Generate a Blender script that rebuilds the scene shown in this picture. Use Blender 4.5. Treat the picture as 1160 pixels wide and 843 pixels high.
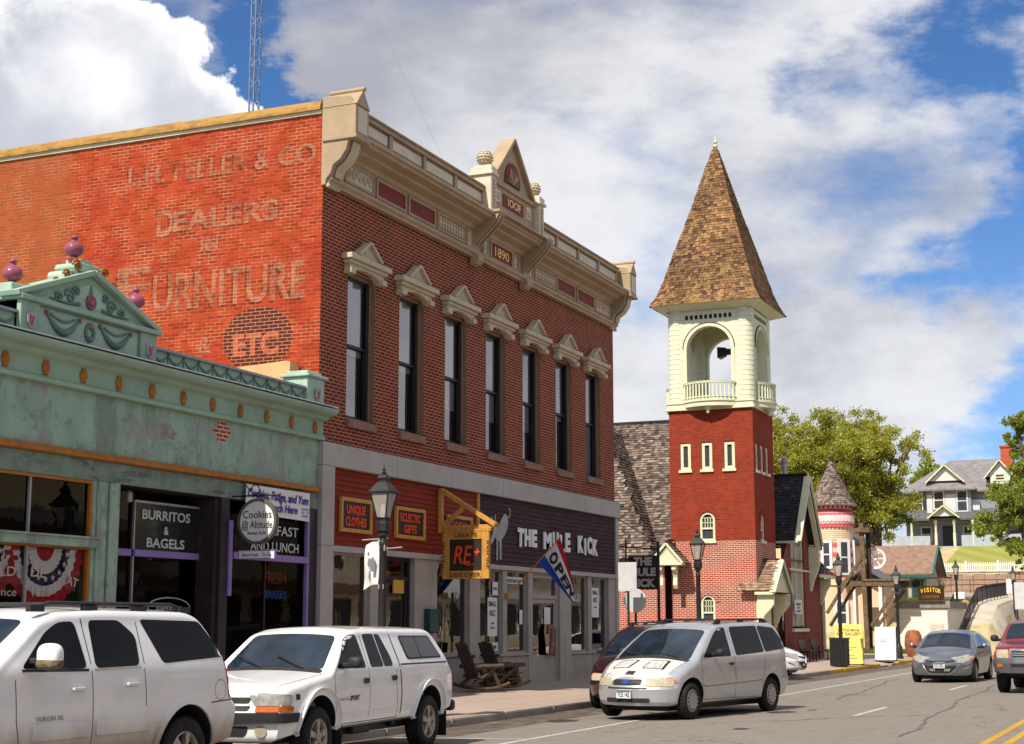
import bpy, bmesh, math, random
from mathutils import Vector, Matrix
from mathutils.bvhtree import BVHTree
R = math.radians
for o in list(bpy.data.objects): bpy.data.objects.remove(o)
SC = bpy.context.scene
COL = SC.collection
random.seed(7)

# ------------------------------------------------------------ camera
YAW = R(23.681); PITCH = R(9.265)
cam = bpy.data.cameras.new('camera'); cam.sensor_width = 36; cam.lens = 54.12
cam.clip_end = 3000; cam.clip_start = 0.1
camo = bpy.data.objects.new('camera', cam); COL.objects.link(camo)
camo.location = (0, 0, 1.65)
_fw = Vector((math.cos(YAW)*math.cos(PITCH), math.sin(YAW)*math.cos(PITCH), math.sin(PITCH)))
camo.rotation_euler = _fw.to_track_quat('-Z', 'Y').to_euler()
SC.camera = camo

# ------------------------------------------------------------ exposure
SC.render.resolution_x = 1024; SC.render.resolution_y = 744
SC.view_settings.view_transform = 'Standard'; SC.view_settings.look = 'None'
SC.view_settings.exposure = 0.30; SC.view_settings.gamma = 1
SC.view_settings.use_curve_mapping = False
SC.render.engine = 'CYCLES'
SC.cycles.max_bounces = 6; SC.cycles.diffuse_bounces = 3; SC.cycles.glossy_bounces = 3
SC.cycles.transparent_max_bounces = 12; SC.cycles.transmission_bounces = 4
SC.cycles.caustics_reflective = False; SC.cycles.caustics_refractive = False

# ------------------------------------------------------------ sun and sky
LDIR = Vector((0.84, -0.15, -1.0)).normalized()      # the way the sunlight travels
SUN_EL = math.asin(-LDIR.z); SUN_AZ = math.atan2(-LDIR.x, -LDIR.y)
sun = bpy.data.lights.new('sun', 'SUN'); sun.energy = 5.0; sun.angle = R(0.53); sun.color = (1, .92, .79)
suno = bpy.data.objects.new('sun', sun); COL.objects.link(suno)
suno.location = (-40, 10, 60); suno.rotation_euler = LDIR.to_track_quat('-Z', 'Y').to_euler()

W = bpy.data.worlds.new('World'); SC.world = W; W.use_nodes = True
class NT:
    """small helper to write node trees as expressions"""
    def __init__(s, tree): s.t = tree; s.n = tree.nodes; s.l = tree.links
    def set(s, sock, v):
        if isinstance(v, bpy.types.NodeSocket): s.l.new(v, sock)
        elif v is not None: sock.default_value = v
    def math(s, op, a, b=None, c=None, clamp=False):
        m = s.n.new('ShaderNodeMath'); m.operation = op; m.use_clamp = clamp
        s.set(m.inputs[0], a); s.set(m.inputs[1], b)
        if c is not None: s.set(m.inputs[2], c)
        return m.outputs[0]
    def vmath(s, op, a, b=None, scale=None):
        m = s.n.new('ShaderNodeVectorMath'); m.operation = op
        s.set(m.inputs[0], a); s.set(m.inputs[1], b)
        if scale is not None: s.set(m.inputs['Scale'], scale)
        return m.outputs[1] if op in ('DOT_PRODUCT', 'LENGTH', 'DISTANCE') else m.outputs[0]
    def step(s, x, a, b):
        m = s.n.new('ShaderNodeMapRange'); m.interpolation_type = 'SMOOTHSTEP'
        s.set(m.inputs['Value'], x); m.inputs['From Min'].default_value = a; m.inputs['From Max'].default_value = b
        return m.outputs['Result']
    def mix(s, f, a, b, mode='MIX'):
        m = s.n.new('ShaderNodeMix'); m.data_type = 'RGBA'; m.blend_type = mode
        s.set(m.inputs[0], f); s.set(m.inputs[6], a); s.set(m.inputs[7], b)
        return m.outputs[2]
    def noise(s, vec, scale, detail=6, rough=.55, dist=0.0):
        m = s.n.new('ShaderNodeTexNoise'); s.set(m.inputs['Vector'], vec)
        m.inputs['Scale'].default_value = scale; m.inputs['Detail'].default_value = detail
        m.inputs['Roughness'].default_value = rough; m.inputs['Distortion'].default_value = dist
        return m.outputs['Fac']
    def sep(s, v):
        m = s.n.new('ShaderNodeSeparateXYZ'); s.set(m.inputs[0], v); return m.outputs
    def comb(s, x, y, z):
        m = s.n.new('ShaderNodeCombineXYZ'); s.set(m.inputs[0], x); s.set(m.inputs[1], y); s.set(m.inputs[2], z); return m.outputs[0]
def rgb(r, g, b): return (r, g, b, 1)

def sky():
    t = NT(W.node_tree); bg = t.n['Background']
    st = t.n.new('ShaderNodeTexSky'); st.sky_type = 'NISHITA'; st.sun_disc = False
    st.sun_elevation = SUN_EL; st.sun_rotation = SUN_AZ; st.altitude = 3000; st.air_density = 1.0; st.dust_density = .3; st.ozone_density = 2.5
    d = t.n.new('ShaderNodeTexCoord').outputs['Generated']
    x, y, z = t.sep(d)
    # heading measured from the street direction, and height: cloud banks lie flat
    flat = t.comb(x, y, t.math('MULTIPLY', z, 2.1))
    wn = t.n.new('ShaderNodeTexNoise'); wn.inputs['Scale'].default_value = 6.5; wn.inputs['Detail'].default_value = 8; wn.inputs['Roughness'].default_value = .62; t.l.new(flat, wn.inputs['Vector'])
    dw = t.vmath('ADD', d, t.vmath('SCALE', t.vmath('SUBTRACT', wn.outputs['Color'], (.5, .5, .5)), scale=.26))
    def blob(az, el, rad, k, d=d):      # a soft patch of the dome round one compass heading and height
        v = Vector((math.cos(R(az))*math.cos(R(el)), math.sin(R(az))*math.cos(R(el)), math.sin(R(el))))
        a = t.vmath('DISTANCE', d, v)
        return t.math('MULTIPLY', t.step(a, R(rad), 0.0), k)
    def total(l):
        r = l[0]
        for q in l[1:]: r = t.math('ADD', r, q)
        return r
    n1 = t.noise(flat, 3.7, 10, .56, .12)
    n2 = t.noise(t.vmath('ADD', flat, (3.1, 1.7, .4)), 10, 10, .60, .1)
    n3 = t.noise(t.vmath('ADD', flat, (7.7, -2.2, 1.9)), 2.6, 6, .55, .2)
    bias = total([blob(*b, d=dw) for b in BANK])
    cov = t.math('ADD', t.math('ADD', t.math('MULTIPLY', n1, .88), t.math('MULTIPLY', n2, .30)), bias)
    bank = t.math('MULTIPLY', t.step(cov, .41, .74), .94)
    tone = t.step(t.math('ADD', t.math('MULTIPLY', n3, .8), t.math('MULTIPLY', n2, .35)), .44, .72)
    bankcol = t.mix(tone, rgb(.375, .38, .425), rgb(.74, .74, .75))
    # heaped cloud with hard edges
    nb = t.noise(d, 13.0, 10, .55, .2); nc = t.noise(d, 42, 8, .6)
    heap = total([blob(*b) for b in HEAP])
    hv = t.math('ADD', heap, t.math('ADD', t.math('MULTIPLY', t.math('SUBTRACT', nb, .5), 1.0), t.math('MULTIPLY', t.math('SUBTRACT', nc, .5), .42)))
    hm = t.step(hv, .30, .36)
    vo = t.n.new('ShaderNodeTexVoronoi'); vo.feature = 'SMOOTH_F1'; vo.inputs['Scale'].default_value = 11
    wob = t.n.new('ShaderNodeTexNoise'); wob.inputs['Scale'].default_value = 14; wob.inputs['Detail'].default_value = 6
    t.l.new(d, wob.inputs['Vector'])
    t.l.new(t.vmath('ADD', d, t.vmath('SCALE', wob.outputs['Color'], scale=.05)), vo.inputs['Vector'])
    puff = t.math('ADD', t.math('MULTIPLY', vo.outputs['Distance'], .9), t.math('MULTIPLY', nb, .75))
    hcol = t.mix(t.step(puff, .50, .98), rgb(.90, .90, .91), rgb(.50, .52, .59))
    hcol = t.mix(t.step(hv, .62, .32), hcol, rgb(.92, .92, .92))
    skyc = t.mix(1.0, st.outputs[0], rgb(.62, .95, 1.22), 'MULTIPLY')
    SKY_S = .095
    skyc = t.mix(1.0, skyc, rgb(SKY_S, SKY_S, SKY_S), 'MULTIPLY'); skyc = t.mix(t.step(z, .34, -.02), skyc, t.mix(.35, skyc, rgb(.42, .52, .66)))
    c = t.mix(bank, skyc, bankcol)
    c = t.mix(hm, c, hcol)
    low = t.step(z, -.02, -.10)
    c = t.mix(low, c, rgb(.20, .19, .17))
    t.l.new(c, bg.inputs['Color']); bg.inputs['Strength'].default_value = 1.0
# (compass heading, height, radius in degrees, strength)
BANK = [(25, 15, 10, .22), (33.4, 20.0, 3.2, -.62), (33, 23.5, 3, -.4), (5.0, 14, 5.5, -.34), (6.8, 20.8, 4.4, -.32), (5.5, 7.0, 4.4, -.32), (8.8, 12.4, 3.6, -.22), (19, 18.5, 7, .10), (11, 18, 4, -.10), (10, 10.2, 3.5, -.10), (-22, 14, 22, .28), (21, 8, 5, .16), (15, 12.5, 5, .08), (27, 20, 8, .06), (12, 9, 5, .14), (0, 90, 75, .10),  # includes unseen clouds added to whiten pane reflections and, overhead, neutralise the fill light
        (11, 8.5, 6, .12), (5, 17.6, 3.0, .08), (18.5, 18, 4, -.10), (12.5, 20.6, 2.6, -.14), (2, 10, 3, .05), (10, 16, 6, .06), (60, 30, 40, .06)]
HEAP = [(40, 14, 12, 1.1), (35.0, 15.6, 4.6, .5), (39, 20, 5, .35), (120, 25, 22, .9), (205, 22, 20, .9), (265, 22, 18, .9)]
sky()
# ------------------------------------------------------------ materials
def new_mat(name):
    m = bpy.data.materials.new(name); m.use_nodes = True
    t = NT(m.node_tree); b = t.n['Principled BSDF']; return m, t, b
def objco(t): return t.n.new('ShaderNodeTexCoord').outputs['Object']
def scl(c, k): return rgb(min(1, c[0]*k), min(1, c[1]*k), min(1, c[2]*k))
def mat(name, c, rough=.6, metal=0., var=.12, vs=3., bump=0., bs=60., coat=0., spec=.22, emit=0., stretch=None, dirt=None):
    m, t, b = new_mat(name)
    co = objco(t)
    if stretch: co = t.vmath('MULTIPLY', co, stretch)
    col = rgb(*c)
    if var:
        n = t.noise(co, vs, 7, .62)
        col = t.mix(t.step(n, .3, .7), scl(c, 1-var), scl(c, 1+var))
    for q in ([] if not dirt else dirt if isinstance(dirt, list) else [dirt]):   # (colour, amount, scale[, stretch]): stains with their own outline
        n = t.noise(t.vmath('MULTIPLY', objco(t), q[3]) if len(q) > 3 else co, q[2], 9, .68)
        col = t.mix(t.math('MULTIPLY', t.step(n, .52, .68 if len(q) < 4 else .62), q[1]), col, rgb(*q[0]))
    t.set(b.inputs['Base Color'], col)
    b.inputs['Roughness'].default_value = rough; b.inputs['Metallic'].default_value = metal
    b.inputs['Coat Weight'].default_value = coat; b.inputs['Coat Roughness'].default_value = .04
    b.inputs['Specular IOR Level'].default_value = spec
    if bump:
        bp = t.n.new('ShaderNodeBump'); bp.inputs['Strength'].default_value = bump; bp.inputs['Distance'].default_value = .02
        t.l.new(t.noise(co, bs, 6, .6), bp.inputs['Height']); t.l.new(bp.outputs[0], b.inputs['Normal'])
    if emit:
        b.inputs['Emission Color'].default_value = rgb(*c); b.inputs['Emission Strength'].default_value = emit
    return m
def brick_mat(name, c1, c2, mortar, bw=.225, bh=.078, ms=.012, patch=None, blend=None, rough=.85, alpha=None, flecks=None):
    m, t, b = new_mat(name); co = objco(t); x, y, z = t.sep(co)
    u = t.math('ADD', x, y); v = t.comb(u, z, 0)
    br = t.n.new('ShaderNodeTexBrick'); t.l.new(v, br.inputs['Vector'])
    br.inputs['Scale'].default_value = 1; br.inputs['Brick Width'].default_value = bw; br.inputs['Row Height'].default_value = bh
    br.inputs['Mortar Size'].default_value = ms; br.inputs['Mortar Smooth'].default_value = .2; br.inputs['Bias'].default_value = -.1
    br.inputs['Color1'].default_value = rgb(*c1); br.inputs['Color2'].default_value = rgb(*c2); br.inputs['Mortar'].default_value = rgb(*mortar)
    if flecks: t.l.new(t.mix(t.step(t.noise(co, flecks[1], 8, .7), .44, .62), rgb(*flecks[0]), rgb(*mortar)), br.inputs['Mortar'])
    col = br.outputs['Color']
    n = t.noise(co, 1.3, 8, .65)
    col = t.mix(t.math('MULTIPLY', t.step(n, .35, .7), .35), col, t.mix(1, col, rgb(.62, .58, .55), 'MULTIPLY'))
    if patch:                                  # (colour, lo, hi, scale, amount): weathered areas
        n2 = t.noise(t.vmath('MULTIPLY', co, (1, 1, 1.6)), patch[3], 9, .7)
        col = t.mix(t.math('MULTIPLY', t.step(n2, patch[1], patch[2]), patch[4]), col, t.mix(.82, col, rgb(*patch[0])))
    if blend:                                  # (axis, from, to, colour, amount): one area is painted another shade
        w = t.math('ADD', (x, y, z)[blend[0]], t.math('MULTIPLY', t.math('SUBTRACT', t.noise(co, 2.6, 8, .7), .5), blend[5]))
        col = t.mix(t.math('MULTIPLY', t.step(w, blend[1], blend[2]), blend[4]), col, t.mix(.75, col, rgb(*blend[3])))
    t.set(b.inputs['Base Color'], col); b.inputs['Roughness'].default_value = rough; b.inputs['Specular IOR Level'].default_value = .12
    bp = t.n.new('ShaderNodeBump'); bp.inputs['Strength'].default_value = .5; bp.inputs['Distance'].default_value = .01; bp.invert = True
    t.l.new(br.outputs['Fac'], bp.inputs['Height']); t.l.new(bp.outputs[0], b.inputs['Normal'])
    if alpha:                                  # worn paint: the wall shows through
        n3 = t.noise(co, alpha[0], 10, .75)
        t.l.new(t.math('MULTIPLY', t.step(n3, alpha[1], alpha[2]), alpha[3]), b.inputs['Alpha'])
    return m
def island_mat(name, cols, rough=.8, spec=.3, trans=0., var=.25, vs=.8, hue=None):
    """one random colour per loose piece (shingle, leaf)"""
    m, t, b = new_mat(name)
    g = t.n.new('ShaderNodeNewGeometry')
    cr = t.n.new('ShaderNodeValToRGB'); cr.color_ramp.interpolation = 'LINEAR'
    el = cr.color_ramp.elements
    while len(el) < len(cols): el.new(.5)
    for i, c in enumerate(cols): el[i].position = i/(len(cols)-1); el[i].color = rgb(*c)
    t.l.new(g.outputs['Random Per Island'], cr.inputs[0])
    n = t.noise(objco(t), vs, 7, .62)
    col = t.mix(1, cr.outputs[0], t.mix(t.step(n, .3, .7), rgb(1-var, 1-var, 1-var), rgb(1+var, 1+var, 1+var)), 'MULTIPLY')
    t.set(b.inputs['Base Color'], col); b.inputs['Roughness'].default_value = rough; b.inputs['Specular IOR Level'].default_value = spec
    if trans:
        tr = t.n.new('ShaderNodeBsdfTranslucent'); t.set(tr.inputs[0], t.mix(1, col, rgb(1.5, 1.45, .7), 'MULTIPLY'))
        mx = t.n.new('ShaderNodeMixShader'); mx.inputs[0].default_value = trans
        t.l.new(b.outputs[0], mx.inputs[1]); t.l.new(tr.outputs[0], mx.inputs[2])
        t.l.new(mx.outputs[0], t.n['Material Output'].inputs[0])
    return m
def glass_mat(name, tint=(.5, .52, .5), refl=.10, rough=.01, wavy=.0, fm=1.3):
    m, t, b = new_mat(name)
    tr = t.n.new('ShaderNodeBsdfTransparent'); tr.inputs[0].default_value = rgb(*tint)
    gl = t.n.new('ShaderNodeBsdfGlossy'); gl.inputs['Roughness'].default_value = rough
    lw = t.n.new('ShaderNodeFresnel'); lw.inputs[0].default_value = 1.5
    f = t.math('ADD', t.math('MULTIPLY', lw.outputs[0], fm), refl, clamp=True)
    mx = t.n.new('ShaderNodeMixShader'); t.l.new(f, mx.inputs[0]); t.l.new(tr.outputs[0], mx.inputs[1]); t.l.new(gl.outputs[0], mx.inputs[2])
    if wavy:
        bp = t.n.new('ShaderNodeBump'); bp.inputs['Strength'].default_value = wavy; bp.inputs['Distance'].default_value = .05
        t.l.new(t.noise(objco(t), 1.6, 3, .5), bp.inputs['Height']); t.l.new(bp.outputs[0], gl.inputs['Normal'])
    t.l.new(mx.outputs[0], t.n['Material Output'].inputs[0]); return m
def car_paint(name, c, metal=0., dirt=None, coat=.9, rough=.35):
    m, t, b = new_mat(name); co = objco(t); x, y, z = t.sep(co)
    col = t.mix(t.step(t.noise(co, 2.5, 6, .6), .35, .7), scl(c, .96), scl(c, 1.03))
    if dirt:                                   # (colour, z0, z1, amount): mud thrown up along the sills
        w = t.math('ADD', z, t.math('MULTIPLY', t.math('SUBTRACT', t.noise(t.vmath('MULTIPLY', co, (1, 1, .5)), 3.2, 9, .65), .5), dirt[4] if len(dirt) > 4 else .5))
        f = t.math('MULTIPLY', t.step(w, dirt[2], dirt[1]), dirt[3]); col = t.mix(f, col, rgb(*dirt[0]))
        t.set(b.inputs['Roughness'], t.math('ADD', t.math('MULTIPLY', f, .4), rough))
        t.set(b.inputs['Coat Weight'], t.math('MULTIPLY', t.math('SUBTRACT', 1, f), coat))
    else:
        b.inputs['Roughness'].default_value = rough; b.inputs['Coat Weight'].default_value = coat
    t.set(b.inputs['Base Color'], col); b.inputs['Metallic'].default_value = metal; b.inputs['Coat Roughness'].default_value = .03
    return m

# ------------------------------------------------------------ mesh builder
class MB:
    def __init__(s): s.v = []; s.f = []; s.m = []
    def add(s, vs, fs, m=0):
        k = len(s.v); s.v += [tuple(p) for p in vs]
        for f in fs: s.f.append(tuple(i+k for i in f)); s.m.append(m)
        return s
    def box(s, x0, x1, y0, y1, z0, z1, m=0):
        vs = [(x, y, z) for x in (x0, x1) for y in (y0, y1) for z in (z0, z1)]
        return s.add(vs, [(0, 1, 3, 2), (4, 6, 7, 5), (0, 4, 5, 1), (2, 3, 7, 6), (0, 2, 6, 4), (1, 5, 7, 3)], m)
    def poly(s, pts, m=0): return s.add(pts, [tuple(range(len(pts)))], m)
    def prism(s, pts, axis, a, b, m=0):
        def P(p, q):
            return {'x': (q, p[0], p[1]), 'y': (p[0], q, p[1]), 'z': (p[0], p[1], q)}[axis]
        n = len(pts); vs = [P(p, a) for p in pts]+[P(p, b) for p in pts]
        fs = [tuple(range(n)), tuple(range(2*n-1, n-1, -1))]+[(i, (i+1) % n, n+(i+1) % n, n+i) for i in range(n)]
        return s.add(vs, fs, m)
    def frame(s, x0, x1, z0, z1, w, y0, y1, axis='y', m=0):
        B = (lambda a, b, c, d: s.box(a, b, y0, y1, c, d, m)) if axis == 'y' else (lambda a, b, c, d: s.box(y0, y1, a, b, c, d, m))
        B(x0, x0+w, z0, z1); B(x1-w, x1, z0, z1); B(x0+w, x1-w, z0, z0+w); B(x0+w, x1-w, z1-w, z1); return s
    def tube(s, p0, p1, r0, r1=None, n=10, m=0):
        p0 = Vector(p0); p1 = Vector(p1); r1 = r0 if r1 is None else r1
        d = (p1-p0).normalized(); a = d.orthogonal().normalized(); b = d.cross(a)
        vs = []
        for p, r in ((p0, r0), (p1, r1)):
            for i in range(n):
                t = 2*math.pi*i/n; vs.append(p+a*(r*math.cos(t))+b*(r*math.sin(t)))
        fs = [(i, (i+1) % n, n+(i+1) % n, n+i) for i in range(n)]+[tuple(range(n-1, -1, -1)), tuple(range(n, 2*n))]
        return s.add(vs, fs, m)
    def path(s, pts, r, n=6, m=0):
        for i in range(len(pts)-1):
            r0 = r[i] if isinstance(r, (list, tuple)) else r; r1 = r[i+1] if isinstance(r, (list, tuple)) else r
            s.tube(pts[i], pts[i+1], r0, r1, n, m)
        return s
    def bar(s, p0, p1, w, h, up=(0, 0, 1), m=0):
        p0 = Vector(p0); p1 = Vector(p1); d = (p1-p0).normalized()
        a = d.cross(Vector(up))
        a = a.normalized() if a.length > 1e-4 else d.orthogonal().normalized()
        b = a.cross(d).normalized()
        vs = [p+a*(sx*w/2)+b*(sy*h/2) for p in (p0, p1) for sx, sy in ((-1, -1), (1, -1), (1, 1), (-1, 1))]
        return s.add(vs, [(0, 1, 2, 3), (7, 6, 5, 4), (0, 4, 5, 1), (1, 5, 6, 2), (2, 6, 7, 3), (3, 7, 4, 0)], m)
    def lathe(s, prof, c=(0, 0, 0), n=16, axis='z', m=0, a0=0., a1=2*math.pi, ring=False, cap=True):
        if ring: prof = list(prof)+[prof[0]]
        full = abs(a1-a0-2*math.pi) < 1e-6; k = n if full else n+1
        vs = []
        for r, h in prof:
            for i in range(k):
                t = a0+(a1-a0)*i/n; x, y = r*math.cos(t), r*math.sin(t)
                p = (x, y, h) if axis == 'z' else ((x, h, y) if axis == 'y' else (h, x, y))
                vs.append((p[0]+c[0], p[1]+c[1], p[2]+c[2]))
        fs = []
        for j in range(len(prof)-1):
            for i in range(n):
                i2 = (i+1) % k if full else i+1
                fs.append((j*k+i, j*k+i2, (j+1)*k+i2, (j+1)*k+i))
        if full and cap and not ring:
            if prof[0][0] > 1e-5: fs.append(tuple(range(k-1, -1, -1)))
            if prof[-1][0] > 1e-5: fs.append(tuple(range((len(prof)-1)*k, len(prof)*k)))
        return s.add(vs, fs, m)
    def sweep(s, prof, path, closed=True, m=0):
        """prof: list of (a,b) offsets; path: list of (origin, A, B)"""
        n = len(prof); vs = [Vector(o)+Vector(A)*p[0]+Vector(B)*p[1] for o, A, B in path for p in prof]
        fs = []
        for j in range(len(path)-1):
            for i in range(n if closed else n-1):
                fs.append((j*n+i, j*n+(i+1) % n, (j+1)*n+(i+1) % n, (j+1)*n+i))
        if closed: fs += [tuple(range(n)), tuple(range((len(path)-1)*n, len(path)*n))]
        return s.add(vs, fs, m)
    def text(s, txt, o, u, v, h, w=None, align='c', ext=.01, bold=0., shear=0., space=1., m=0, spin=0.):
        """lettering standing on a surface: o = anchor on the baseline, u = reading direction, v = up"""
        vs, fs = glyphs(txt, ext, bold, shear, space)
        if not vs: return s
        x0 = min(p[0] for p in vs); x1 = max(p[0] for p in vs); y1 = max(p[1] for p in vs); y0 = min(0, min(p[1] for p in vs))
        k = h/.73; kx = w/(x1-x0) if w else k
        u = Vector(u).normalized(); v = Vector(v).normalized(); n = u.cross(v)
        sh = {'c': (x0+x1)/2, 'l': x0, 'r': x1}[align]
        if spin: u, v = u*math.cos(spin)+v*math.sin(spin), v*math.cos(spin)-u*math.sin(spin)
        o = Vector(o)
        return s.add([o+u*((p[0]-sh)*kx)+v*(p[1]*k)+n*(p[2]+ext*.5) for p in vs], fs, m)
    def build(s, name, mt, parent=None, bevel=0., smooth=False, angle=40, recalc=True, seg=1):
        me = bpy.data.meshes.new(name); me.from_pydata(s.v, [], s.f)
        mts = mt if isinstance(mt, (list, tuple)) else [mt]
        for q in mts: me.materials.append(q)
        if len(mts) > 1: me.polygons.foreach_set('material_index', s.m)
        if recalc or bevel:
            bm = bmesh.new(); bm.from_mesh(me)
            if recalc: bmesh.ops.recalc_face_normals(bm, faces=bm.faces)
            if bevel:
                es = [e for e in bm.edges if len(e.link_faces) == 2 and e.calc_face_angle(0) > R(30)]
                bmesh.ops.bevel(bm, geom=es, offset=bevel, segments=seg, affect='EDGES', clamp_overlap=True)
            bm.to_mesh(me); bm.free()
        if smooth:
            me.polygons.foreach_set('use_smooth', [True]*len(me.polygons)); me.set_sharp_from_angle(angle=R(angle))
        me.update()
        return link(name, me, parent)
def each(mb, name, mt, parent=None, gap=.004, **kw):
    """build every separate piece of mb as an object of its own (touching pieces stay together)"""
    up = list(range(len(mb.v)))
    def find(i):
        while up[i] != i: up[i] = up[up[i]]; i = up[i]
        return i
    for f in mb.f:
        for i in f[1:]: up[find(i)] = find(f[0])
    isl = {}
    for k, f in enumerate(mb.f): isl.setdefault(find(f[0]), []).append(k)
    gr = []
    for ks in isl.values():
        ids = {i for k in ks for i in mb.f[k]}; lo = [min(mb.v[i][a] for i in ids) for a in range(3)]; hi = [max(mb.v[i][a] for i in ids) for a in range(3)]
        cur = [ks, lo, hi]; hit = True
        while hit:
            hit = False
            for g in gr:
                if all(g[1][a] <= cur[2][a]+gap and cur[1][a] <= g[2][a]+gap for a in range(3)):
                    gr.remove(g); cur = [cur[0]+g[0], [min(p, q) for p, q in zip(cur[1], g[1])], [max(p, q) for p, q in zip(cur[2], g[2])]]; hit = True; break
        gr.append(cur)
    out = []
    for ks, _, _ in gr:
        q = MB(); mp = {}
        for k in ks:
            for i in mb.f[k]:
                if i not in mp: mp[i] = len(q.v); q.v.append(mb.v[i])
            q.f.append(tuple(mp[i] for i in mb.f[k])); q.m.append(mb.m[k])
        out.append(q.build(name, mt, parent, **kw))
    return out
_gl = {}
def glyphs(txt, ext, bold, shear, space):
    key = (txt, ext, bold, shear, space)
    if key in _gl: return _gl[key]
    cu = bpy.data.curves.new('lettering', 'FONT'); cu.body = txt; cu.size = 1; cu.extrude = ext/2; cu.offset = bold; cu.shear = shear
    cu.space_character = space; cu.resolution_u = 3
    ob = bpy.data.objects.new('lettering', cu); COL.objects.link(ob)
    dg = bpy.context.evaluated_depsgraph_get(); dg.update()
    me = bpy.data.meshes.new_from_object(ob.evaluated_get(dg))
    vs = [tuple(v.co) for v in me.vertices]; fs = [tuple(p.vertices) for p in me.polygons]
    bpy.data.objects.remove(ob); bpy.data.curves.remove(cu); bpy.data.meshes.remove(me)
    _gl[key] = (vs, fs); return vs, fs
INV = {}
def link(name, data, parent=None):
    o = bpy.data.objects.new(name, data); COL.objects.link(o)
    if parent is not None:
        o.parent = parent
        if parent.name in INV: o.matrix_parent_inverse = INV[parent.name].inverted()
    return o
def thing(name, label, cat, loc=(0, 0, 0), rz=0., group=None, world=False):
    """an Empty at the thing's base; world=True: its parts are given in world coordinates"""
    o = bpy.data.objects.new(name, None); COL.objects.link(o); o.empty_display_size = .2
    o.location = loc; o.rotation_euler = (0, 0, rz)
    if world: INV[o.name] = Matrix.Translation(loc) @ Matrix.Rotation(rz, 4, 'Z')
    return tag(o, label, cat, group)
def tag(o, label=None, cat=None, group=None, kind=None):
    if label: o['label'] = label
    if cat: o['category'] = cat
    if group: o['group'] = group
    if kind: o['kind'] = kind
    return o
def struct(o): o['kind'] = 'structure'; return o
def copy_tree(o, parent=None):
    c = o.copy(); COL.objects.link(c)
    if parent is not None: c.parent = parent
    for ch in [q for q in COL.objects if q.parent == o]: copy_tree(ch, c)
    return c
X_, Y_, Z_ = Vector((1, 0, 0)), Vector((0, 1, 0)), Vector((0, 0, 1))

def wall_y(mb, y, x0, x1, z0, z1, holes=(), depth=0., m=0, mr=None):
    """wall in the plane Y=y with rectangular openings (x0,x1,z0,z1) and reveals going back by depth"""
    _wall(mb, lambda u, z, d: (u, y+d, z), x0, x1, z0, z1, holes, depth, m, mr)
def wall_x(mb, x, y0, y1, z0, z1, holes=(), depth=0., m=0, mr=None):
    _wall(mb, lambda u, z, d: (x+d, u, z), y0, y1, z0, z1, holes, depth, m, mr)
def _wall(mb, P, u0, u1, z0, z1, holes, depth, m, mr):
    us = sorted({u0, u1}|{h[0] for h in holes}|{h[1] for h in holes}); zs = sorted({z0, z1}|{h[2] for h in holes}|{h[3] for h in holes})
    for a, b in zip(us, us[1:]):
        for c, d in zip(zs, zs[1:]):
            um, zm = (a+b)/2, (c+d)/2
            if any(h[0] < um < h[1] and h[2] < zm < h[3] for h in holes): continue
            mb.poly([P(a, c, 0), P(b, c, 0), P(b, d, 0), P(a, d, 0)], m)
    if depth:
        k = m if mr is None else mr
        for a, b, c, d in holes:
            for (p, q), (r, s) in (((a, c), (a, d)), ((b, c), (b, d)), ((a, c), (b, c)), ((a, d), (b, d))):
                mb.poly([P(p, q, 0), P(r, s, 0), P(r, s, depth), P(p, q, depth)], k)
def shingles(mb, o, u, v, L, Hh, inside=None, w=.16, row=.14, t=.018, jit=.3, rnd=random):
    """rows of tilted shingles over the plane o + u*[0,L] + v*[0,Hh]"""
    o = Vector(o); u = Vector(u).normalized(); v = Vector(v).normalized(); n = u.cross(v)
    if n.z < 0: n = -n
    k = 0
    while k*row < Hh:
        a = -rnd.random()*w
        while a < L:
            ww = w*(.7+.6*rnd.random()); b = a+ww-.006
            am, vm = (a+b)/2, (k+.5)*row
            if (inside is None and 0 <= am <= L) or (inside and inside(am, vm)):
                z0 = k*row-rnd.random()*row*.12; z1 = (k+1.25)*row; tt = t*(.8+.7*rnd.random()); lift = rnd.random()*.006*jit*3
                a_, b_ = max(a, 0), min(b, L)
                if b_ > a_+.01:
                    P = lambda x, y, h: o+u*x+v*y+n*h
                    mb.add([P(a_, z0, tt+lift), P(b_, z0, tt+lift*.4), P(b_, z1, .002), P(a_, z1, .002), P(a_, z0, 0), P(b_, z0, 0)], [(0, 1, 2, 3), (4, 5, 1, 0)])
            a += ww
        k += 1
    return mb

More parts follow.
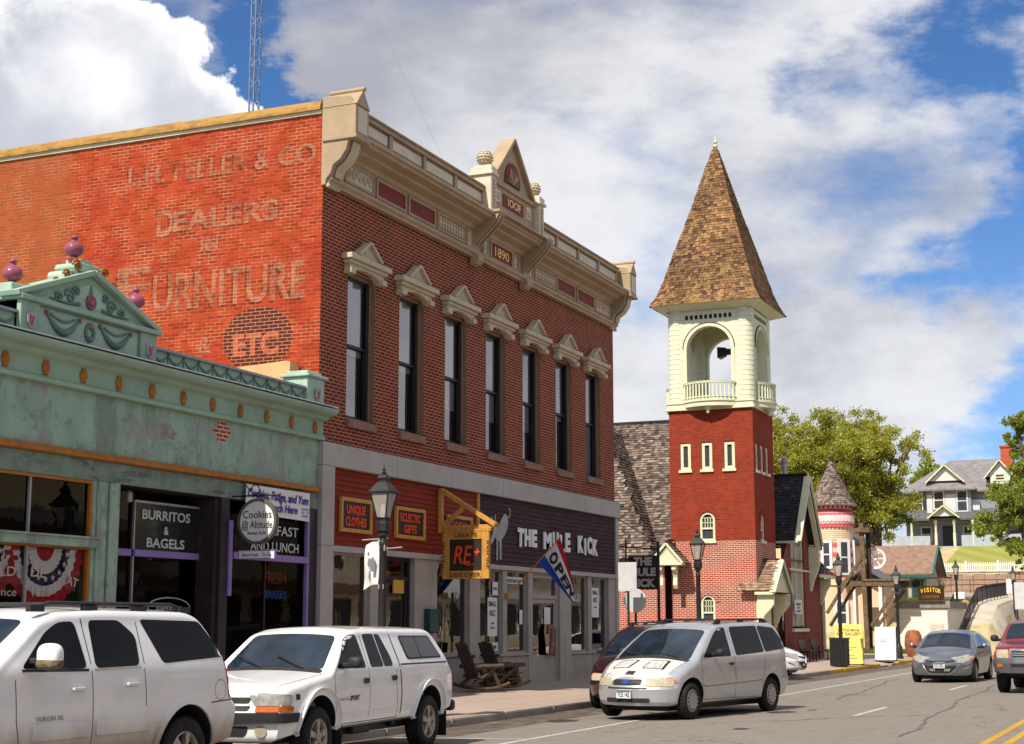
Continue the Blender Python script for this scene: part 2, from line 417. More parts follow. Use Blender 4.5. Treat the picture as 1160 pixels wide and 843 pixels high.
# ------------------------------------------------------------ palette
M = {}
def setup_mats():
    M['asphalt'] = asphalt()
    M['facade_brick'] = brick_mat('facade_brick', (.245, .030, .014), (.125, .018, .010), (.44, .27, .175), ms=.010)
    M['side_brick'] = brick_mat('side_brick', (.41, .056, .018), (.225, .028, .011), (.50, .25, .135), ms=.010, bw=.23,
        patch=((.36, .03, .014), .46, .62, 1.1, .45), blend=(1, 22.9, 23.6, (.29, .115, .042), .55, 1.6), flecks=((.40, .075, .03), 1.6))
    M['ghost_paint'] = brick_mat('ghost_paint', (.52, .165, .095), (.42, .13, .075), (.60, .33, .20), ms=.010, bw=.23, alpha=(2.2, .34, .60, .78))
    M['ghost_edge'] = brick_mat('ghost_edge', (.16, .035, .02), (.13, .03, .02), (.40, .16, .09), ms=.008, bw=.23, alpha=(2.6, .44, .70, .55))
    M['ghost_dark'] = brick_mat('ghost_dark', (.13, .025, .018), (.09, .02, .016), (.50, .24, .14), ms=.009, bw=.23, alpha=(1.7, .25, .46, .92))
    M['tower_brick'] = brick_mat('tower_brick', (.29, .038, .016), (.19, .025, .012), (.33, .09, .055), ms=.008)
    M['church_brick'] = brick_mat('church_brick', (.42, .068, .032), (.28, .043, .023), (.70, .54, .44), ms=.012)
    M['beige'] = mat('beige_paint', (.385, .285, .18), .55, var=.10, vs=1.6, dirt=((.30, .22, .15), .35, 1.1))
    M['beige_light'] = mat('beige_light_paint', (.62, .55, .42), .55, var=.08, dirt=((.42, .36, .27), .3, 2))
    M['cream_hood'] = mat('cream_hood_paint', (.53, .45, .315), .6, var=.08, dirt=((.44, .36, .24), .3, 2.4))
    M['panel_red'] = mat('panel_red', (.19, .019, .010), .5, var=.1)
    M['gold'] = mat('gold_leaf', (.80, .52, .20), .35, .3, var=.1)
    M['brown_stone'] = mat('brown_stone', (.27, .15, .105), .8, var=.18, vs=4, bump=.3)
    M['brown_wood'] = mat('brown_casing', (.25, .155, .095), .6, var=.12, vs=5)
    M['black_wood'] = mat('black_sash', (.022, .02, .022), .4, var=.2)
    M['pale_back'] = mat('pale_sheet', (.78, .78, .80), .8, var=.08, vs=2, stretch=(4, 1, .3))
    M['metal_lead'] = mat('metal_flashing', (.50, .50, .52), .38, .55, var=.15, vs=5)
    M['coping'] = mat('clay_coping', (.36, .195, .045), .5, var=.35, vs=5, dirt=((.17, .085, .025), .7, 5), stretch=(1, .6, 2))
    M['stone_grey'] = mat('grey_panel', (.40, .375, .35), .6, var=.07, vs=1.2, dirt=((.25, .23, .21), .3, 1.3))
    M['store_grey'] = mat('storefront_grey', (.36, .325, .295), .6, var=.08, vs=2, dirt=((.20, .17, .15), .35, 1.8))
    M['siding_red'] = mat('siding_red', (.23, .029, .012), .8, var=.12, vs=2, stretch=(.6, .6, 6))
    M['siding_purple'] = mat('siding_purple', (.055, .029, .034), .85, var=.18, vs=2, stretch=(.6, .6, 6), dirt=((.15, .10, .10), .35, 2.5))
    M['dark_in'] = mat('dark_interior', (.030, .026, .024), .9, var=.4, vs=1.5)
    M['dim_in'] = mat('dim_interior', (.10, .075, .055), .9, var=.6, vs=1.3)
    M['glass'] = glass_mat('shop_glass', (.66, .67, .64), .09, wavy=.022)
    M['glass_up'] = glass_mat('old_glass', (.78, .80, .82), .22, wavy=.05)
    M['glass_clear'] = glass_mat('clear_glass', (.86, .86, .86), -.02, wavy=.03, fm=.7)
    M['glass_dark'] = glass_mat('dark_glass', (.22, .23, .22), .0, wavy=.05, fm=.32)
    M['wood_yel'] = mat('varnished_pine', (.50, .25, .055), .5, var=.2, vs=4, stretch=(6, 6, .8))
    M['sign_black'] = mat('sign_black', (.032, .022, .018), .55, var=.3)
    M['paint_red'] = mat('sign_red_orange', (.78, .075, .02), .5, var=.05)
    M['white'] = mat('white_paint', (.74, .74, .73), .5, var=.06, vs=3)
    M['paper'] = mat('white_paper', (.72, .72, .72), .7, var=.04)
    M['ink'] = mat('black_ink', (.02, .02, .022), .6, var=0)
    M['grey_metal'] = mat('grey_sheet_metal', (.40, .38, .38), .45, .4, var=.15, vs=8)
    M['green'] = mat('sage_paint', (.29, .42, .32), .65, var=.10, vs=1.6, bump=.15, bs=8, dirt=((.42, .48, .42), .5, 1.7), stretch=(1, 1, .6))
    M['green_worn'] = mat('sage_paint_worn', (.27, .40, .305), .7, var=.14, vs=2.2, bump=.35, bs=14, dirt=[((.42, .47, .40), .55, 2.6), ((.13, .16, .14), .55, 2.4, (1, 1, .22)), ((.20, .22, .20), .7, 5.5, (1, 1, 1.0)), ((.30, .25, .25), .5, .8, (1, 1, 1.3))], stretch=(1, 1, .5))
    M['green_beam'] = mat('sage_beam', (.165, .225, .18), .75, var=.2, vs=2.2, bump=.3, bs=14, dirt=[((.30, .34, .30), .5, 3.0), ((.07, .08, .075), .7, 2.6, (.5, .5, 1.6))])
    M['green_dark'] = mat('sage_trim', (.13, .22, .18), .6, var=.12, vs=3)
    M['green_pale'] = mat('sage_pale_trim', (.36, .50, .39), .6, var=.08, vs=3, dirt=((.16, .21, .18), .35, 2))
    M['orange_trim'] = mat('ochre_trim', (.37, .14, .024), .6, var=.15, vs=5)
    M['mauve'] = mat('mauve_paint', (.27, .072, .115), .35, var=.12, vs=8, coat=.2)
    M['purple_trim'] = mat('purple_trim', (.25, .165, .42), .5, var=.08)
    M['plum_black'] = mat('plum_black_paint', (.030, .020, .026), .5, var=.2, dirt=((.10, .08, .08), .25, 3))
    M['iron'] = mat('black_iron', (.035, .034, .036), .45, .3, var=.2, vs=6)
    M['lamp_glass'] = lamp_glass()
    M['cream'] = mat('cream_trim', (.66, .66, .46), .55, var=.06, vs=3, dirt=((.42, .42, .30), .2, 2.5))
    M['belfry'] = mat('belfry_shingle_paint', (.68, .69, .50), .6, var=.05, vs=5, dirt=((.48, .48, .34), .2, 2))
    M['shingle_spire'] = island_mat('cedar_shingle', [(.06, .030, .014), (.17, .085, .035), (.24, .125, .048), (.31, .18, .075), (.12, .06, .028)], var=.35, vs=.45)
    M['shingle_nave'] = island_mat('weathered_shingle', [(.040, .030, .026), (.09, .066, .055), (.14, .105, .085), (.20, .15, .12), (.27, .215, .175)], var=.25, vs=.6)
    M['shingle_porch'] = island_mat('bleached_shingle', [(.12, .075, .05), (.26, .17, .11), (.36, .25, .17), (.20, .12, .08)], var=.2)
    M['shingle_black'] = island_mat('dark_shingle', [(.012, .011, .014), (.025, .022, .026), (.035, .032, .036), (.018, .016, .018), (.07, .065, .065)], var=.2)
    M['roof_ply'] = mat('roof_deck', (.05, .04, .035), .9)
    M['concrete'] = mat('concrete', (.33, .285, .245), .85, var=.14, vs=1.5, bump=.2, bs=25, dirt=((.20, .165, .14), .4, 1.2))
    M['sidewalk'] = sidewalk_mat()
    M['kerb_yellow'] = mat('kerb_yellow', (.62, .40, .02), .7, var=.15, vs=6, dirt=((.35, .28, .18), .5, 5))
    M['line_white'] = paint_line('line_white', (.62, .61, .58))
    M['line_yellow'] = paint_line('line_yellow', (.66, .36, .02))
    M['rubber'] = mat('rubber', (.018, .017, .017), .75, var=.25, vs=9, dirt=((.07, .055, .045), .4, 6))
    M['black_plastic'] = mat('black_plastic', (.022, .022, .024), .45, var=.15)
    M['grass'] = mat('grass_blades', (.10, .15, .025), .8, var=.35, vs=7)
def asphalt():
    m, t, b = new_mat('asphalt'); co = objco(t)
    fine = t.noise(co, 55, 6, .75); mid = t.noise(co, 4.2, 8, .65); big = t.noise(t.vmath('MULTIPLY', co, (.12, .8, 1)), 1.0, 6, .6)
    c = t.mix(t.step(fine, .25, .75), rgb(.135, .117, .10), rgb(.30, .265, .23))
    c = t.mix(t.math('MULTIPLY', t.step(mid, .42, .70), .45), c, rgb(.115, .098, .083))
    c = t.mix(t.math('MULTIPLY', t.step(big, .45, .68), .40), c, rgb(.215, .188, .16))
    vo = t.n.new('ShaderNodeTexVoronoi'); vo.feature = 'DISTANCE_TO_EDGE'; vo.inputs['Scale'].default_value = .23
    wob = t.n.new('ShaderNodeTexNoise'); wob.inputs['Scale'].default_value = 1.1; wob.inputs['Detail'].default_value = 7; t.l.new(co, wob.inputs['Vector'])
    t.l.new(t.vmath('ADD', co, t.vmath('SCALE', wob.outputs['Color'], scale=1.3)), vo.inputs['Vector'])
    c = t.mix(t.math('MULTIPLY', t.step(vo.outputs['Distance'], .006, .001), .6), c, rgb(.05, .044, .04))
    t.set(b.inputs['Base Color'], c); b.inputs['Roughness'].default_value = .85; b.inputs['Specular IOR Level'].default_value = .3
    bp = t.n.new('ShaderNodeBump'); bp.inputs['Strength'].default_value = .5; bp.inputs['Distance'].default_value = .01
    t.l.new(fine, bp.inputs['Height']); t.l.new(bp.outputs[0], b.inputs['Normal']); return m
def sidewalk_mat():
    m, t, b = new_mat('sidewalk_paving'); co = objco(t); x, y, z = t.sep(co)
    br = t.n.new('ShaderNodeTexBrick'); t.l.new(t.comb(x, y, 0), br.inputs['Vector'])
    br.inputs['Scale'].default_value = 1; br.inputs['Brick Width'].default_value = 1.5; br.inputs['Row Height'].default_value = 1.4
    br.inputs['Mortar Size'].default_value = .012; br.offset = 0
    br.inputs['Color1'].default_value = rgb(.40, .30, .24); br.inputs['Color2'].default_value = rgb(.36, .28, .23); br.inputs['Mortar'].default_value = rgb(.16, .12, .10)
    n = t.noise(co, 2.2, 9, .68)
    c = t.mix(t.math('MULTIPLY', t.step(n, .4, .75), .4), br.outputs['Color'], rgb(.25, .19, .155))
    t.set(b.inputs['Base Color'], c); b.inputs['Roughness'].default_value = .85; return m
def paint_line(name, c):
    m, t, b = new_mat(name); co = objco(t)
    n = t.noise(co, 9, 10, .8); n2 = t.noise(co, 1.3, 4, .6)
    t.set(b.inputs['Base Color'], t.mix(t.step(n, .3, .7), rgb(c[0]*.75, c[1]*.75, c[2]*.75), rgb(*c)))
    t.set(b.inputs['Alpha'], t.math('MULTIPLY', t.step(t.math('ADD', n, t.math('MULTIPLY', n2, .5)), .50, .75), .85))
    b.inputs['Roughness'].default_value = .7; return m
def lamp_glass():
    m, t, b = new_mat('lantern_glass')
    b.inputs['Base Color'].default_value = rgb(.50, .47, .42); b.inputs['Roughness'].default_value = .25; b.inputs['Transmission Weight'].default_value = .0
    tr = t.n.new('ShaderNodeBsdfTransparent'); mx = t.n.new('ShaderNodeMixShader'); mx.inputs[0].default_value = .45
    t.l.new(b.outputs[0], mx.inputs[1]); t.l.new(tr.outputs[0], mx.inputs[2]); t.l.new(mx.outputs[0], t.n['Material Output'].inputs[0]); return m
setup_mats()
# ------------------------------------------------------------ ground, road, pavement
ROADC = 2.6
def road_z(y): return -.0177*abs(y-ROADC)
KERB = 12.2
def pave_z(y): return -.03 + (y-KERB)*.021
g = MB(); g.poly([(-300, -900, -.45), (2500, -900, -.45), (2500, 1500, -.45), (-300, 1500, -.45)])
struct(g.build('ground', mat('bare_earth', (.20, .165, .11), .9, var=.25, vs=.2)))
r = MB(); ys = [-7.0, -4, -1, ROADC, 5, 8, 10.5, KERB+.02]; xs = [-60, 0, 20, 40, 60, 90, 150, 600]
for a, b in zip(xs, xs[1:]):
    for c, d in zip(ys, ys[1:]): r.poly([(a, c, road_z(c)), (b, c, road_z(c)), (b, d, road_z(d)), (a, d, road_z(d))])
struct(r.build('road', M['asphalt'], recalc=False))
def strip(name, pts, w, mt, dz=.004):
    mb = MB()
    for (x0, y0), (x1, y1) in zip(pts, pts[1:]):
        mb.poly([(x0, y0-w/2, road_z(y0-w/2)+dz), (x1, y1-w/2, road_z(y1-w/2)+dz), (x1, y1+w/2, road_z(y1+w/2)+dz), (x0, y0+w/2, road_z(y0+w/2)+dz)])
    return struct(mb.build(name, mt, recalc=False))
strip('parking_line', [(-20, 9.55), (64, 9.55)], .11, M['line_white'])
strip('centre_line', [(-20, 2.5), (300, 2.5)], .12, M['line_yellow'])
strip('centre_line', [(-20, 2.8), (300, 2.8)], .12, M['line_yellow'])
for k in range(-3, 24):
    x = 29.5+k*12.2; strip('lane_line', [(x, 5.95), (x+3.3, 5.95)], .11, M['line_white'])
for x in (22.4, 35.6, 48.0): 
    mb = MB(); mb.poly([(x-.05, 9.55, road_z(9.55)+.005), (x+.05, 9.55, road_z(9.55)+.005), (x+.05, 11.9, road_z(11.9)+.005), (x-.05, 11.9, road_z(11.9)+.005)])
    struct(mb.build('parking_line', M['line_white'], recalc=False))
# patched strip of darker asphalt along the gutter
mb = MB(); random.seed(3)
px = [-20+4*i for i in range(24)]; jj = [random.uniform(-.12, .12) for _ in px]
for i in range(len(px)-1):
    a, b = px[i], px[i+1]; c, d = 11.0+jj[i], 11.0+jj[i+1]
    mb.poly([(a, c, road_z(c)+.003), (b, d, road_z(d)+.003), (b, 12.19, road_z(12.19)+.003), (a, 12.19, road_z(12.19)+.003)])
struct(mb.build('gutter', mat('gutter_asphalt', (.10, .082, .066), .9, var=.35, vs=3.5, bump=.3, bs=40, dirt=((.24, .20, .16), .5, 2.2)), recalc=False))
# tar sealed cracks wander over the lanes
random.seed(17)
tarm = mat('tar_seal', (.125, .11, .095), .6, var=.3, vs=6)
for k, (x0, y0, dx, dy, n) in enumerate(((24, 4.2, .55, .02, 40), (27, 8.2, .25, -.26, 14), (36, 7.7, .5, .03, 30), (33, 3.6, .1, .22, 12), (44, 8.6, .22, -.3, 10), (60, 8.7, .2, -.28, 14))):
    mb = MB(); x, y = x0, y0; prev = None
    for i in range(n):
        w = random.uniform(.01, .036); p = ((x, y-w, road_z(y)+.006), (x, y+w, road_z(y)+.006))
        if prev: mb.poly([prev[0], p[0], p[1], prev[1]])
        prev = p; x += dx*random.uniform(.6, 1.4); y += dy*random.uniform(.3, 1.7)+random.uniform(-.07, .07)
    struct(mb.build('road_crack', tarm, recalc=False))
for x, y, r_ in ((30.6, 7.6, .28), (31.5, 7.2, .10), (25.4, 7.0, .14), (38.2, 10.6, .35), (27.2, 10.9, .3)):
    mb = MB(); mb.poly([(x+r_*1.6*random.uniform(.7, 1.2)*math.cos(a), y+r_*random.uniform(.7, 1.2)*math.sin(a), road_z(y)+.005) for a in [k*math.pi/8 for k in range(16)]]); struct(mb.build('oil_stain', mat('oil_stain', (.05, .044, .04), .5, var=.3, vs=5) if 'oil_stain' not in bpy.data.materials else bpy.data.materials['oil_stain'], recalc=False))
# kerb and pavement
def kerb(name, x0, x1, mt, top=None):
    mb = MB(); n = max(1, int((x1-x0)/2.4)); st = (x1-x0)/n
    for i in range(n):
        t = random.uniform(-.006, .006)
        mb.box(x0+i*st+.006, x0+(i+1)*st-.006, KERB+t, KERB+.17, -.42, pave_z(KERB)+t*.5 if top is None else top)
    return struct(mb.build(name, mt, bevel=.02, seg=2))
kerb('kerb', -40, 56.5, M['concrete']); kerb('kerb', 56.5, 66.2, M['kerb_yellow']); kerb('kerb', 68.8, 70.4, M['concrete'], -.08)
kerb('kerb', 70.4, 76.5, M['kerb_yellow']); kerb('kerb', 76.5, 92, M['concrete'])
mb = MB()
for a, b in ((-40, 66.2), (66.2, 70.4), (70.4, 92)):
    z0 = pave_z(KERB+.17)-.002; zz = z0-.12 if a == 66.2 else z0
    mb.poly([(a, KERB+.17, zz), (b, KERB+.17, zz), (b, 13.4, pave_z(13.4)), (a, 13.4, pave_z(13.4))])
    mb.poly([(a, 13.4, pave_z(13.4)), (b, 13.4, pave_z(13.4)), (b, 16.7, pave_z(16.7)), (a, 16.7, pave_z(16.7))])
struct(mb.build('pavement', M['sidewalk'], recalc=False))
mb = MB(); mb.poly([(45.6, 16.7, .05), (62.2, 16.7, .05), (62.2, 60, .05), (45.6, 60, .05)])
struct(mb.build('yard', mat('gravel_yard', (.24, .20, .165), .9, var=.3, vs=4, bump=.3), recalc=False))
mb = MB(); mb.poly([(74, 16.7, .05), (92, 16.7, .05), (92, 60, .05), (74, 60, .05)])
struct(mb.build('park_ground', mat('park_earth', (.15, .145, .055), .9, var=.3, vs=2), recalc=False))
# the far pavement of the street, behind the camera
mb = MB(); mb.box(-40, 300, -12, -7, -.42, -.03); struct(mb.build('far_pavement', M['sidewalk']))

# ------------------------------------------------------------ the hill beyond the park
HP = [(80, 0.02), (90, .04), (92.5, .30), (97.0, 1.75), (101, 2.75), (106, 3.05), (128, 3.85), (138.9, 4.25), (139.0, 5.75), (145, 6.05), (152, 7.3), (163, 9.35), (172, 9.6), (205, 10.5), (300, 14)]
def hill_z(x, y=20):
    for (a, za), (b, zb) in zip(HP, HP[1:]):
        if x <= b: z = za+(zb-za)*max(0, (x-a))/(b-a); break
    else: z = HP[-1][1]
    e = min(1, max(0, (y-(11.2 if x < 94 else 9.9))/1.3)); e = e*e*(3-2*e)
    return z*e-.3*(1-e)
def sheet(name, xs, ys, mt, dz=0., zf=hill_z):
    mb = MB(); n = len(ys); vs = [(x, y, zf(x, y)+dz) for x in xs for y in ys]
    fs = [(i*n+j, (i+1)*n+j, (i+1)*n+j+1, i*n+j+1) for i in range(len(xs)-1) for j in range(n-1)]
    return struct(mb.add(vs, fs).build(name, mt, smooth=True, angle=30, recalc=False))
hx = sorted([p[0] for p in HP]+[84+2*i for i in range(1, 3)]+[94, 95.5, 99, 112, 120, 148, 156, 160, 185, 240])
hy = [9.9, 10.3, 10.8, 11.2, 11.6, 12.0, 12.5, 14, 17, 21, 26, 33, 42, 60, 90, 140]
hillm, t, b = new_mat('dry_bank'); co = objco(t)
c = t.mix(t.step(t.noise(co, .7, 9, .7), .40, .62), rgb(.50, .39, .22), rgb(.34, .29, .12))
c = t.mix(t.math('MULTIPLY', t.step(t.noise(co, 2.6, 8, .7), .58, .75), .6), c, rgb(.16, .17, .05)); t.set(b.inputs['Base Color'], c); b.inputs['Roughness'].default_value = .95
sheet('hillside', hx, hy, hillm)
lawnm, t, b = new_mat('mown_lawn'); co = objco(t); x, y, z = t.sep(co)
st = t.math('SINE', t.math('MULTIPLY', t.math('ADD', x, t.math('MULTIPLY', y, -1.6)), 1.25))
c = t.mix(t.step(st, -.6, .6), rgb(.215, .235, .035), rgb(.29, .275, .055)); c = t.mix(t.math('MULTIPLY', t.step(t.noise(co, 1.2, 9, .7), .45, .7), .5), c, rgb(.33, .26, .09))
t.set(b.inputs['Base Color'], c); b.inputs['Roughness'].default_value = .95
sheet('lawn', [145.6, 148, 152, 156, 160, 163, 166], [12.8, 16, 20, 21.5], lawnm, .02)
sheet('lawn', [150, 152, 156, 160, 163, 166], [23.3, 26, 30, 36], lawnm, .02)
rampm = mat('pale_concrete', (.46, .40, .33), .85, var=.12, vs=1, dirt=((.32, .27, .22), .5, .6))
sheet('footpath', [90, 92.5, 97, 101, 106, 128], [9.95, 10.4, 10.9, 11.25, 11.6, 12.0, 12.5, 13.0, 13.55], rampm, .03)
sheet('side_street', [101.5, 106, 112, 120, 128, 137], [12.5, 16, 21, 26, 33, 42], mat('worn_asphalt', (.30, .275, .245), .9, var=.15, vs=.6), .012)
# stone retaining wall with a broken top course
stone = brick_mat('red_sandstone', (.44, .25, .18), (.34, .22, .17), (.34, .28, .23), bw=.62, bh=.26, ms=.03)
t_ = thing('retaining_wall', 'long low retaining wall of reddish rough stone below the white picket fence', 'wall', (139, 22, 4.2), world=True)
mb = MB(); random.seed(11)
for i in range(28):
    y = 12.6+i*.95; hh = random.uniform(-.10, .08); mb.box(138.62+random.uniform(-.05, .05), 139.25, y, y+.95, 4.0, 5.82+hh)
mb.build('wall', stone, t_, bevel=.04)
mb = MB()
for i in range(21): mb.box(138.5+random.uniform(-.06, .06), 139.3, 12.6+i*1.27, 12.6+(i+1)*1.27-.03, 5.93, 6.05+random.uniform(-.02, .03))
mb.build('coping', mat('sandstone_cap', (.40, .26, .19), .85, var=.25, vs=1.5), t_, bevel=.02)
# ------------------------------------------------------------ the two-storey brick block of 1890
BX0, BX1, BY = 27.55, 45.65, 16.5
BB = thing('brick_commercial_building', 'two storey red brick block with beige cornice and seven tall arched windows', 'building', ((BX0+BX1)/2, BY+8, 0), world=True)
WX = [29.31+2.415*i for i in range(7)]
mb = MB()
holes = [(x-.62, x+.62, 6.0, 9.27) for x in WX]
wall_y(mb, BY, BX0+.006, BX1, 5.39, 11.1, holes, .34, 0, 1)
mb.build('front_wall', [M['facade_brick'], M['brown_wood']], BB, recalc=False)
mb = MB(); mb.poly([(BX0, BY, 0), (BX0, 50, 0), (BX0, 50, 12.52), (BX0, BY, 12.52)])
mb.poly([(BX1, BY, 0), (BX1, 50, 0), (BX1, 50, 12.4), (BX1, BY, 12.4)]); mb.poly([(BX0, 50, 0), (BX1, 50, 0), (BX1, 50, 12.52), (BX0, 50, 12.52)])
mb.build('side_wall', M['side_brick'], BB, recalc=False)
mb = MB(); mb.box(BX0+.02, BX1-.02, BY+.5, 49.9, 11.6, 11.8); mb.build('roof', M['roof_ply'], BB)
# clay coping along the side parapet
mb = MB(); n = 9
for i in range(n):
    y0 = BY+.05+(49.5-BY)*i/n; y1 = BY+.05+(49.5-BY)*(i+1)/n; j = random.uniform(-.01, .01)
    mb.prism([(BX0-.10, 12.58+j), (BX0-.10, 12.66+j), (BX0-.02, 12.80+j), (BX0+.18, 12.84+j), (BX0+.36, 12.66+j), (BX0+.36, 12.58+j)], 'y', y0, y1-.004)
mb.build('coping', M['coping'], BB, smooth=True)
mb = MB(); mb.box(BX0-.045, BX0+.34, BY+.05, 49.5, 12.50, 12.585); mb.build('coping_bed', M['beige_light'], BB)
# windows
for x in WX:
    fr = MB(); y0 = BY+.10
    fr.frame(x-.615, x+.615, 6.005, 9.265, .06, y0, y0+.2)                     # outer casing
    w_ = fr.build('window', M['brown_wood'], BB)
    s = MB(); y1 = BY+.17
    s.frame(x-.55, x+.55, 6.07, 7.70, .07, y1+.055, y1+.10); s.frame(x-.55, x+.55, 7.64, 9.2, .07, y1, y1+.05)
    s.box(x-.555, x-.50, y1-.02, y1+.1, 6.06, 9.2); s.box(x+.48, x+.555, y1-.05, y1+.1, 6.06, 9.2); s.build('sash', M['black_wood'], w_, bevel=.006)
    p = MB(); p.poly([(x-.5, y1+.07, 6.12), (x+.5, y1+.07, 6.12), (x+.5, y1+.07, 7.68), (x-.5, y1+.07, 7.68)])
    p.poly([(x-.5, y1+.02, 7.7), (x+.5, y1+.02, 7.7), (x+.5, y1+.02, 9.15), (x-.5, y1+.02, 9.15)]); p.build('pane', M['glass_up'], w_, recalc=False)
    c = MB(); random.seed(int(x*10)); k = 14; lo = random.choice([6.1, 6.1, 6.9, 7.5])
    pts = [(x-.56+1.12*i/k, BY+.285+.008*math.sin(i*1.9+x)) for i in range(k+1)]
    for (a, ya), (b2, yb) in zip(pts, pts[1:]): c.poly([(a, ya, lo), (b2, yb, lo), (b2, yb, 9.3), (a, ya, 9.3)])
    c.build('pale_sheet', M['pale_back'], w_, smooth=True, recalc=False)  # pale sheet added close behind the glass so the panes look pale
    sl = MB(); sl.box(x-.63, x+.63, BY-.09, BY+.12, 5.82, 6.0); sl.build('sill', M['brown_stone'], w_, bevel=.012)
    # carved hood: arched block, cornice, little pediment
    h = MB(); arc = [(x+.62*math.cos(a), 9.19+.155*math.sin(a)) for a in [math.pi*i/10 for i in range(11)]]
    outer = [(x-.78, 9.19), (x-.78, 9.50), (x+.78, 9.50), (x+.78, 9.19)]
    h.prism(outer[:1]+outer[1:3]+outer[3:]+arc[:], 'y', BY-.14, BY+.05)
    h.box(x-.82, x-.60, BY-.20, BY, 9.17, 9.30); h.box(x+.60, x+.82, BY-.20, BY, 9.17, 9.30)
    h.box(x-.85, x+.85, BY-.20, BY, 9.40, 9.48); h.box(x-.93, x+.93, BY-.27, BY, 9.48, 9.60)
    h.prism([(x-.93, 9.602), (x-.50, 9.66), (x, 9.99), (x+.50, 9.66), (x+.93, 9.602)], 'y', BY-.16, BY)
    for sgn in (-1, 1): h.bar((x+sgn*.52, BY-.15, 9.645), (x, BY-.15, 10.0), .22, .06)
    for k in range(5): h.prism([(x-.26+k*.11, 9.67), (x-.20+k*.11, 9.67), (x-.155+k*.08, 9.80)], 'y', BY-.175, BY-.15)
    h.build('window_hood', M['cream_hood'], BB, bevel=.012)
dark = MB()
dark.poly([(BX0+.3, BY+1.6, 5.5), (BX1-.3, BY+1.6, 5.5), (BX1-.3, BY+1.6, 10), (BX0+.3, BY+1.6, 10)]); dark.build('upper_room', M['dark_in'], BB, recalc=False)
# cornice: a moulded profile run along the whole front
def run(prof, x0, x1): return [(x0, prof), (x1, prof)]
mb = MB(); P = [(16.52, 10.92), (16.36, 10.92), (16.36, 10.98), (16.30, 11.02), (16.30, 11.10), (16.40, 11.16), (16.40, 11.60), (16.30, 11.64), (16.26, 11.72), (16.05, 11.78), (16.03, 11.84), (15.82, 11.88), (15.80, 11.94), (15.74, 11.96), (15.74, 12.04), (16.6, 12.04)]
mb.prism(P, 'x', BX0+.02, BX1-.02); mb.build('cornice', M['beige'], BB, bevel=.006)
mb = MB(); mb.prism([(15.76, 12.045), (16.06, 12.20), (16.06, 12.045)], 'x', BX0+.6, 34.9); mb.prism([(15.76, 12.045), (16.06, 12.20), (16.06, 12.045)], 'x', 38.3, BX1-.6)
each(mb, 'flashing', M['metal_lead'], BB)
mb = MB()
for x0, x1 in ((BX0+.6, 34.95), (38.25, BX1-.6)):
    mb.box(x0, x1, 16.10, 16.32, 12.045, 12.24); mb.box(x0, x1, 16.15, 16.30, 12.24, 12.62); mb.box(x0, x1, 16.06, 16.36, 12.62, 12.72); mb.box(x0, x1, 16.02, 16.4, 12.72, 12.77)
    n = 4
    for i in range(n+1):
        q = x0+(x1-x0)*i/n; q = min(max(q, x0+.07), x1-.07); mb.box(q-.07, q+.07, 16.09, 16.15, 12.24, 12.62)
each(mb, 'parapet', M['beige'], BB, bevel=.008)
mb = MB()
for x0, x1 in ((BX0+.6, 34.95), (38.25, BX1-.6)):
    for i in range(4):
        a = x0+(x1-x0)*i/4; b = x0+(x1-x0)*(i+1)/4; mb.box(a+.14, b-.14, 16.125, 16.16, 12.33, 12.56)
each(mb, 'parapet_panel', M['beige_light'], BB)
# frieze panels
def panel(x0, x1, mt, name, z0=11.22, z1=11.56):
    f = MB(); f.frame(x0-.07, x1+.07, z0-.07, z1+.07, .07, 16.35, 16.41); pf = f.build('frieze_frame', M['beige'], BB, bevel=.006)
    q = MB(); q.box(x0, x1, 16.385, 16.41, z0, z1); q.build(name, mt, pf)
    return pf
for a, b in ((29.75, 31.08), (31.32, 32.62), (40.62, 41.98), (42.24, 43.56)): panel(a, b, M['panel_red'], 'red_panel')
for a, b in ((32.86, 34.28), (38.96, 40.40)):
    pf = panel(a, b, M['beige'], 'lattice_ground'); q = MB()
    for i in range(9): q.box(a+(b-a)*(i+.25)/9, a+(b-a)*(i+.75)/9, 16.355, 16.386, 11.25, 11.53)
    q.box(a, b, 16.35, 16.386, 11.37, 11.41); q.build('lattice', M['cream_hood'], pf)
def scrolls(x0, x1, z0, z1, y, parent, mt, n=4, name='carved_scroll'):
    q = MB(); w = (x1-x0)/n
    for i in range(n):
        cx, cz = x0+w*(i+.5), (z0+z1)/2; sg = 1 if i % 2 else -1
        pts = [(cx+(w*.46)*(1-k/13)*math.cos(k*.72)*sg, y, cz+(z1-z0)*.46*(1-k/13)*math.sin(k*.72)) for k in range(13)]
        q.path(pts, .022, 5); q.lathe([(0, -.02), (.04, -.01), (.05, .01)], (cx, y, cz), 8, 'y')
    return each(q, name, mt, parent, gap=.02, smooth=True)
for a, b in ((28.32, 29.52), (43.78, 45.10)):
    pf = panel(a, b, M['beige_light'], 'carved_panel'); scrolls(a, b, 11.22, 11.56, 16.375, pf, M['cream_hood'], 5)
for x in (34.64, 36.6-.98, 36.6+.98, 38.62):
    pf = panel(x-.13, x+.13, M['beige_light'], 'rosette_panel', 11.20, 11.54); q = MB(); q.lathe([(.0, -.03), (.05, -.03), (.10, .0)], (x, 16.375, 11.37), 8, 'y'); q.build('rosette', M['cream_hood'], pf)
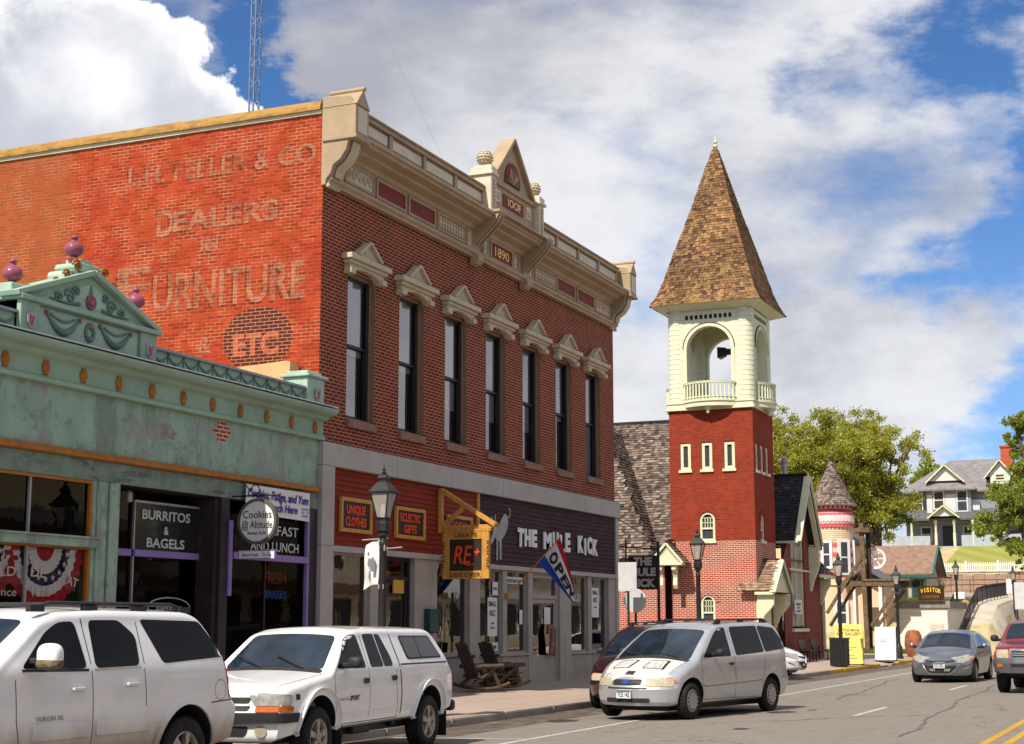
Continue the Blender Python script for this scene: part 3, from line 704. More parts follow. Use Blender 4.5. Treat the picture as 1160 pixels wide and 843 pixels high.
# end piers with scrolled brackets
def pier(xa, xb, outer):
    mb = MB()
    prof = [(16.53, 10.88), (16.53, 12.86), (15.86, 12.80), (15.70, 12.58), (15.70, 11.90), (15.86, 11.86), (15.92, 11.62), (16.06, 11.42), (16.24, 11.30), (16.30, 11.12), (16.40, 11.02), (16.42, 10.90)]
    mb.prism(prof, 'x', xa, xb)
    xm = (xa+xb)/2
    mb.prism([(xa-.02, 12.60), (xb+.02, 12.60), (xm, 13.0)], 'y', 15.68, 16.52)
    mb.tube((xm, 15.64, 13.0), (xm, 16.5, 13.0), .06, n=10)
    mb.box(xa-.04, xb+.04, 15.66, 16.5, 11.84, 11.93)
    o = mb.build('end_pier', M['beige'], BB, bevel=.012)
    p2 = MB(); p2.box(xa+.10, xb-.10, 15.685, 15.71, 12.0, 12.55); p2.build('pier_panel', M['beige_light'], o)
    q = MB()
    for k in range(4): q.lathe([(0, 0), (.055, .02), (.06, .06), (.03, .1)], (xa+.09+k*(xb-xa-.18)/3, 16.40, 10.84), 8)
    q.sweep([(-.14, 0), (.14, 0), (.14, .04), (-.14, .04)], [((xm, y, z), (1, 0, 0), (0, -.7, -.7)) for y, z in ((15.84, 11.84), (15.90, 11.60), (16.04, 11.40), (16.22, 11.28), (16.28, 11.10))])
    q.build('pier_scroll', M['cream_hood'], o, smooth=True)
pier(BX0-.04, BX0+.54, -1); pier(BX1-.54, BX1+.04, 1)
# centre bay: consoles, name block, gable, ball finials
CXB = 36.6
for x in (35.0, 38.2):
    mb = MB(); prof = [(16.46, 10.72), (16.30, 10.74), (16.20, 10.84), (16.22, 10.98), (16.34, 11.04), (16.32, 11.25), (16.14, 11.42), (15.94, 11.60), (15.74, 11.80), (15.62, 12.02), (15.62, 12.10), (16.5, 12.10)]
    mb.prism(prof, 'x', x-.17, x+.17); mb.box(x-.21, x+.21, 15.60, 16.4, 12.03, 12.11)
    for dx in (-.09, .09): mb.sweep([(-.03, 0), (.03, 0), (.03, .03), (-.03, .03)], [((x+dx, y, z), (1, 0, 0), (0, -.7, -.7)) for y, z in ((15.62, 11.98), (15.74, 11.78), (15.94, 11.58), (16.14, 11.40), (16.31, 11.22))])
    o = mb.build('console_bracket', M['beige'], BB, bevel=.008)
    # post above the bracket with beaded face and knobbed ball
    p = MB(); p.box(x-.17, x+.17, 15.86, 16.42, 12.1, 13.06); p.box(x-.23, x+.23, 15.80, 16.48, 13.06, 13.14); p.box(x-.19, x+.19, 15.84, 16.44, 13.14, 13.28); p.box(x-.15, x+.15, 15.88, 16.36, 13.28, 13.33)
    po = p.build('finial_post', M['beige_light'], BB, bevel=.012)
    q = MB()
    for k in range(8): q.box(x-.06, x+.06, 15.84, 15.87, 12.2+k*.1, 12.26+k*.1)
    q.build('beading', M['beige'], po)
    q = MB(); q.lathe([(.07, 13.33), (.10, 13.36), (.12, 13.40)]+[(.205*math.sin(a), 13.56-.205*math.cos(a)) for a in [R(35+i*14.5) for i in range(11)]], (x, 16.12, 0), 20); q.build('ball', M['cream_hood'], po, smooth=True)
    q = MB()
    for j in range(5):
        for i in range(14):
            a = 2*math.pi*(i+.5*(j % 2))/14; e = R(-40+j*22); rr = .202
            q.lathe([(0, .03), (.03, .012), (.04, 0)], (x+rr*math.cos(a)*math.cos(e), 16.12+rr*math.sin(a)*math.cos(e), 13.56+rr*math.sin(e)-.01), 5)
    q.build('ball_studs', M['cream_hood'], po)
mb = MB(); mb.box(35.18, 38.02, 16.02, 16.44, 12.05, 13.10); mb.box(35.17, 38.03, 15.96, 16.46, 12.98, 13.10)
mb.prism([(35.20, 15.62), (35.20, 16.02), (38.0, 16.02), (38.0, 15.62)], 'z', 12.045, 12.07)
mb.prism([(15.66, 12.07), (16.02, 12.36), (16.02, 12.07)], 'x', 35.22, 37.98)
mb.prism([(35.30, 13.10), (37.90, 13.10), (CXB, 14.40)], 'y', 16.06, 16.40)
for sg in (-1, 1): mb.bar((CXB+sg*1.36, 16.16, 13.10), (CXB, 16.16, 14.50), .44, .10)
nb = mb.build('centre_gable', M['beige'], BB, bevel=.01)
mb = MB(); mb.box(CXB-.68, CXB+.68, 16.0, 16.04, 12.50, 12.84); q = mb.build('name_panel', M['panel_red'], nb)
mb = MB(); mb.text('IOOF', (CXB, 15.995, 12.56), X_, Z_, .22, .84, bold=.012, ext=.02); mb.build('lettering', M['gold'], q)
for x in (CXB-1.02, CXB+1.02):
    f = MB(); f.box(x-.15, x+.15, 15.995, 16.03, 12.52, 12.86); fo = f.build('rosette_panel', M['beige_light'], nb); f = MB(); f.lathe([(0, -.03), (.06, -.03), (.11, 0)], (x, 15.99, 12.69), 8, 'y'); f.build('rosette', M['cream_hood'], fo)
mb = MB(); mb.box(CXB-.66, CXB+.66, 16.36, 16.39, 11.16, 11.56); q = mb.build('date_panel', M['panel_red'], BB)
mb = MB(); mb.text('1890', (CXB, 16.355, 11.24), X_, Z_, .26, .92, bold=.012, ext=.02); mb.build('lettering', M['gold'], q)
f = MB(); f.frame(CXB-.74, CXB+.74, 11.08, 11.64, .08, 16.33, 16.37); f.build('date_frame', M['beige'], BB, bevel=.006)
# fan light in the gable
mb = MB(); mb.prism([(CXB+.50*math.cos(a), 13.22+.62*math.sin(a)) for a in [math.pi*i/14 for i in range(15)]], 'y', 16.02, 16.07); fan = mb.build('fan_panel', M['panel_red'], nb)
mb = MB()
for i in range(7):
    a0, a1 = math.pi*i/7, math.pi*(i+1)/7
    mb.prism([(CXB, 13.23), (CXB+.36*math.cos(a0+.04), 13.23+.46*math.sin(a0+.04)), (CXB+.36*math.cos(a1-.04), 13.23+.46*math.sin(a1-.04))], 'y', 16.005, 16.03, i % 3)
mb.build('fan_glass', [mat('fan_green', (.06, .09, .03), .4), mat('fan_ochre', (.40, .22, .05), .4), mat('fan_rust', (.25, .08, .03), .4)], fan)
# painted wall sign, faded
def ghost(txt, yc, z, h, w, slope=0., hm='ghost_paint', edge=True, bold=.03):
    v = Vector((0, slope, 1)).normalized(); u = Vector((0, -1, slope)).normalized()
    if edge:
        e = MB(); e.text(txt, (BX0-.003, yc+.05, z-.035), u, v, h, w, bold=bold+.012, ext=.002); each(e, 'faded_shadow', M['ghost_edge'], BB, gap=.16, recalc=False)
    q = MB(); q.text(txt, (BX0-.006, yc, z), u, v, h, w, bold=bold, ext=.002); each(q, 'faded_lettering', M[hm], BB, gap=.16, recalc=False)
ghost('L.H. FELLER & CO', 19.15, 11.46, .43, 4.95, bold=.02)
ghost('D', 20.55, 10.20, .62, .46); ghost('EALERS', 18.98, 10.28, .46, 2.75)
ghost('IN', 19.35, 9.76, .32, .46, edge=False)
ghost('F', 21.35, 8.55, 1.05, .92, bold=.02); ghost('URNITURE', 18.85, 8.50, .84, 3.95, .0, bold=.02)
ghost('&', 19.38, 7.45, .38, .36, edge=False)
q = MB(); k = 40; q.prism([(18.04+.87*math.cos(2*math.pi*i/k), 7.67+.70*math.sin(2*math.pi*i/k)) for i in range(k)], 'x', BX0-.004, BX0-.0045); q.build('faded_disc', M['ghost_dark'], BB, recalc=False)
q = MB(); q.text('ETC', (BX0-.008, 18.08, 7.34), (0, -1, 0), Z_, .46, 1.15, bold=.05, ext=.002)
q.build('faded_lettering', brick_mat('ghost_bright', (.56, .13, .06), (.48, .10, .05), (.60, .32, .20), ms=.009, bw=.23, alpha=(1.6, .25, .5, .85)), BB, recalc=False)

# ---- shop fronts under the grey metal band
mb = MB(); xs = [BX0-.03, 30.8, 33.6, 36.7, 39.6, 42.6, BX1+.08]
for a, b in zip(xs, xs[1:]): mb.box(a+.006, b-.006, BY-.16, BY+.3, 4.90, 5.385)
mb.box(BX0-.02, 28.04, BY-.15, BY+.3, 3.24, 4.894); mb.box(BX0-.02, 28.04, BY-.15, BY+.3, .0, 3.232)
mb.box(BX1-.16, BX1+.07, BY-.10, BY+.3, 0, 4.894)
each(mb, 'band_panel', M['stone_grey'], BB, bevel=.006)
def laps(x0, x1, z0, z1, y, p, name, mt):
    mb = MB(); n = round((z1-z0)/p); h = (z1-z0)/n
    for i in range(n):
        a = z0+i*h; mb.add([(x0, y-.022, a), (x1, y-.022, a), (x1, y, a+h), (x0, y, a+h), (x0, y+.01, a), (x1, y+.01, a)], [(0, 1, 2, 3), (4, 5, 1, 0)])
    return mb.build(name, mt, BB, recalc=False)
laps(28.05, 35.26, 3.26, 4.895, BY-.03, .115, 'red_siding', M['siding_red']); laps(35.40, BX1-.16, 3.14, 4.895, BY-.03, .115, 'purple_siding', M['siding_purple'])
mb = MB(); mb.box(35.265, 35.395, BY-.09, BY, 3.0, 4.9); mb.build('corner_board', M['wood_yel'], BB)
mb = MB(); mb.box(28.04, 35.2, BY-.10, BY+.2, 3.13, 3.255); mb.box(35.41, BX1-.16, BY-.10, BY+.2, 3.02, 3.135); each(mb, 'lower_trim', M['stone_grey'], BB)
posts = [(29.80, 30.40, .02), (31.92, 33.07, .02), (34.90, 35.50, .02), (36.96, 37.22, 0), (38.60, 38.90, .02), (40.88, 41.74, .02), (43.16, 43.46, 0), (44.88, BX1-.17, .02)]
mb = MB()
for a, b, d in posts: mb.box(a, b, BY-.04-d, BY+.22, .04, 3.02 if a > 35 else 3.13)
mb.box(35.5, 38.62, BY-.02, BY+.20, .04, .80); mb.box(33.07, 34.9, BY-.02, BY+.20, .04, .84); mb.box(28.05, 29.8, BY-.02, BY+.2, .04, .84); mb.box(41.74, 44.88, BY-.02, BY+.2, .04, .76)
mb.box(28.05, 29.8, BY-.08, BY+.2, .84, .90); mb.box(33.07, 34.9, BY-.08, BY+.2, .84, .90); mb.box(35.46, 38.64, BY-.08, BY+.2, .80, .87); mb.box(41.7, 44.92, BY-.08, BY+.2, .76, .83)
mb.box(38.9, 40.88, BY-.02, BY+.2, 2.96, 3.02); mb.build('shopfront_frame', M['store_grey'], BB, bevel=.01)
mb = MB()
for a, b in ((35.5, 38.6), (41.76, 44.86), (33.1, 34.88)):
    n = int((b-a)/.13)
    for i in range(n): mb.box(a+i*(b-a)/n+.008, a+(i+1)*(b-a)/n-.008, BY-.034, BY-.02, .06, .74)
each(mb, 'beadboard', M['store_grey'], BB, gap=.03)
for i, (a, b, z0, z1) in enumerate(((28.05, 29.8, .90, 3.13), (33.07, 34.9, .90, 3.13), (35.5, 36.96, .87, 3.02), (37.22, 38.6, .87, 3.02), (41.74, 43.16, .83, 3.02), (43.46, 44.88, .83, 3.02))):
    f = MB(); f.frame(a+.003, b-.003, z0+.003, z1-.003, .05, BY+.04, BY+.12); fo = f.build('shop_window', M['store_grey'], BB)
    p = MB(); p.poly([(a+.05, BY+.08, z0+.05), (b-.05, BY+.08, z0+.05), (b-.05, BY+.08, z1-.05), (a+.05, BY+.08, z1-.05)]); p.build('pane', M['glass'], fo, recalc=False)
# doors
def shop_door(a, b, z1, y, col, glass, kick=.78, trans=2.36):
    f = MB(); f.frame(a+.004, b-.004, .045, z1, .09, y+.02, y+.14); f.box(a+.09, b-.09, y+.02, y+.14, trans-.05, trans+.05); fo = f.build('door', col, BB, bevel=.006)
    d = MB(); d.frame(a+.10, b-.10, .06, trans-.06, .10, y+.05, y+.10)
    d.box(a+.2, b-.2, y+.06, y+.09, .12, kick); d.build('door_leaf', col, fo)
    p = MB(); p.poly([(a+.19, y+.075, kick), (b-.19, y+.075, kick), (b-.19, y+.075, trans-.15), (a+.19, y+.075, trans-.15)])
    p.poly([(a+.09, y+.08, trans+.05), (b-.09, y+.08, trans+.05), (b-.09, y+.08, z1-.09), (a+.09, y+.08, z1-.09)]); p.build('pane', glass, fo, recalc=False)
    h = MB(); h.tube((a+.16, y-.01, 1.0), (a+.16, y-.01, 1.25), .014); h.tube((a+.16, y-.01, 1.02), (a+.16, y+.05, 1.02), .01); h.tube((a+.16, y-.01, 1.23), (a+.16, y+.05, 1.23), .01); h.build('handle', M['grey_metal'], fo)
    return fo
shop_door(38.9, 40.88, 2.96, BY, M['store_grey'], M['glass']); shop_door(30.40, 31.92, 3.13, BY+.05, M['black_wood'], M['glass'], .4, 2.65)
# shop rooms
mb = MB()
for a, b in ((28.0, 35.3), (35.4, 45.4)):
    mb.poly([(a, 20, 0), (b, 20, 0), (b, 20, 3.6), (a, 20, 3.6)]); mb.poly([(a, 16.72, .06), (b, 16.72, .06), (b, 20, .06), (a, 20, .06)]); mb.poly([(a, 16.72, 3.6), (b, 16.72, 3.6), (b, 20, 3.6), (a, 20, 3.6)])
    mb.poly([(a, 16.72, 0), (a, 20, 0), (a, 20, 3.6), (a, 16.72, 3.6)]); mb.poly([(b, 16.72, 0), (b, 20, 0), (b, 20, 3.6), (b, 16.72, 3.6)])
each(mb, 'shop_room', M['dim_in'], BB, recalc=False)
mb = MB(); mb.box(28.1, 29.8, BY+.3, BY+1.2, .5, .86); mb.box(33.1, 38.5, BY+.3, BY+1.1, .5, .84); mb.box(41.8, 44.8, BY+.3, BY+1.1, .5, .80)
for z in (.9, 1.5, 2.1): mb.box(30.5, 31.9, BY+1.5, BY+1.9, z, z+.03)
each(mb, 'display_shelf', mat('display_shelf', (.23, .17, .11), .7, var=.3), BB)
# ------------------------------------------------------------ the one-storey sage green shop
GX0, GX1, GY = 12.55, 27.5, 16.46
GB = thing('green_shop_building', 'one storey sage green shop front with swag frieze and small pediment', 'building', (20, 24, 0), world=True)
mb = MB(); wall_y(mb, GY, GX0, GX1, 4.42, 5.46); mb.box(GX0, GX1, GY+.3, 44, 5.2, 5.5); mb.build('front_wall', M['green_worn'], GB, recalc=False)
mb = MB(); mb.poly([(GX0, GY, 0), (GX0, 44, 0), (GX0, 44, 5.5), (GX0, GY, 5.5)]); mb.poly([(GX0, 44, 0), (GX1, 44, 0), (GX1, 44, 5.5), (GX0, 44, 5.5)]); mb.build('side_wall', M['side_brick'], GB, recalc=False)
mb = MB(); mb.prism([(GY+.02, 5.40), (GY-.10, 5.40), (GY-.12, 5.47), (GY-.05, 5.50), (GY-.05, 5.78), (GY-.16, 5.82), (GY-.20, 5.88), (GY-.36, 5.91), (GY-.42, 5.96), (GY-.44, 6.02), (GY+.3, 6.05)], 'x', GX0-.1, GX1+.12)
mb.build('cornice', M['green'], GB, bevel=.008)
mb = MB(); mb.box(GX0-.1, GX1+.1, GY-.43, GY+.3, 6.052, 6.075); mb.build('cornice_flashing', M['metal_lead'], GB)
mb = MB(); mb.prism([(GY, 4.30), (GY-.10, 4.32), (GY-.10, 4.36), (GY-.05, 4.43), (GY, 4.43)], 'x', GX0, GX1-.02); mb.build('ochre_moulding', M['orange_trim'], GB)
# ochre rosettes under the cornice
ros = MB(); 
for i in range(17):
    x = 18.12+.915*(i-6)
    if x > 27.4: break
    q = MB(); q.lathe([(0, -.045), (.05, -.04), (.075, -.01), (.085, .0)], (0, 0, 0), 12, 'y')
    for k in range(6): q.lathe([(0, -.03), (.028, -.02), (.035, 0)], (.062*math.cos(k*math.pi/3), -.005, .062*math.sin(k*math.pi/3)), 6, 'y')
    q.v = [(x+p[0], GY-.055+p[1], 5.64+p[2]*1.45) for p in q.v]; q.build('rosette', M['orange_trim'], GB, smooth=True)
# frieze with swags either side of the pediment
def frieze(x0, x1):
    f = MB(); f.box(x0, x1, GY-.06, GY+.2, 6.075, 6.38); f.box(x0, x1, GY-.12, GY+.2, 6.075, 6.13); o = f.build('frieze', M['green'], GB)
    f = MB(); f.box(x0, x1, GY-.13, GY+.26, 6.38, 6.425); f.build('frieze_cap', mat('frieze_cap', (.27, .30, .32), .45, .3), o)
    n = max(1, int((x1-x0)/.44)); w = (x1-x0)/n
    s = MB(); b = MB()
    for i in range(n):
        xa = x0+i*w; pts = [(xa+w*k/8, GY-.075, 6.33-.13*math.sin(math.pi*k/8)) for k in range(9)]; s.path(pts, [.010, .014, .02, .025, .027, .025, .02, .014, .010], 6)
        s.tube((xa, GY-.075, 6.33), (xa, GY-.07, 6.16), .016, .008, 6)
        b.lathe([(0, -.028), (.022, -.018), (.026, 0)], (xa, GY-.075, 6.34), 8, 'y')
    s.build('swag', M['green_dark'], o, smooth=True); b.build('swag_bead', M['mauve'], o, smooth=True)
frieze(GX0, 18.27); frieze(21.73, 26.78)
PXC = 19.97
mb = MB(); mb.box(18.28, 21.72, GY-.10, GY+.4, 6.076, 6.60)
for x in (18.50, 21.50): mb.box(x-.22, x+.22, GY-.17, GY+.45, 6.077, 6.601)
mb.box(18.22, 21.78, GY-.24, GY+.5, 6.60, 6.68)
mb.prism([(18.25, 6.68), (21.75, 6.68), (PXC, 7.30)], 'y', GY-.10, GY+.30)
for sg in (-1, 1): mb.bar((PXC+sg*1.80, GY-.02, 6.685), (PXC, GY-.02, 7.36), .40, .09)
ped = mb.build('pediment', M['green'], GB, bevel=.01)
mb = MB(); mb.prism([(18.75, 6.71), (21.2, 6.71), (PXC, 7.17)], 'y', GY-.115, GY-.10); mb.box(18.76, 21.24, GY-.115, GY-.1, 6.16, 6.56); each(mb, 'pediment_panel', M['green_pale'], ped)
def curl(mb, cx, cz, r, sg, y, turns=1.6, rad=.022, n=16):
    pts = [(cx+sg*r*(1-k/n)*math.cos(k/n*turns*2*math.pi), y, cz+r*(1-k/n)*math.sin(k/n*turns*2*math.pi)) for k in range(n)]; mb.path(pts, rad, 6)
mb = MB(); y = GY-.13
for sg in (-1, 1):
    curl(mb, PXC+sg*.52, 6.86, .13, sg, y); curl(mb, PXC+sg*.80, 6.80, .09, -sg, y); curl(mb, PXC+sg*.36, 6.98, .08, sg, y)
    mb.path([(PXC+sg*.28, y, 6.78), (PXC+sg*.6, y, 6.74), (PXC+sg*1.0, y, 6.76)], [.03, .02, .012], 6)
    cx = PXC+sg*.66; pts = [(cx-.38+.76*k/10, y, 6.48-.24*math.sin(math.pi*k/10)) for k in range(11)]; mb.path(pts, [.02, .03, .045, .055, .06, .065, .06, .055, .045, .03, .02], 8)
    pts = [(cx-.30+.60*k/8, y, 6.50-.08*math.sin(math.pi*k/8)) for k in range(9)]; mb.path(pts, .02, 6)
mb.path([(PXC+.10*math.cos(a), y, 6.35+.13*math.sin(a)) for a in [k*math.pi/6 for k in range(13)]], .035, 6)
mb.prism([(PXC-.05, 7.0), (PXC+.05, 7.0), (PXC, 7.16)], 'y', y, y+.02)
each(mb, 'carved_scroll', M['green_dark'], ped, smooth=True)
mb = MB(); mb.lathe([(0, -.05), (.05, -.05), (.07, -.02), (.12, -.03), (.13, 0)], (PXC, GY-.12, 6.86), 14, 'y')
for sg in (-1, 1):
    for dx in (-.40, .40): mb.lathe([(0, -.03), (.04, -.02), (.045, 0)], (PXC+sg*.66+dx, GY-.13, 6.50), 8, 'y')
for dz in (-.1, .1): mb.lathe([(0, -.03), (.04, -.02), (.045, 0)], (PXC, GY-.14, 6.35+dz), 8, 'y')
each(mb, 'carved_flower', M['mauve'], ped, smooth=True)
mb = MB()
for x in (18.50, 21.50, 27.15):
    mb.prism([(x-.09, 6.42), (x+.09, 6.42), (x+.09, 6.26), (x, 6.16), (x-.09, 6.26)], 'y', GY-.205, GY-.17)
each(mb, 'shield', mat('shield_grey', (.42, .36, .38), .6), ped)
mb = MB()
for x in (18.50, 21.50, 27.15): mb.prism([(x-.05, 6.38), (x, 6.33), (x+.05, 6.38), (x+.03, 6.25), (x, 6.20), (x-.03, 6.25)], 'y', GY-.22, GY-.203)
each(mb, 'shield_device', M['mauve'], ped)
# crest blocks and finials
mb = MB(); mb.box(PXC-.42, PXC+.42, GY-.06, GY+.36, 7.16, 7.34); mb.box(PXC-.24, PXC+.24, GY-.08, GY+.38, 7.34, 7.50); mb.box(PXC-.17, PXC+.17, GY, GY+.30, 7.50, 7.58)
for k, sg in enumerate((-1, 1)):
    mb.tube((PXC+sg*.44, GY-.06, 7.24), (PXC+sg*.44, GY+.36, 7.24), .09, n=12); mb.tube((PXC+sg*.27, GY-.08, 7.42), (PXC+sg*.27, GY+.38, 7.42), .07, n=12)
for x in (18.40, 21.30): mb.box(x-.22, x+.22, GY-.05, GY+.40, 6.68, 6.86)
mb.box(26.80, 27.48, GY-.14, GY+.45, 6.076, 6.64); mb.box(26.74, 27.54, GY-.2, GY+.5, 6.64, 6.70); mb.box(26.86, 27.42, GY-.1, GY+.4, 6.70, 6.78)
each(mb, 'crest_block', M['green_pale'], GB, bevel=.012)
mb = MB()
for sg in (-1, 1): curl(mb, PXC+sg*.34, 7.42, .11, sg, GY-.09, 1.4, .028); curl(mb, PXC+sg*.58, 7.22, .09, sg, GY-.09, 1.4, .026); curl(mb, PXC+sg*.82, 7.06, .07, sg, GY-.09, 1.4, .022)
each(mb, 'gilt_scroll', M['orange_trim'], GB, smooth=True)
for x, z, k in ((18.40, 6.86, 1.), (PXC-.16, 7.57, 1.), (21.28, 6.96, 1.0)):
    mb = MB(); YF = GY+.14 if x < 21 else GY-.02; P = [(.06, -.08), (.10, .015), (.07, .045), (.055, .06), (.11, .085), (.155, .13), (.165, .19), (.145, .25), (.09, .29), (.045, .315), (.035, .345), (.06, .365), (.062, .39), (.03, .42), (0, .43)]
    n = 20; vs = []
    for r_, h_ in P:
        for i in range(n):
            fl = 1-.06*(i % 2)*(1 if .08 < h_ < .27 else 0); a = 2*math.pi*i/n; vs.append((x+k*r_*fl*math.cos(a), YF+k*r_*fl*math.sin(a), z+k*h_))
    mb.add(vs, [(j*n+i, j*n+(i+1) % n, (j+1)*n+(i+1) % n, (j+1)*n+i) for j in range(len(P)-1) for i in range(n)]); mb.build('finial', M['mauve'], GB, smooth=True, angle=60)
mb = MB(); mb.prism([(16.95, 6.0), (16.95, 7.04), (17.05, 7.06), (22, 6.78), (22, 6.0)], 'x', 27.12, 27.49); mb.build('end_parapet', mat('peach_stucco', (.62, .36, .18), .8, var=.12), GB)
mb = MB(); random.seed(6); mb.prism([(22.3+.34*random.uniform(.6, 1.1)*math.cos(a), 4.98+.17*random.uniform(.6, 1.1)*math.sin(a)) for a in [k*math.pi/9 for k in range(18)]], 'y', GY-.003, GY); mb.build('peeled_patch', mat('bare_plaster', (.30, .27, .265), .9, var=.2, vs=6), GB)
# bare brick showing where the plaster fell off
mb = MB(); random.seed(4)
for r_ in range(6):
    w = [.12, .2, .26, .24, .17, .1][r_]; mb.box(24.03-w+random.uniform(-.05, .03), 24.03+w+random.uniform(-.03, .05), GY-.006, GY+.01, 4.98+r_*.075, 5.046+r_*.075)
mb.build('bare_brick', M['church_brick'], GB)
# wooden beam and pilasters
mb = MB(); mb.box(GX0, GX1, GY-.02, GY+.3, 3.96, 4.30); mb.build('beam', M['green_beam'], GB, bevel=.008)
mb = MB()
for a, b in ((20.47, 20.72), (20.75, 21.0)): mb.box(a, b, GY-.05-(.03 if a > 20.7 else 0), GY+.3, .05, 3.958)
mb.box(21.002, 21.06, GY, GY+1.1, .05, 3.95); mb.box(GX0, 20.47, GY-.10, GY+.2, 2.86, 3.03); mb.box(GX0, 20.47, GY-.14, GY+.2, 3.0, 3.035); mb.box(GX0, 20.47, GY-.06, GY+.2, .05, .8); mb.box(20.38, 20.47, GY-.02, GY+.2, .8, 3.958)
mb.build('shopfront_frame', M['green_worn'], GB, bevel=.008)
mb = MB(); mb.box(GX0, 20.38, GY, GY+.1, 3.91, 3.958); mb.box(20.33, 20.38, GY, GY+.1, 3.035, 3.91); mb.box(20.33, 20.38, GY, GY+.1, .8, 2.83); mb.box(GX0, 20.38, GY, GY+.1, 2.83, 2.858); each(mb, 'window_bead', M['orange_trim'], GB)
mb = MB()
for x in (13.8, 15.5, 17.2, 18.92): mb.box(x-.02, x+.02, GY+.02, GY+.07, .8, 3.91)
each(mb, 'mullion', mat('grey_mullion', (.30, .29, .29), .5), GB)
def pane(parent, x0, x1, z0, z1, y, mt, name='pane'):
    p = MB(); p.poly([(x0, y, z0), (x1, y, z0), (x1, y, z1), (x0, y, z1)]); return p.build(name, mt, parent, recalc=False)
pane(GB, GX0+.1, 20.33, 3.04, 3.91, GY+.06, M['glass_dark'], 'transom_pane'); pane(GB, GX0+.1, 20.33, .8, 2.83, GY+.06, M['glass_clear'], 'shop_pane')
mb = MB()
for txt, x, z, w, sp in (('WOR', 17.0, 2.28, .52, .2), ('LD', 18.55, 2.36, .34, .05), ('DE', 19.22, 2.36, .34, -.05), ('AT', 20.02, 2.24, .27, -.25)): mb.text(txt, (x, GY+.05, z), X_, Z_, .15, w, bold=.01, ext=.002, spin=sp)
mb.text('Since', (18.50, GY+.05, 2.06), X_, Z_, .13, .5, ext=.002); mb.text('1879', (19.32, GY+.05, 2.06), X_, Z_, .13, .42, ext=.002); each(mb, 'window_lettering', mat('gilt_grey', (.42, .36, .30), .5), GB, gap=.12)
# dark recessed entrance with purple bars
mb = MB(); mb.box(21.06, 24.05, GY+1.0, GY+1.1, .05, 3.95); mb.poly([(21.0, GY, 3.955), (24.3, GY, 3.955), (24.3, GY+1.1, 3.955), (21.0, GY+1.1, 3.955)]); mb.box(24.05, 24.32, GY-.02, GY+1.1, .05, 3.955)
mb.box(27.14, GX1, GY-.02, GY+.3, .05, 3.955); each(mb, 'dark_frame', M['plum_black'], GB)
mb = MB(); mb.box(23.93, 24.05, GY+.04, GY+1.0, .05, 3.95); mb.box(21.98, 22.03, GY+.42, GY+.47, .05, 3.95); each(mb, 'entrance_post', M['plum_black'], GB)
mb = MB(); mb.box(21.06, 21.98, GY+.40, GY+.50, 2.80, 2.92); mb.box(22.03, 23.93, GY+.36, GY+.46, 2.80, 2.92)
mb.box(24.30, 24.40, GY-.06, GY+.02, 2.15, 3.55); mb.box(24.45, 27.14, GY-.07, GY+.05, 2.84, 2.97); mb.box(27.07, 27.15, GY-.06, GY+.02, .3, 2.84); mb.box(27.07, 27.15, GY-.06, GY+.02, 2.97, 3.9); each(mb, 'purple_bar', M['purple_trim'], GB, bevel=.006)
mb = MB(); mb.box(22.0, 22.03, GY+.38, GY+.44, .05, 2.8); mb.box(22.03, 23.93, GY+.38, GY+.44, 3.74, 3.78); mb.box(22.0, 22.03, GY+.38, GY+.44, 2.92, 3.78); mb.build('metal_strip', M['grey_metal'], GB)
pane(GB, 22.05, 23.92, 2.92, 3.74, GY+.42, mat('black_sign_glass', (.018, .022, .021), .12, var=.2), 'lettered_pane'); pane(GB, 22.05, 23.92, .1, 2.8, GY+.42, M['glass_dark'], 'shop_pane'); pane(GB, 21.08, 21.98, .1, 2.8, GY+.45, M['glass_dark'], 'shop_pane'); pane(GB, 21.08, 21.98, 2.92, 3.9, GY+.45, M['glass_dark'], 'transom_pane')
let = mat('silver_lettering', (.50, .56, .53), .5)
mb = MB(); mb.text('BURRITOS', (22.97, GY+.41, 3.47), X_, Z_, .17, 1.42, bold=.02, ext=.003); mb.text('&', (22.97, GY+.41, 3.22), X_, Z_, .15, bold=.02, ext=.003); mb.text('BAGELS', (22.97, GY+.41, 2.98), X_, Z_, .17, 1.12, bold=.02, ext=.003)
each(mb, 'window_lettering', let, GB, gap=.10)
mb = MB(); mb.path([(23.12+.62*math.cos(a), GY+.40, 1.93+.17*math.sin(a)) for a in [k*math.pi/16 for k in range(33)]], .012, 5); mb.text('Bakery', (23.12, GY+.405, 1.88), X_, Z_, .12, .75, ext=.003, shear=.2); mb.build('window_emblem', mat('pale_line', (.45, .45, .45), .5), GB)
mb = MB(); mb.lathe([(0, 0), (.06, 0), (.06, .16), (0, .18)], (21.72, GY+.3, 3.72), 12); mb.box(21.69, 21.75, GY+.28, GY+.45, 3.88, 3.91); mb.build('security_lamp', M['grey_metal'], GB)
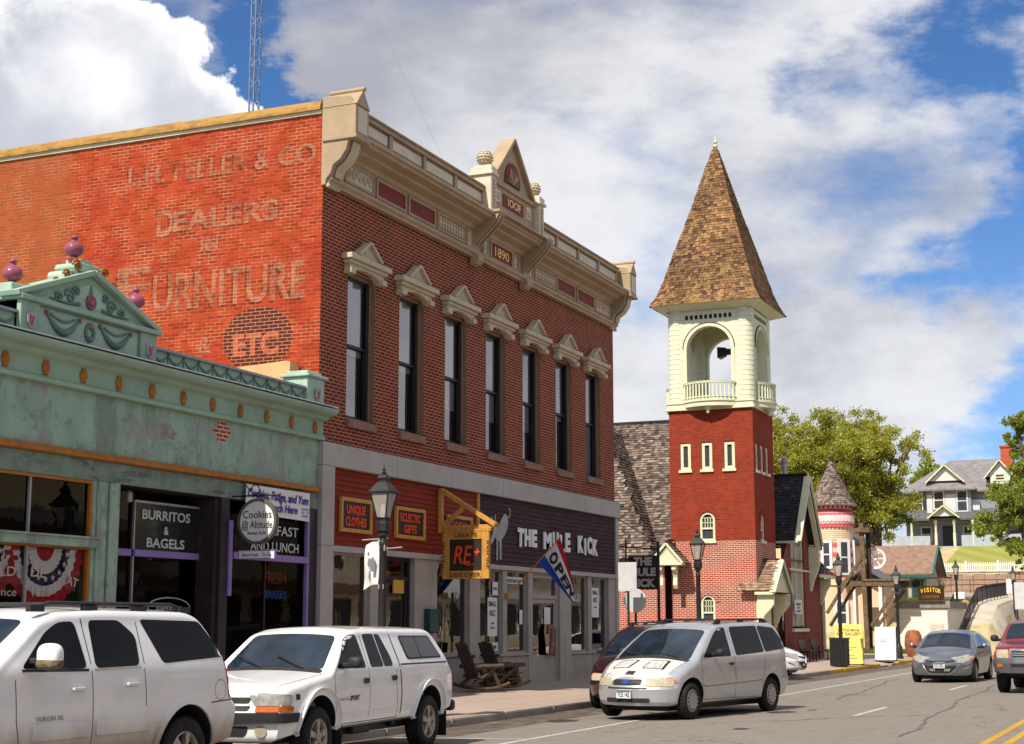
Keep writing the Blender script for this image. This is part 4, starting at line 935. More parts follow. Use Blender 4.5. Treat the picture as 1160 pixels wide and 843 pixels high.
# right hand window
pane(GB, 24.42, 27.07, 2.97, 3.95, GY+.06, M['glass_dark'], 'transom_pane'); pane(GB, 24.42, 27.07, .6, 2.84, GY+.06, M['glass_dark'], 'shop_pane')
mb = MB(); mb.box(25.66, 25.69, GY+.03, GY+.09, .6, 2.84); mb.box(24.4, 27.08, GY, GY+.2, .05, .6); mb.build('dark_mullion', M['plum_black'], GB)
mb = MB(); mb.text('BREAKFAST', (25.92, GY+.045, 3.36), X_, Z_, .19, 1.9, bold=.012, ext=.003); mb.text('AND LUNCH', (26.02, GY+.045, 3.04), X_, Z_, .19, 1.75, bold=.012, ext=.003); each(mb, 'window_lettering', let, GB, gap=.10)
mb = MB(); mb.text('FRESH', (26.2, GY+.15, 2.42), X_, Z_, .24, .78, ext=.02); mb.build('neon_word', mat('neon_red_glow', (.42, .05, .03), .4, emit=.25), GB)  # emission lends the red word a faint glow
mb = MB(); mb.text('BAKERY', (26.25, GY+.15, 2.12), X_, Z_, .17, .78, ext=.02); mb.build('neon_word', mat('neon_blue_glow', (.05, .13, .55), .4, emit=.3), GB)  # the blue word glows faintly too, by emission
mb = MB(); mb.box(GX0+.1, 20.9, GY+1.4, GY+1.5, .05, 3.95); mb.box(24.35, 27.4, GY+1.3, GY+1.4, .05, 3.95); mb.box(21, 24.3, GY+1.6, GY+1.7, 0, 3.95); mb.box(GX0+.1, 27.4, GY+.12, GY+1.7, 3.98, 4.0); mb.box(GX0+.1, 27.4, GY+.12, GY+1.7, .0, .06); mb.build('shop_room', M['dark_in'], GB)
# ------------------------------------------------------------ church with bell tower
TX0, TX1, TY0, TY1 = 62.0, 65.35, 16.30, 19.92
TCX, TCY = (TX0+TX1)/2, (TY0+TY1)/2
CH = thing('church', 'red brick church with cream open belfry, steep shingled spire and dark roofs', 'church', (66, 20, 0), world=True)
def arch_pts(c, w, z0, zs, h, n=10): return [(c-w, z0), (c-w, zs)]+[(c+w*math.cos(a), zs+h*math.sin(a)) for a in [math.pi-math.pi*i/n for i in range(1, n)]]+[(c+w, zs), (c+w, z0)]
def tower_wall(z0, z1, mt, name):
    mb = MB()
    hx = [h for h in HX if z0 <= h[2] and h[3] <= z1]; hy = [h for h in HY if z0 <= h[2] and h[3] <= z1]
    wall_x(mb, TX0, TY0, TY1, z0, z1, hx, .16); wall_y(mb, TY0, TX0, TX1, z0, z1, hy, .16)
    mb.poly([(TX1, TY0, z0), (TX1, TY1, z0), (TX1, TY1, z1), (TX1, TY0, z1)]); mb.poly([(TX0, TY1, z0), (TX1, TY1, z0), (TX1, TY1, z1), (TX0, TY1, z1)])
    return mb.build(name, mt, CH, recalc=False)
HX = [(y-.23, y+.23, 7.97, 9.14) for y in (19.22, 18.29, 17.32)]+[(18.33-.33, 18.33+.33, 5.02, 6.22), (18.37-.31, 18.37+.31, 1.5, 2.82)]
HY = [(x-.22, x+.22, 7.90, 9.05) for x in (62.55, 63.40, 64.25)]+[(63.2-.3, 63.2+.3, 5.02, 6.12)]
tower_wall(0, 5.0, M['church_brick'], 'tower_base_wall'); tower_wall(5.0, 10.5, M['tower_brick'], 'tower_wall')
def cwin(axis, d, c, w, z0, z1, arched, sgn=-1, lat=0):
    """cream window set in the tower wall"""
    f = MB(); ax = 'x' if axis == 'x' else 'y'
    if arched:
        h = min(w, .33); out = arch_pts(c, w, z0, z1-h, h); inn = arch_pts(c, w-.09, z0+.08, z1-h, h-.09)
        n = len(out)
        for i in range(n):
            a, b2, c2, e = out[i], out[(i+1) % n], inn[(i+1) % n], inn[i]; f.prism([a, b2, c2, e], ax, d+.03, d+.13)
        if lat: f.prism([(c-w+.08, (z0+z1)/2-.12), (c+w-.08, (z0+z1)/2-.12), (c+w-.08, (z0+z1)/2-.05), (c-w+.08, (z0+z1)/2-.05)], ax, d+.05, d+.11)
    else: f.frame(c-w, c+w, z0, z1, .12, d+.04, d+.14, axis='x' if axis == 'x' else 'y')
    fo = f.build('window', M['cream'], CH)
    s = MB(); P = [(c-w-.07, z0-.11), (c+w+.07, z0-.11), (c+w+.07, z0), (c-w-.07, z0)]; s.prism(P, ax, d-.07, d+.12); s.build('sill', M['cream'], fo)
    g = MB(); pl = arch_pts(c, w-.05, z0+.05, z1-.33 if arched else z1-.05, .28 if arched else .0) if arched else [(c-w+.1, z0+.1), (c+w-.1, z0+.1), (c+w-.1, z1-.1), (c-w+.1, z1-.1)]
    g.prism(pl, ax, d+.105, d+.107); g.build('pane', M['leaded'], fo)
    if lat:
        s = MB(); m0 = (z0+z1)/2-.05; top = z1-.24
        for k in range(1, 4):
            q = c-w+.09+(2*w-.18)*k/4; s.prism([(q-.015, m0), (q+.015, m0), (q+.015, top), (q-.015, top)], ax, d+.07, d+.1)
        for zz in (m0+(top-m0)*.5, top): s.prism([(c-w+.08, zz-.015), (c+w-.08, zz-.015), (c+w-.08, zz+.015), (c-w+.08, zz+.015)], ax, d+.07, d+.1)
        s.build('muntin', M['cream'], fo)
M['leaded'] = mat('leaded_pane', (.055, .06, .065), .12, var=.3, vs=9)
for y in (19.22, 18.29, 17.32): cwin('x', TX0, y, .22, 7.99, 9.12, False)
for x in (62.55, 63.40, 64.25): cwin('y', TY0, x, .21, 7.92, 9.03, False)
cwin('x', TX0, 18.33, .32, 5.03, 6.21, True, lat=1); cwin('x', TX0, 18.37, .30, 1.51, 2.81, True, lat=1); cwin('y', TY0, 63.2, .29, 5.03, 6.11, True, lat=1)
# brick arches above the arched windows
mb = MB()
def voussoirs(c, w, zs, h, ax, d):
    for i in range(13):
        a0, a1 = math.pi*(i+.06)/13, math.pi*(i+.94)/13
        mb.prism([(c+w*math.cos(a0), zs+h*math.sin(a0)), (c+(w+.22)*math.cos(a0), zs+(h+.22)*math.sin(a0)), (c+(w+.22)*math.cos(a1), zs+(h+.22)*math.sin(a1)), (c+w*math.cos(a1), zs+h*math.sin(a1))], ax, d-.02, d+.05)
    # spandrels so the square hole reads as an arch
    for sg in (-1, 1): mb.prism([(c+sg*w*1.02, zs)]+[(c+sg*w*math.cos(a), zs+h*math.sin(a)) for a in [k*math.pi/12 for k in range(7)]]+[(c+sg*w*1.02, zs+h+.02)], ax, d-.004, d+.06)
voussoirs(18.33, .33, 5.90, .33, 'x', TX0); voussoirs(63.2, .3, 5.82, .3, 'y', TY0); each(mb, 'brick_arch', M['tower_brick'], CH, gap=.12)
mb = MB(); voussoirs(18.37, .31, 2.5, .31, 'x', TX0); mb.build('brick_arch', M['church_brick'], CH)
# belfry
Z0, Z1 = 10.84, 14.78; hw = 1.80
mb = MB(); mb.box(TX0-.12, TX1+.12, TY0-.12, TY1+.12, 10.5, 10.62); mb.box(TX0-.06, TX1+.06, TY0-.06, TY1+.06, 10.62, Z0); mb.box(TX0-.1, TX1+.1, TY0-.1, TY1+.1, Z0-.06, Z0); mb.box(TX0+.15, TX1-.15, TY0+.15, TY1-.15, 10.3, 10.5)
mb.build('belfry_floor', M['cream'], CH, bevel=.01)
def fourfold():
    for k in range(4):
        a = k*math.pi/2; yield Matrix.Translation((TCX, TCY, 0)) @ Matrix.Rotation(a, 4, 'Z'), (TX1-TX0)/2, (TY1-TY0)/2, k
def put(mb, mat4, name, mt, **kw):
    mb.v = [tuple(mat4 @ Vector(p)) for p in mb.v]; return mb.build(name, mt, CH, **kw)
for Mx, hx_, hy_, k in fourfold():
    d = hx_ if k % 2 == 0 else hy_; s = hy_ if k % 2 == 0 else hx_
    # local: face plane at x=-d, across = y
    mb = MB(); out = [(-s+.2, Z0), (-s+.2, Z1), (s-.2, Z1), (s-.2, Z0)]; aw = .97*s/1.81
    arch = arch_pts(0, aw, Z0, 13.12, .95)
    mb.prism(out[:1]+out[1:3]+out[3:]+arch[::-1], 'x', -d, -d+.32); wl = put(mb, Mx, 'belfry_wall', M['belfry'])
    tr = MB(); o2 = arch_pts(0, aw+.14, Z0, 13.12, 1.09, 18); i2 = arch_pts(0, aw, Z0, 13.12, .95, 18)
    for i in range(len(o2)-1): tr.prism([o2[i], o2[i+1], i2[i+1], i2[i]], 'x', -d-.04, -d+.001)
    tr.v = [tuple(Mx @ Vector(p)) for p in tr.v]; tr.build('arch_trim', M['cream'], wl)
    tr = MB(); o3 = arch_pts(0, aw+.17, 13.0, 13.12, 1.12, 18)
    for i in range(1, len(o3)-2): tr.prism([o3[i], o3[i+1], o2[i+1], o2[i]], 'x', -d-.055, -d)
    tr.v = [tuple(Mx @ Vector(p)) for p in tr.v]; tr.build('arch_bead', M['iron'], wl)
    dt = MB()
    for i in range(10):
        y = (-.95+1.9*i/9)*s/1.81; dt.box(-d-.006, -d+.03, y-.065, y+.065, 14.40, 14.58)
    dt.v = [tuple(Mx @ Vector(p)) for p in dt.v]; dt.build('vent_hole', M['ink'], wl)
    sh = MB()
    for i in range(13):
        z = Z0+.1+i*.29
        for y0, y1 in ((-s+.3, -aw-.16), (aw+.16, s-.3)):
            if y1 > y0: sh.box(-d-.012, -d+.01, y0, y1, z, z+.27)
    sh.v = [tuple(Mx @ Vector(p)) for p in sh.v]; each(sh, 'wall_shingle', M['belfry'], wl, gap=.03)
    # bowed balcony
    def bow(y): return .50*max(0, 1-(y/(aw+.18))**2)
    ys = [(-aw-.16)+2*(aw+.16)*i/14 for i in range(15)]
    bl = MB(); bl.prism([(-d+.1, ys[0])]+[(-d-.05-bow(y), y) for y in ys]+[(-d+.1, ys[-1])], 'z', 10.60, 10.86)
    bl.prism([(-d+.1, ys[0])]+[(-d-.10-bow(y), y) for y in ys]+[(-d+.1, ys[-1])], 'z', 10.80, 10.90)
    bl.lathe([(.0, 10.30), (.06, 10.32), (.08, 10.42), (.16, 10.55), (.2, 10.62)], (-d-.30, 0, 0), 8)
    bo = put(bl, Mx, 'balcony', M['cream'], bevel=.008)
    rl = MB()
    for a, b2 in zip(ys, ys[1:]): rl.bar((-d-.03-bow(a), a, 11.60), (-d-.03-bow(b2), b2, 11.60), .09, .06); rl.bar((-d-.03-bow(a), a, 11.0), (-d-.03-bow(b2), b2, 11.0), .07, .05)
    n = 15
    for i in range(n):
        y = (-aw-.08)+2*(aw+.08)*i/(n-1); rl.box(-d-.055-bow(y), -d-.005-bow(y), y-.03, y+.03, 10.9, 11.6)
    rl.v = [tuple(Mx @ Vector(p)) for p in rl.v]; rl.build('balustrade', M['cream'], bo)
    rc = MB()
    for a, b2 in zip(ys, ys[1:]): rc.bar((-d-.03-bow(a), a, 11.645), (-d-.03-bow(b2), b2, 11.645), .11, .03)
    rc.v = [tuple(Mx @ Vector(p)) for p in rc.v]; rc.build('rail_cap', M['cream'], bo)
for sx in (-1, 1):
    for sy in (-1, 1):
        mb = MB(); pr = []; z = Z0
        while z < Z1-.02: pr += [(.425, z), (.415, z+.20), (.402, z+.205)]; z += .21
        pr.append((.41, Z1)); mb.lathe(pr, (TCX+sx*((TX1-TX0)/2-.36), TCY+sy*((TY1-TY0)/2-.36), 0), 20)
        mb.build('corner_column', M['belfry'], CH, smooth=True, angle=30)
mb = MB(); mb.box(TX0+.05, TX1-.05, TY0+.05, TY1-.05, 14.70, 14.80); mb.build('belfry_ceiling', M['cream'], CH)
EW, EZ = 2.24, 15.02
mb = MB(); a = [(TCX+sx*1.72, TCY+sy*1.86, 14.78) for sx, sy in ((-1, -1), (1, -1), (1, 1), (-1, 1))]; b_ = [(TCX+sx*EW, TCY+sy*(EW+.12), EZ-.05) for sx, sy in ((-1, -1), (1, -1), (1, 1), (-1, 1))]; c_ = [(p[0], p[1], EZ+.03) for p in b_]
mb.add(a+b_+c_, [(i, (i+1) % 4, 4+(i+1) % 4, 4+i) for i in range(4)]+[(4+i, 4+(i+1) % 4, 8+(i+1) % 4, 8+i) for i in range(4)]); mb.build('eave_soffit', M['cream'], CH)
SPIRE = [(2.28, 15.03), (2.06, 15.42), (1.88, 15.90), (1.74, 16.40), (1.42, 17.55), (.78, 19.75), (.32, 21.5), (.06, 22.4)]
def spire_w(z):
    for (w0, z0), (w1, z1) in zip(SPIRE, SPIRE[1:]):
        if z <= z1: return w0+(w1-w0)*(z-z0)/(z1-z0)
    return SPIRE[-1][0]
mb = MB(); vs = []; n = len(SPIRE)
for w, z in SPIRE: vs += [(TCX+sx*(w-.03), TCY+sy*(w*1.05-.03), z-.02) for sx, sy in ((-1, -1), (1, -1), (1, 1), (-1, 1))]
mb.add(vs, [(j*4+i, j*4+(i+1) % 4, j*4+4+(i+1) % 4, j*4+4+i) for j in range(n-1) for i in range(4)]); mb.build('spire_deck', M['roof_ply'], CH, recalc=False)
random.seed(21); mb = MB(); z = 15.0; dz = .128
while z < 22.28:
    slope = (spire_w(z+.2)-spire_w(z))/.2; step = dz/math.sqrt(1+slope*slope); w0, w1 = spire_w(z), spire_w(z+step*1.2)
    for k in range(4):
        ca, sa = [(-1, 0), (0, -1), (1, 0), (0, 1)][k]
        def Q(t, w, out, zz):   # t across -1..1
            wx, wy = w, w*1.05
            if ca: p = Vector((TCX+ca*(wx+out), TCY+t*wy*(wx+out)/max(wx, .01), zz))
            else: p = Vector((TCX+t*wx*(wy+out)/max(wy, .01), TCY+sa*(wy+out), zz))
            return p
        m_ = max(1, int(2*w0/.145)); cuts = [-1]+[-1+2*(i+random.uniform(-.32, .32))/m_ for i in range(1, m_)]+[1]
        for t0, t1 in zip(cuts, cuts[1:]):
            o = .018+random.random()*.03; zj = z-random.random()*.022; g_ = .006/max(w0, .05)
            P4 = [Q(t0+g_, w0, o, zj), Q(t1-g_, w0, o*.8, zj), Q(t1-g_, w1, .002, z+step*1.2), Q(t0+g_, w1, .002, z+step*1.2), Q(t0+g_, w0, 0, zj), Q(t1-g_, w0, 0, zj)]
            mb.add(P4, [(0, 1, 2, 3), (4, 5, 1, 0)])
    z += step
mb.build('spire_shingles', M['shingle_spire'], CH, recalc=False)
mb = MB(); mb.lathe([(.09, 22.26), (.07, 22.4), (.12, 22.43), (.12, 22.47), (.05, 22.5), (.04, 22.57), (.10, 22.62), (.10, 22.67), (.03, 22.72), (.02, 22.88), (0, 22.94)], (TCX, TCY, 0), 12); mb.build('spire_finial', M['cream'], CH, smooth=True)
# nave roofs left of the tower
RX, RZ, EX, EZ2 = 67.6, 10.85, 61.9, 4.1
def deck(pts, name): mb = MB(); mb.poly(pts); return mb.build(name, M['roof_ply'], CH, recalc=False)
deck([(EX, 19.5, EZ2-.06), (EX, 44, EZ2-.06), (RX, 44, RZ-.06), (RX, 19.5, RZ-.06)], 'roof_deck'); deck([(EX+11.4, 19.5, EZ2-.06), (EX+11.4, 44, EZ2-.06), (RX, 44, RZ-.06), (RX, 19.5, RZ-.06)], 'roof_deck')
v = Vector((RX-EX, 0, RZ-EZ2)); L = v.length
mb = MB(); random.seed(5); shingles(mb, (EX, 27, EZ2), (0, -1, 0), v, 7.4, L, w=.17, row=.15, t=.03, jit=1)
# wing with a hipped end: corner, apex
c0 = Vector((61.0, 20.35, 4.3)); ap = Vector((64.9, 23.9, 10.3))
# end slope (faces -x)
vv = Vector((ap.x-c0.x, 0, ap.z-c0.z)); Lh = vv.length
shingles(mb, (c0.x, 27.4, c0.z), (0, -1, 0), vv, 7.05, Lh, inside=lambda a, b: a < 7.05-(b/Lh)*3.55 and a > 0, w=.17, row=.15, t=.035, jit=1)
# side slope (faces -y)
v2 = Vector((0, ap.y-c0.y, ap.z-c0.z)); L2 = v2.length
shingles(mb, (c0.x, c0.y, c0.z), (1, 0, 0), v2, 8, L2, inside=lambda a, b: (b/L2)*3.9 < a < 7.5, w=.17, row=.15, t=.035, jit=1)
mb.build('nave_shingles', M['shingle_nave'], CH, recalc=False)
deck([c0-Vector((0, 0, .06)), (c0.x, 27.4, c0.z-.06), (ap.x, 27.4, ap.z-.06), ap-Vector((0, 0, .06))], 'roof_deck'); deck([c0-Vector((0, 0, .06)), (68.5, c0.y, c0.z-.06), (68.5, ap.y, ap.z-.06), ap-Vector((0, 0, .06))], 'roof_deck')
mb = MB(); mb.box(RX-.12, RX+.12, 19.6, 44, RZ-.03, RZ+.07); mb.build('ridge_cap', M['shingle_black'], CH)
mb = MB(); wall_x(mb, 61.35, 20.0, 32, 0, 4.3); wall_y(mb, 20.6, 61.35, 68, 0, 4.3); mb.poly([(73.3, 16, 0), (73.3, 44, 0), (73.3, 44, 4.2), (73.3, 16, 4.2)]); mb.poly([(61.35, 44, 0), (73.3, 44, 0), (67.4, 44, 10.8)]); mb.poly([(62.1, 32, 0), (62.1, 44, 0), (62.1, 44, 4.2), (62.1, 32, 4.2)]); mb.build('nave_wall', M['church_brick'], CH, recalc=False)
# little hood on two brackets
HY0 = 19.84
mb = MB()
for sg in (-1, 1): mb.bar((61.05, HY0+sg*.72, 4.08), (61.05, HY0, 4.90), .10, .12, up=(1, 0, 0)); mb.bar((61.12, HY0+sg*.56, 4.10), (61.12, HY0, 4.72), .06, .08, up=(1, 0, 0))
mb.box(61.0, 61.5, HY0-.68, HY0+.68, 4.0, 4.10); mb.prism([(HY0-.6, 4.1), (HY0+.6, 4.1), (HY0, 4.72)], 'x', 61.10, 61.16)
for sg in (-1, 1): mb.prism([(61.08, 4.0), (61.42, 4.0), (61.42, 3.05), (61.34, 3.05), (61.26, 3.2), (61.30, 3.5), (61.22, 3.72), (61.08, 3.82)], 'y', HY0+sg*.30-.09, HY0+sg*.30+.09)
ho = mb.build('hood', M['cream'], CH, bevel=.01)
mb = MB()
for sg in (-1, 1):
    v3 = Vector((0, -sg*.76, .86)); shingles(mb, (61.0 if sg > 0 else 61.95, HY0+sg*.76, 4.10), (1, 0, 0) if sg > 0 else (-1, 0, 0), v3, .95, 1.14, w=.16, row=.16, t=.03)
mb.build('hood_shingles', M['shingle_nave'], ho, recalc=False)
# south transept gable right of the tower
M['gable_brick'] = brick_mat('gable_brick', (.25, .045, .030), (.19, .035, .026), (.33, .16, .12), ms=.011)
GXc, GZ, GE, GY1 = 68.25, 8.15, 5.22, 16.0
mb = MB(); wall_y(mb, GY1, 65.36, 73.3, 0, 4.4, [(66.75, 69.35, 1.42, 4.4)], .3)
mb.prism([(66.2, 4.4), (66.2, 5.15), (GXc, 7.9), (70.3, 5.15), (70.3, 4.4), (69.35, 4.4)]+[(68.05+1.3*math.cos(a), 4.7+1.62*math.sin(a)) for a in [k*math.pi/12 for k in range(13)]]+[(66.75, 4.4)], 'y', GY1, GY1+.3)
mb.poly([(65.36, GY1, 4.4), (66.2, GY1, 4.4), (66.2, GY1, 5.15)]); mb.build('gable_wall', M['gable_brick'], CH, recalc=False)
mb = MB(); out = arch_pts(68.05, 1.30, 1.42, 4.7, 1.62, 14); inn = arch_pts(68.05, 1.12, 1.55, 4.7, 1.44, 14)
for i in range(len(out)-1): mb.prism([out[i], out[i+1], inn[i+1], inn[i]], 'y', GY1+.10, GY1+.2)
mb.box(68.0, 68.1, GY1+.1, GY1+.2, 1.5, 6.1); mb.box(66.8, 69.3, GY1+.1, GY1+.2, 3.95, 4.06); go = mb.build('arched_window', M['cream'], CH); mb = MB(); mb.box(66.6, 69.5, GY1-.10, GY1+.2, 1.28, 1.42); mb.build('sill', M['cream'], go)
mb = MB(); mb.prism(arch_pts(68.05, 1.2, 1.5, 4.7, 1.5, 14), 'y', GY1+.17, GY1+.19); mb.build('pane', mat('boarded_pane', (.40, .375, .315), .5, var=.12, vs=1.2), go)
mb = MB()
for sg, xo in ((-1, GXc-2.15), (1, GXc+2.15)):
    v4 = Vector((GXc-xo, 0, GZ-GE)); o = (xo, 22, GE) if sg < 0 else (xo, 15.5, GE); u4 = (0, -1, 0) if sg < 0 else (0, 1, 0); shingles(mb, o, u4, v4, 6.5, v4.length, w=.2, row=.17, t=.02)
    deck([(xo, 15.5, GE-.05), (xo, 22, GE-.05), (GXc, 22, GZ-.05), (GXc, 15.5, GZ-.05)], 'roof_deck')
mb.build('gable_shingles', M['shingle_black'], CH, recalc=False)
mb = MB()
for sg in (-1, 1):
    mb.bar((GXc+sg*2.2, 15.5, GE-.10), (GXc, 15.5, GZ-.04), .12, .30, up=(0, 1, 0)); mb.bar((GXc+sg*2.05, 15.56, GE-.32), (GXc, 15.56, GZ-.42), .06, .24, up=(0, 1, 0))
mb.prism([(GXc-.55, 7.2), (GXc+.55, 7.2), (GXc, 7.85)], 'y', 15.55, 15.60)
for x in (GXc+2.0,): mb.prism([(15.52, GE-.15), (16.0, GE-.15), (16.0, GE-2.1), (15.92, GE-2.15), (15.80, GE-1.7), (15.62, GE-1.3), (15.52, GE-.9)], 'x', x-.12, x+.12)
mb.box(66.0, 66.25, 15.5, 22, GE-.16, GE-.06); mb.box(GXc+2.05, GXc+2.25, 15.5, 20, GE-.16, GE-.06); mb.build('bargeboard', M['cream'], CH, bevel=.012)
mb = MB(); 
for sg in (-1, 1): mb.bar((GXc+sg*2.24, 15.46, GE-.26), (GXc, 15.46, GZ-.22), .05, .07, up=(0, 1, 0))
mb.build('barge_stripe', mat('dark_green_trim', (.02, .035, .022), .5), CH)
mb = MB(); mb.box(66.3, 70.2, 15.94, 15.99, 3.92, 4.0); mb.build('tie_bar', M['cream'], CH)
# right shoulder roof and down pipe
mb = MB(); v5 = Vector((0, .75, .72)); shingles(mb, (70.4, 15.5, 3.85), (1, 0, 0), v5, 3.2, v5.length, w=.2, row=.16, t=.025); mb.build('shoulder_shingles', M['shingle_black'], CH, recalc=False)
mb = MB(); mb.box(70.4, 73.6, 15.48, 15.6, 3.70, 3.86); mb.prism([(15.5, 3.7), (16.0, 3.7), (16.0, 2.5), (15.92, 2.5), (15.7, 3.1), (15.5, 3.4)], 'x', 72.3, 72.5); mb.box(72.55, 72.72, 15.86, 15.98, .05, 2.5); each(mb, 'shoulder_trim', M['cream'], CH, bevel=.01)
# porch
PX, PZ, PE, PY = 63.15, 4.22, 2.95, 15.55
mb = MB()
for sg in (-1, 1):
    xo = PX+sg*1.5; v6 = Vector((PX-xo, 0, PZ-PE)); shingles(mb, (xo, 17.0, PE) if sg < 0 else (xo, PY, PE), (0, -1, 0) if sg < 0 else (0, 1, 0), v6, 1.45, v6.length, w=.19, row=.17, t=.03, jit=1)
mb.build('porch_shingles', M['shingle_porch'], CH, recalc=False)
mb = MB()
for sg in (-1, 1):
    mb.bar((PX+sg*1.55, PY, PE-.08), (PX, PY, PZ-.03), .10, .26, up=(0, 1, 0)); mb.box(min(PX+sg*1.38, PX+sg*1.55), max(PX+sg*1.38, PX+sg*1.55), PY, 16.3, PE-.17, PE-.05)
    mb.prism([(PY, PE-.1), (16.25, PE-.1), (16.25, PE-1.5), (16.15, PE-1.5), (15.95, PE-1.0), (15.7, PE-.75), (PY, PE-.55)], 'x', PX+sg*1.30-.08, PX+sg*1.30+.08)
mb.prism([(PX-1.4, PE-.05), (PX+1.4, PE-.05), (PX, PZ-.15)], 'y', PY+.04, PY+.08); mb.box(PX-1.35, PX-.9, 16.1, 16.29, .05, 2.5); mb.build('porch_trim', M['cream'], CH, bevel=.01)
mb = MB()
for sg in (-1, 1): mb.bar((PX+sg*1.60, PY-.04, PE-.19), (PX, PY-.04, PZ-.16), .05, .06, up=(0, 1, 0))
mb.build('barge_stripe', M['green_dark'], CH)
mb = MB(); mb.box(PX-.8, PX+.8, 16.22, 16.29, .05, 2.3); mb.build('church_door', M['cream'], CH); 
mb = MB(); mb.box(64.72, 64.96, 15.95, 16.1, 1.35, 2.4); w_ = mb.build('notice_case', M['iron'], CH); mb = MB(); mb.box(64.76, 64.92, 15.94, 15.95, 1.75, 2.3); mb.build('notice_paper', M['paper'], w_)
mb = MB(); mb.tube((69.7, 16.9, 6), (69.7, 16.9, 8.95), .13); mb.tube((69.7, 16.9, 8.95), (69.7, 16.9, 9.05), .19); mb.tube((69.7, 16.9, 9.12), (69.7, 16.9, 9.22), .2, .1); mb.tube((69.7, 16.9, 9.04), (69.7, 16.9, 9.13), .1); mb.build('stove_pipe', M['grey_metal'], CH)
t_ = thing('horn_loudspeaker', 'dark horn loudspeaker hanging in the open belfry arch', 'loudspeaker', (TCX-.2, TCY+.35, 13.2), world=True)
o = Vector((TCX+.1, TCY-.55, 13.25)); mb = MB(); mb.box(o.x-.12, o.x+.12, o.y-.02, o.y+.28, 13.10, 13.34); mb.add([(o.x-.14, o.y+.30, 13.05), (o.x+.14, o.y+.30, 13.05), (o.x+.14, o.y+.30, 13.40), (o.x-.14, o.y+.30, 13.40), (o.x-.28, o.y+.62, 12.95), (o.x+.28, o.y+.62, 12.95), (o.x+.28, o.y+.62, 13.42), (o.x-.28, o.y+.62, 13.42)], [(0, 1, 5, 4), (1, 2, 6, 5), (2, 3, 7, 6), (3, 0, 4, 7)]); mb.build('horn', M['black_plastic'], t_)
mb = MB(); mb.box(o.x-.08, o.x+.08, o.y-.35, o.y-.02, 13.13, 13.30); mb.tube((o.x, o.y-.1, 13.3), (o.x, o.y-.1, 14.72), .025); mb.build('driver_bracket', M['grey_metal'], t_)
t_ = tag(None or MB().box(66.85, 68.2, 15.90, 15.93, 2.05, 2.66).build('church_notice', M['paper']), 'white paper notice hung on the tall arched window of the church', 'notice')
mb = MB()
for i, (s_, z) in enumerate((('RUMMAGE', 2.42), ('SALE', 2.28), ('SATURDAY', 2.12))): mb.text(s_, (67.5, 15.897, z), X_, Z_, .10, .9 if i != 1 else .5, bold=.015, ext=.003)
mb.build('lettering', M['ink'], t_)
# ------------------------------------------------------------ pink turret house
def basic_gable(mb, x0, x1, y0, y1, ze, zr, along='y', over=.3):
    if along == 'y':
        xm = (x0+x1)/2; mb.prism([(x0-over, ze-.02), (xm, zr), (x1+over, ze-.02), (x1+over, ze+.12), (xm, zr+.15), (x0-over, ze+.12)], 'y', y0-over, y1+over)
    else:
        ym = (y0+y1)/2; mb.prism([(y0-over, ze-.02), (ym, zr), (y1+over, ze-.02), (y1+over, ze+.12), (ym, zr+.15), (y0-over, ze+.12)], 'x', x0-over, x1+over)
TH = thing('turret_house', 'pink and cream striped house with a round turret under a conical shingle roof', 'house', (97, 20, 0), world=True)
peach = mat('peach_paint', (.72, .50, .34), .6, var=.05, vs=2); pink = mat('pink_paint', (.62, .10, .11), .6, var=.08, vs=3); pinkp = mat('pale_pink_paint', (.80, .55, .52), .6, var=.06); dred = mat('dark_red_paint', (.38, .05, .05), .6)
tcx, tcy, tr = 96.2, 20.35, 1.20
mb = MB(); mb.lathe([(tr, 0), (tr, 3.95), (tr+.10, 3.95), (tr+.02, 4.5), (tr, 6.72)], (tcx, tcy, 0), 28); mb.build('turret_wall', peach, TH, smooth=True)
def scallops(z0, z1, r, mt, n=34, rows=3, name='scallop_band'):
    mb = MB(); h = (z1-z0)/rows
    for j in range(rows):
        for i in range(n):
            a0 = 2*math.pi*(i+.5*(j % 2))/n; a1 = a0+2*math.pi/n*.94; am = (a0+a1)/2
            zt, zb = z0+(j+1.1)*h, z0+j*h; P = lambda a, z, o: (tcx+(r+o)*math.cos(a), tcy+(r+o)*math.sin(a), z)
            mb.add([P(a0, zt, .01), P(a1, zt, .01), P(a1, zb+.05, .03), P(am+.02, zb, .035), P(am-.02, zb, .035), P(a0, zb+.05, .03)], [(0, 1, 2, 3, 4, 5)])
    return mb.build(name, mt, TH, recalc=False)
mb = MB(); mb.lathe([(tr, 6.7), (tr+.02, 7.46)], (tcx, tcy, 0), 28)
for k in range(6): mb.lathe([(tr+.035, 6.72+k*.125), (tr+.012, 6.84+k*.125)], (tcx, tcy, 0), 28)
mb.build('turret_siding', peach, TH, smooth=True, angle=20)
mb = MB(); mb.lathe([(tr, 7.4), (tr+.12, 7.75), (tr+.12, 8.2), (tr, 8.45), (tr, 8.9)], (tcx, tcy, 0), 28); mb.build('turret_drum', pinkp, TH, smooth=True)
scallops(7.48, 7.82, tr+.08, pink, rows=2); scallops(7.82, 8.02, tr+.12, pinkp, rows=1); scallops(8.02, 8.36, tr+.07, pink, rows=2); scallops(4.42, 4.75, tr+.03, pink, rows=2)
for z in (5.05, 5.65, 6.25): scallops(z, z+.28, tr, pink, rows=2)
mb = MB(); mb.lathe([(tr+.03, 8.42), (tr+.05, 8.62)], (tcx, tcy, 0), 28)
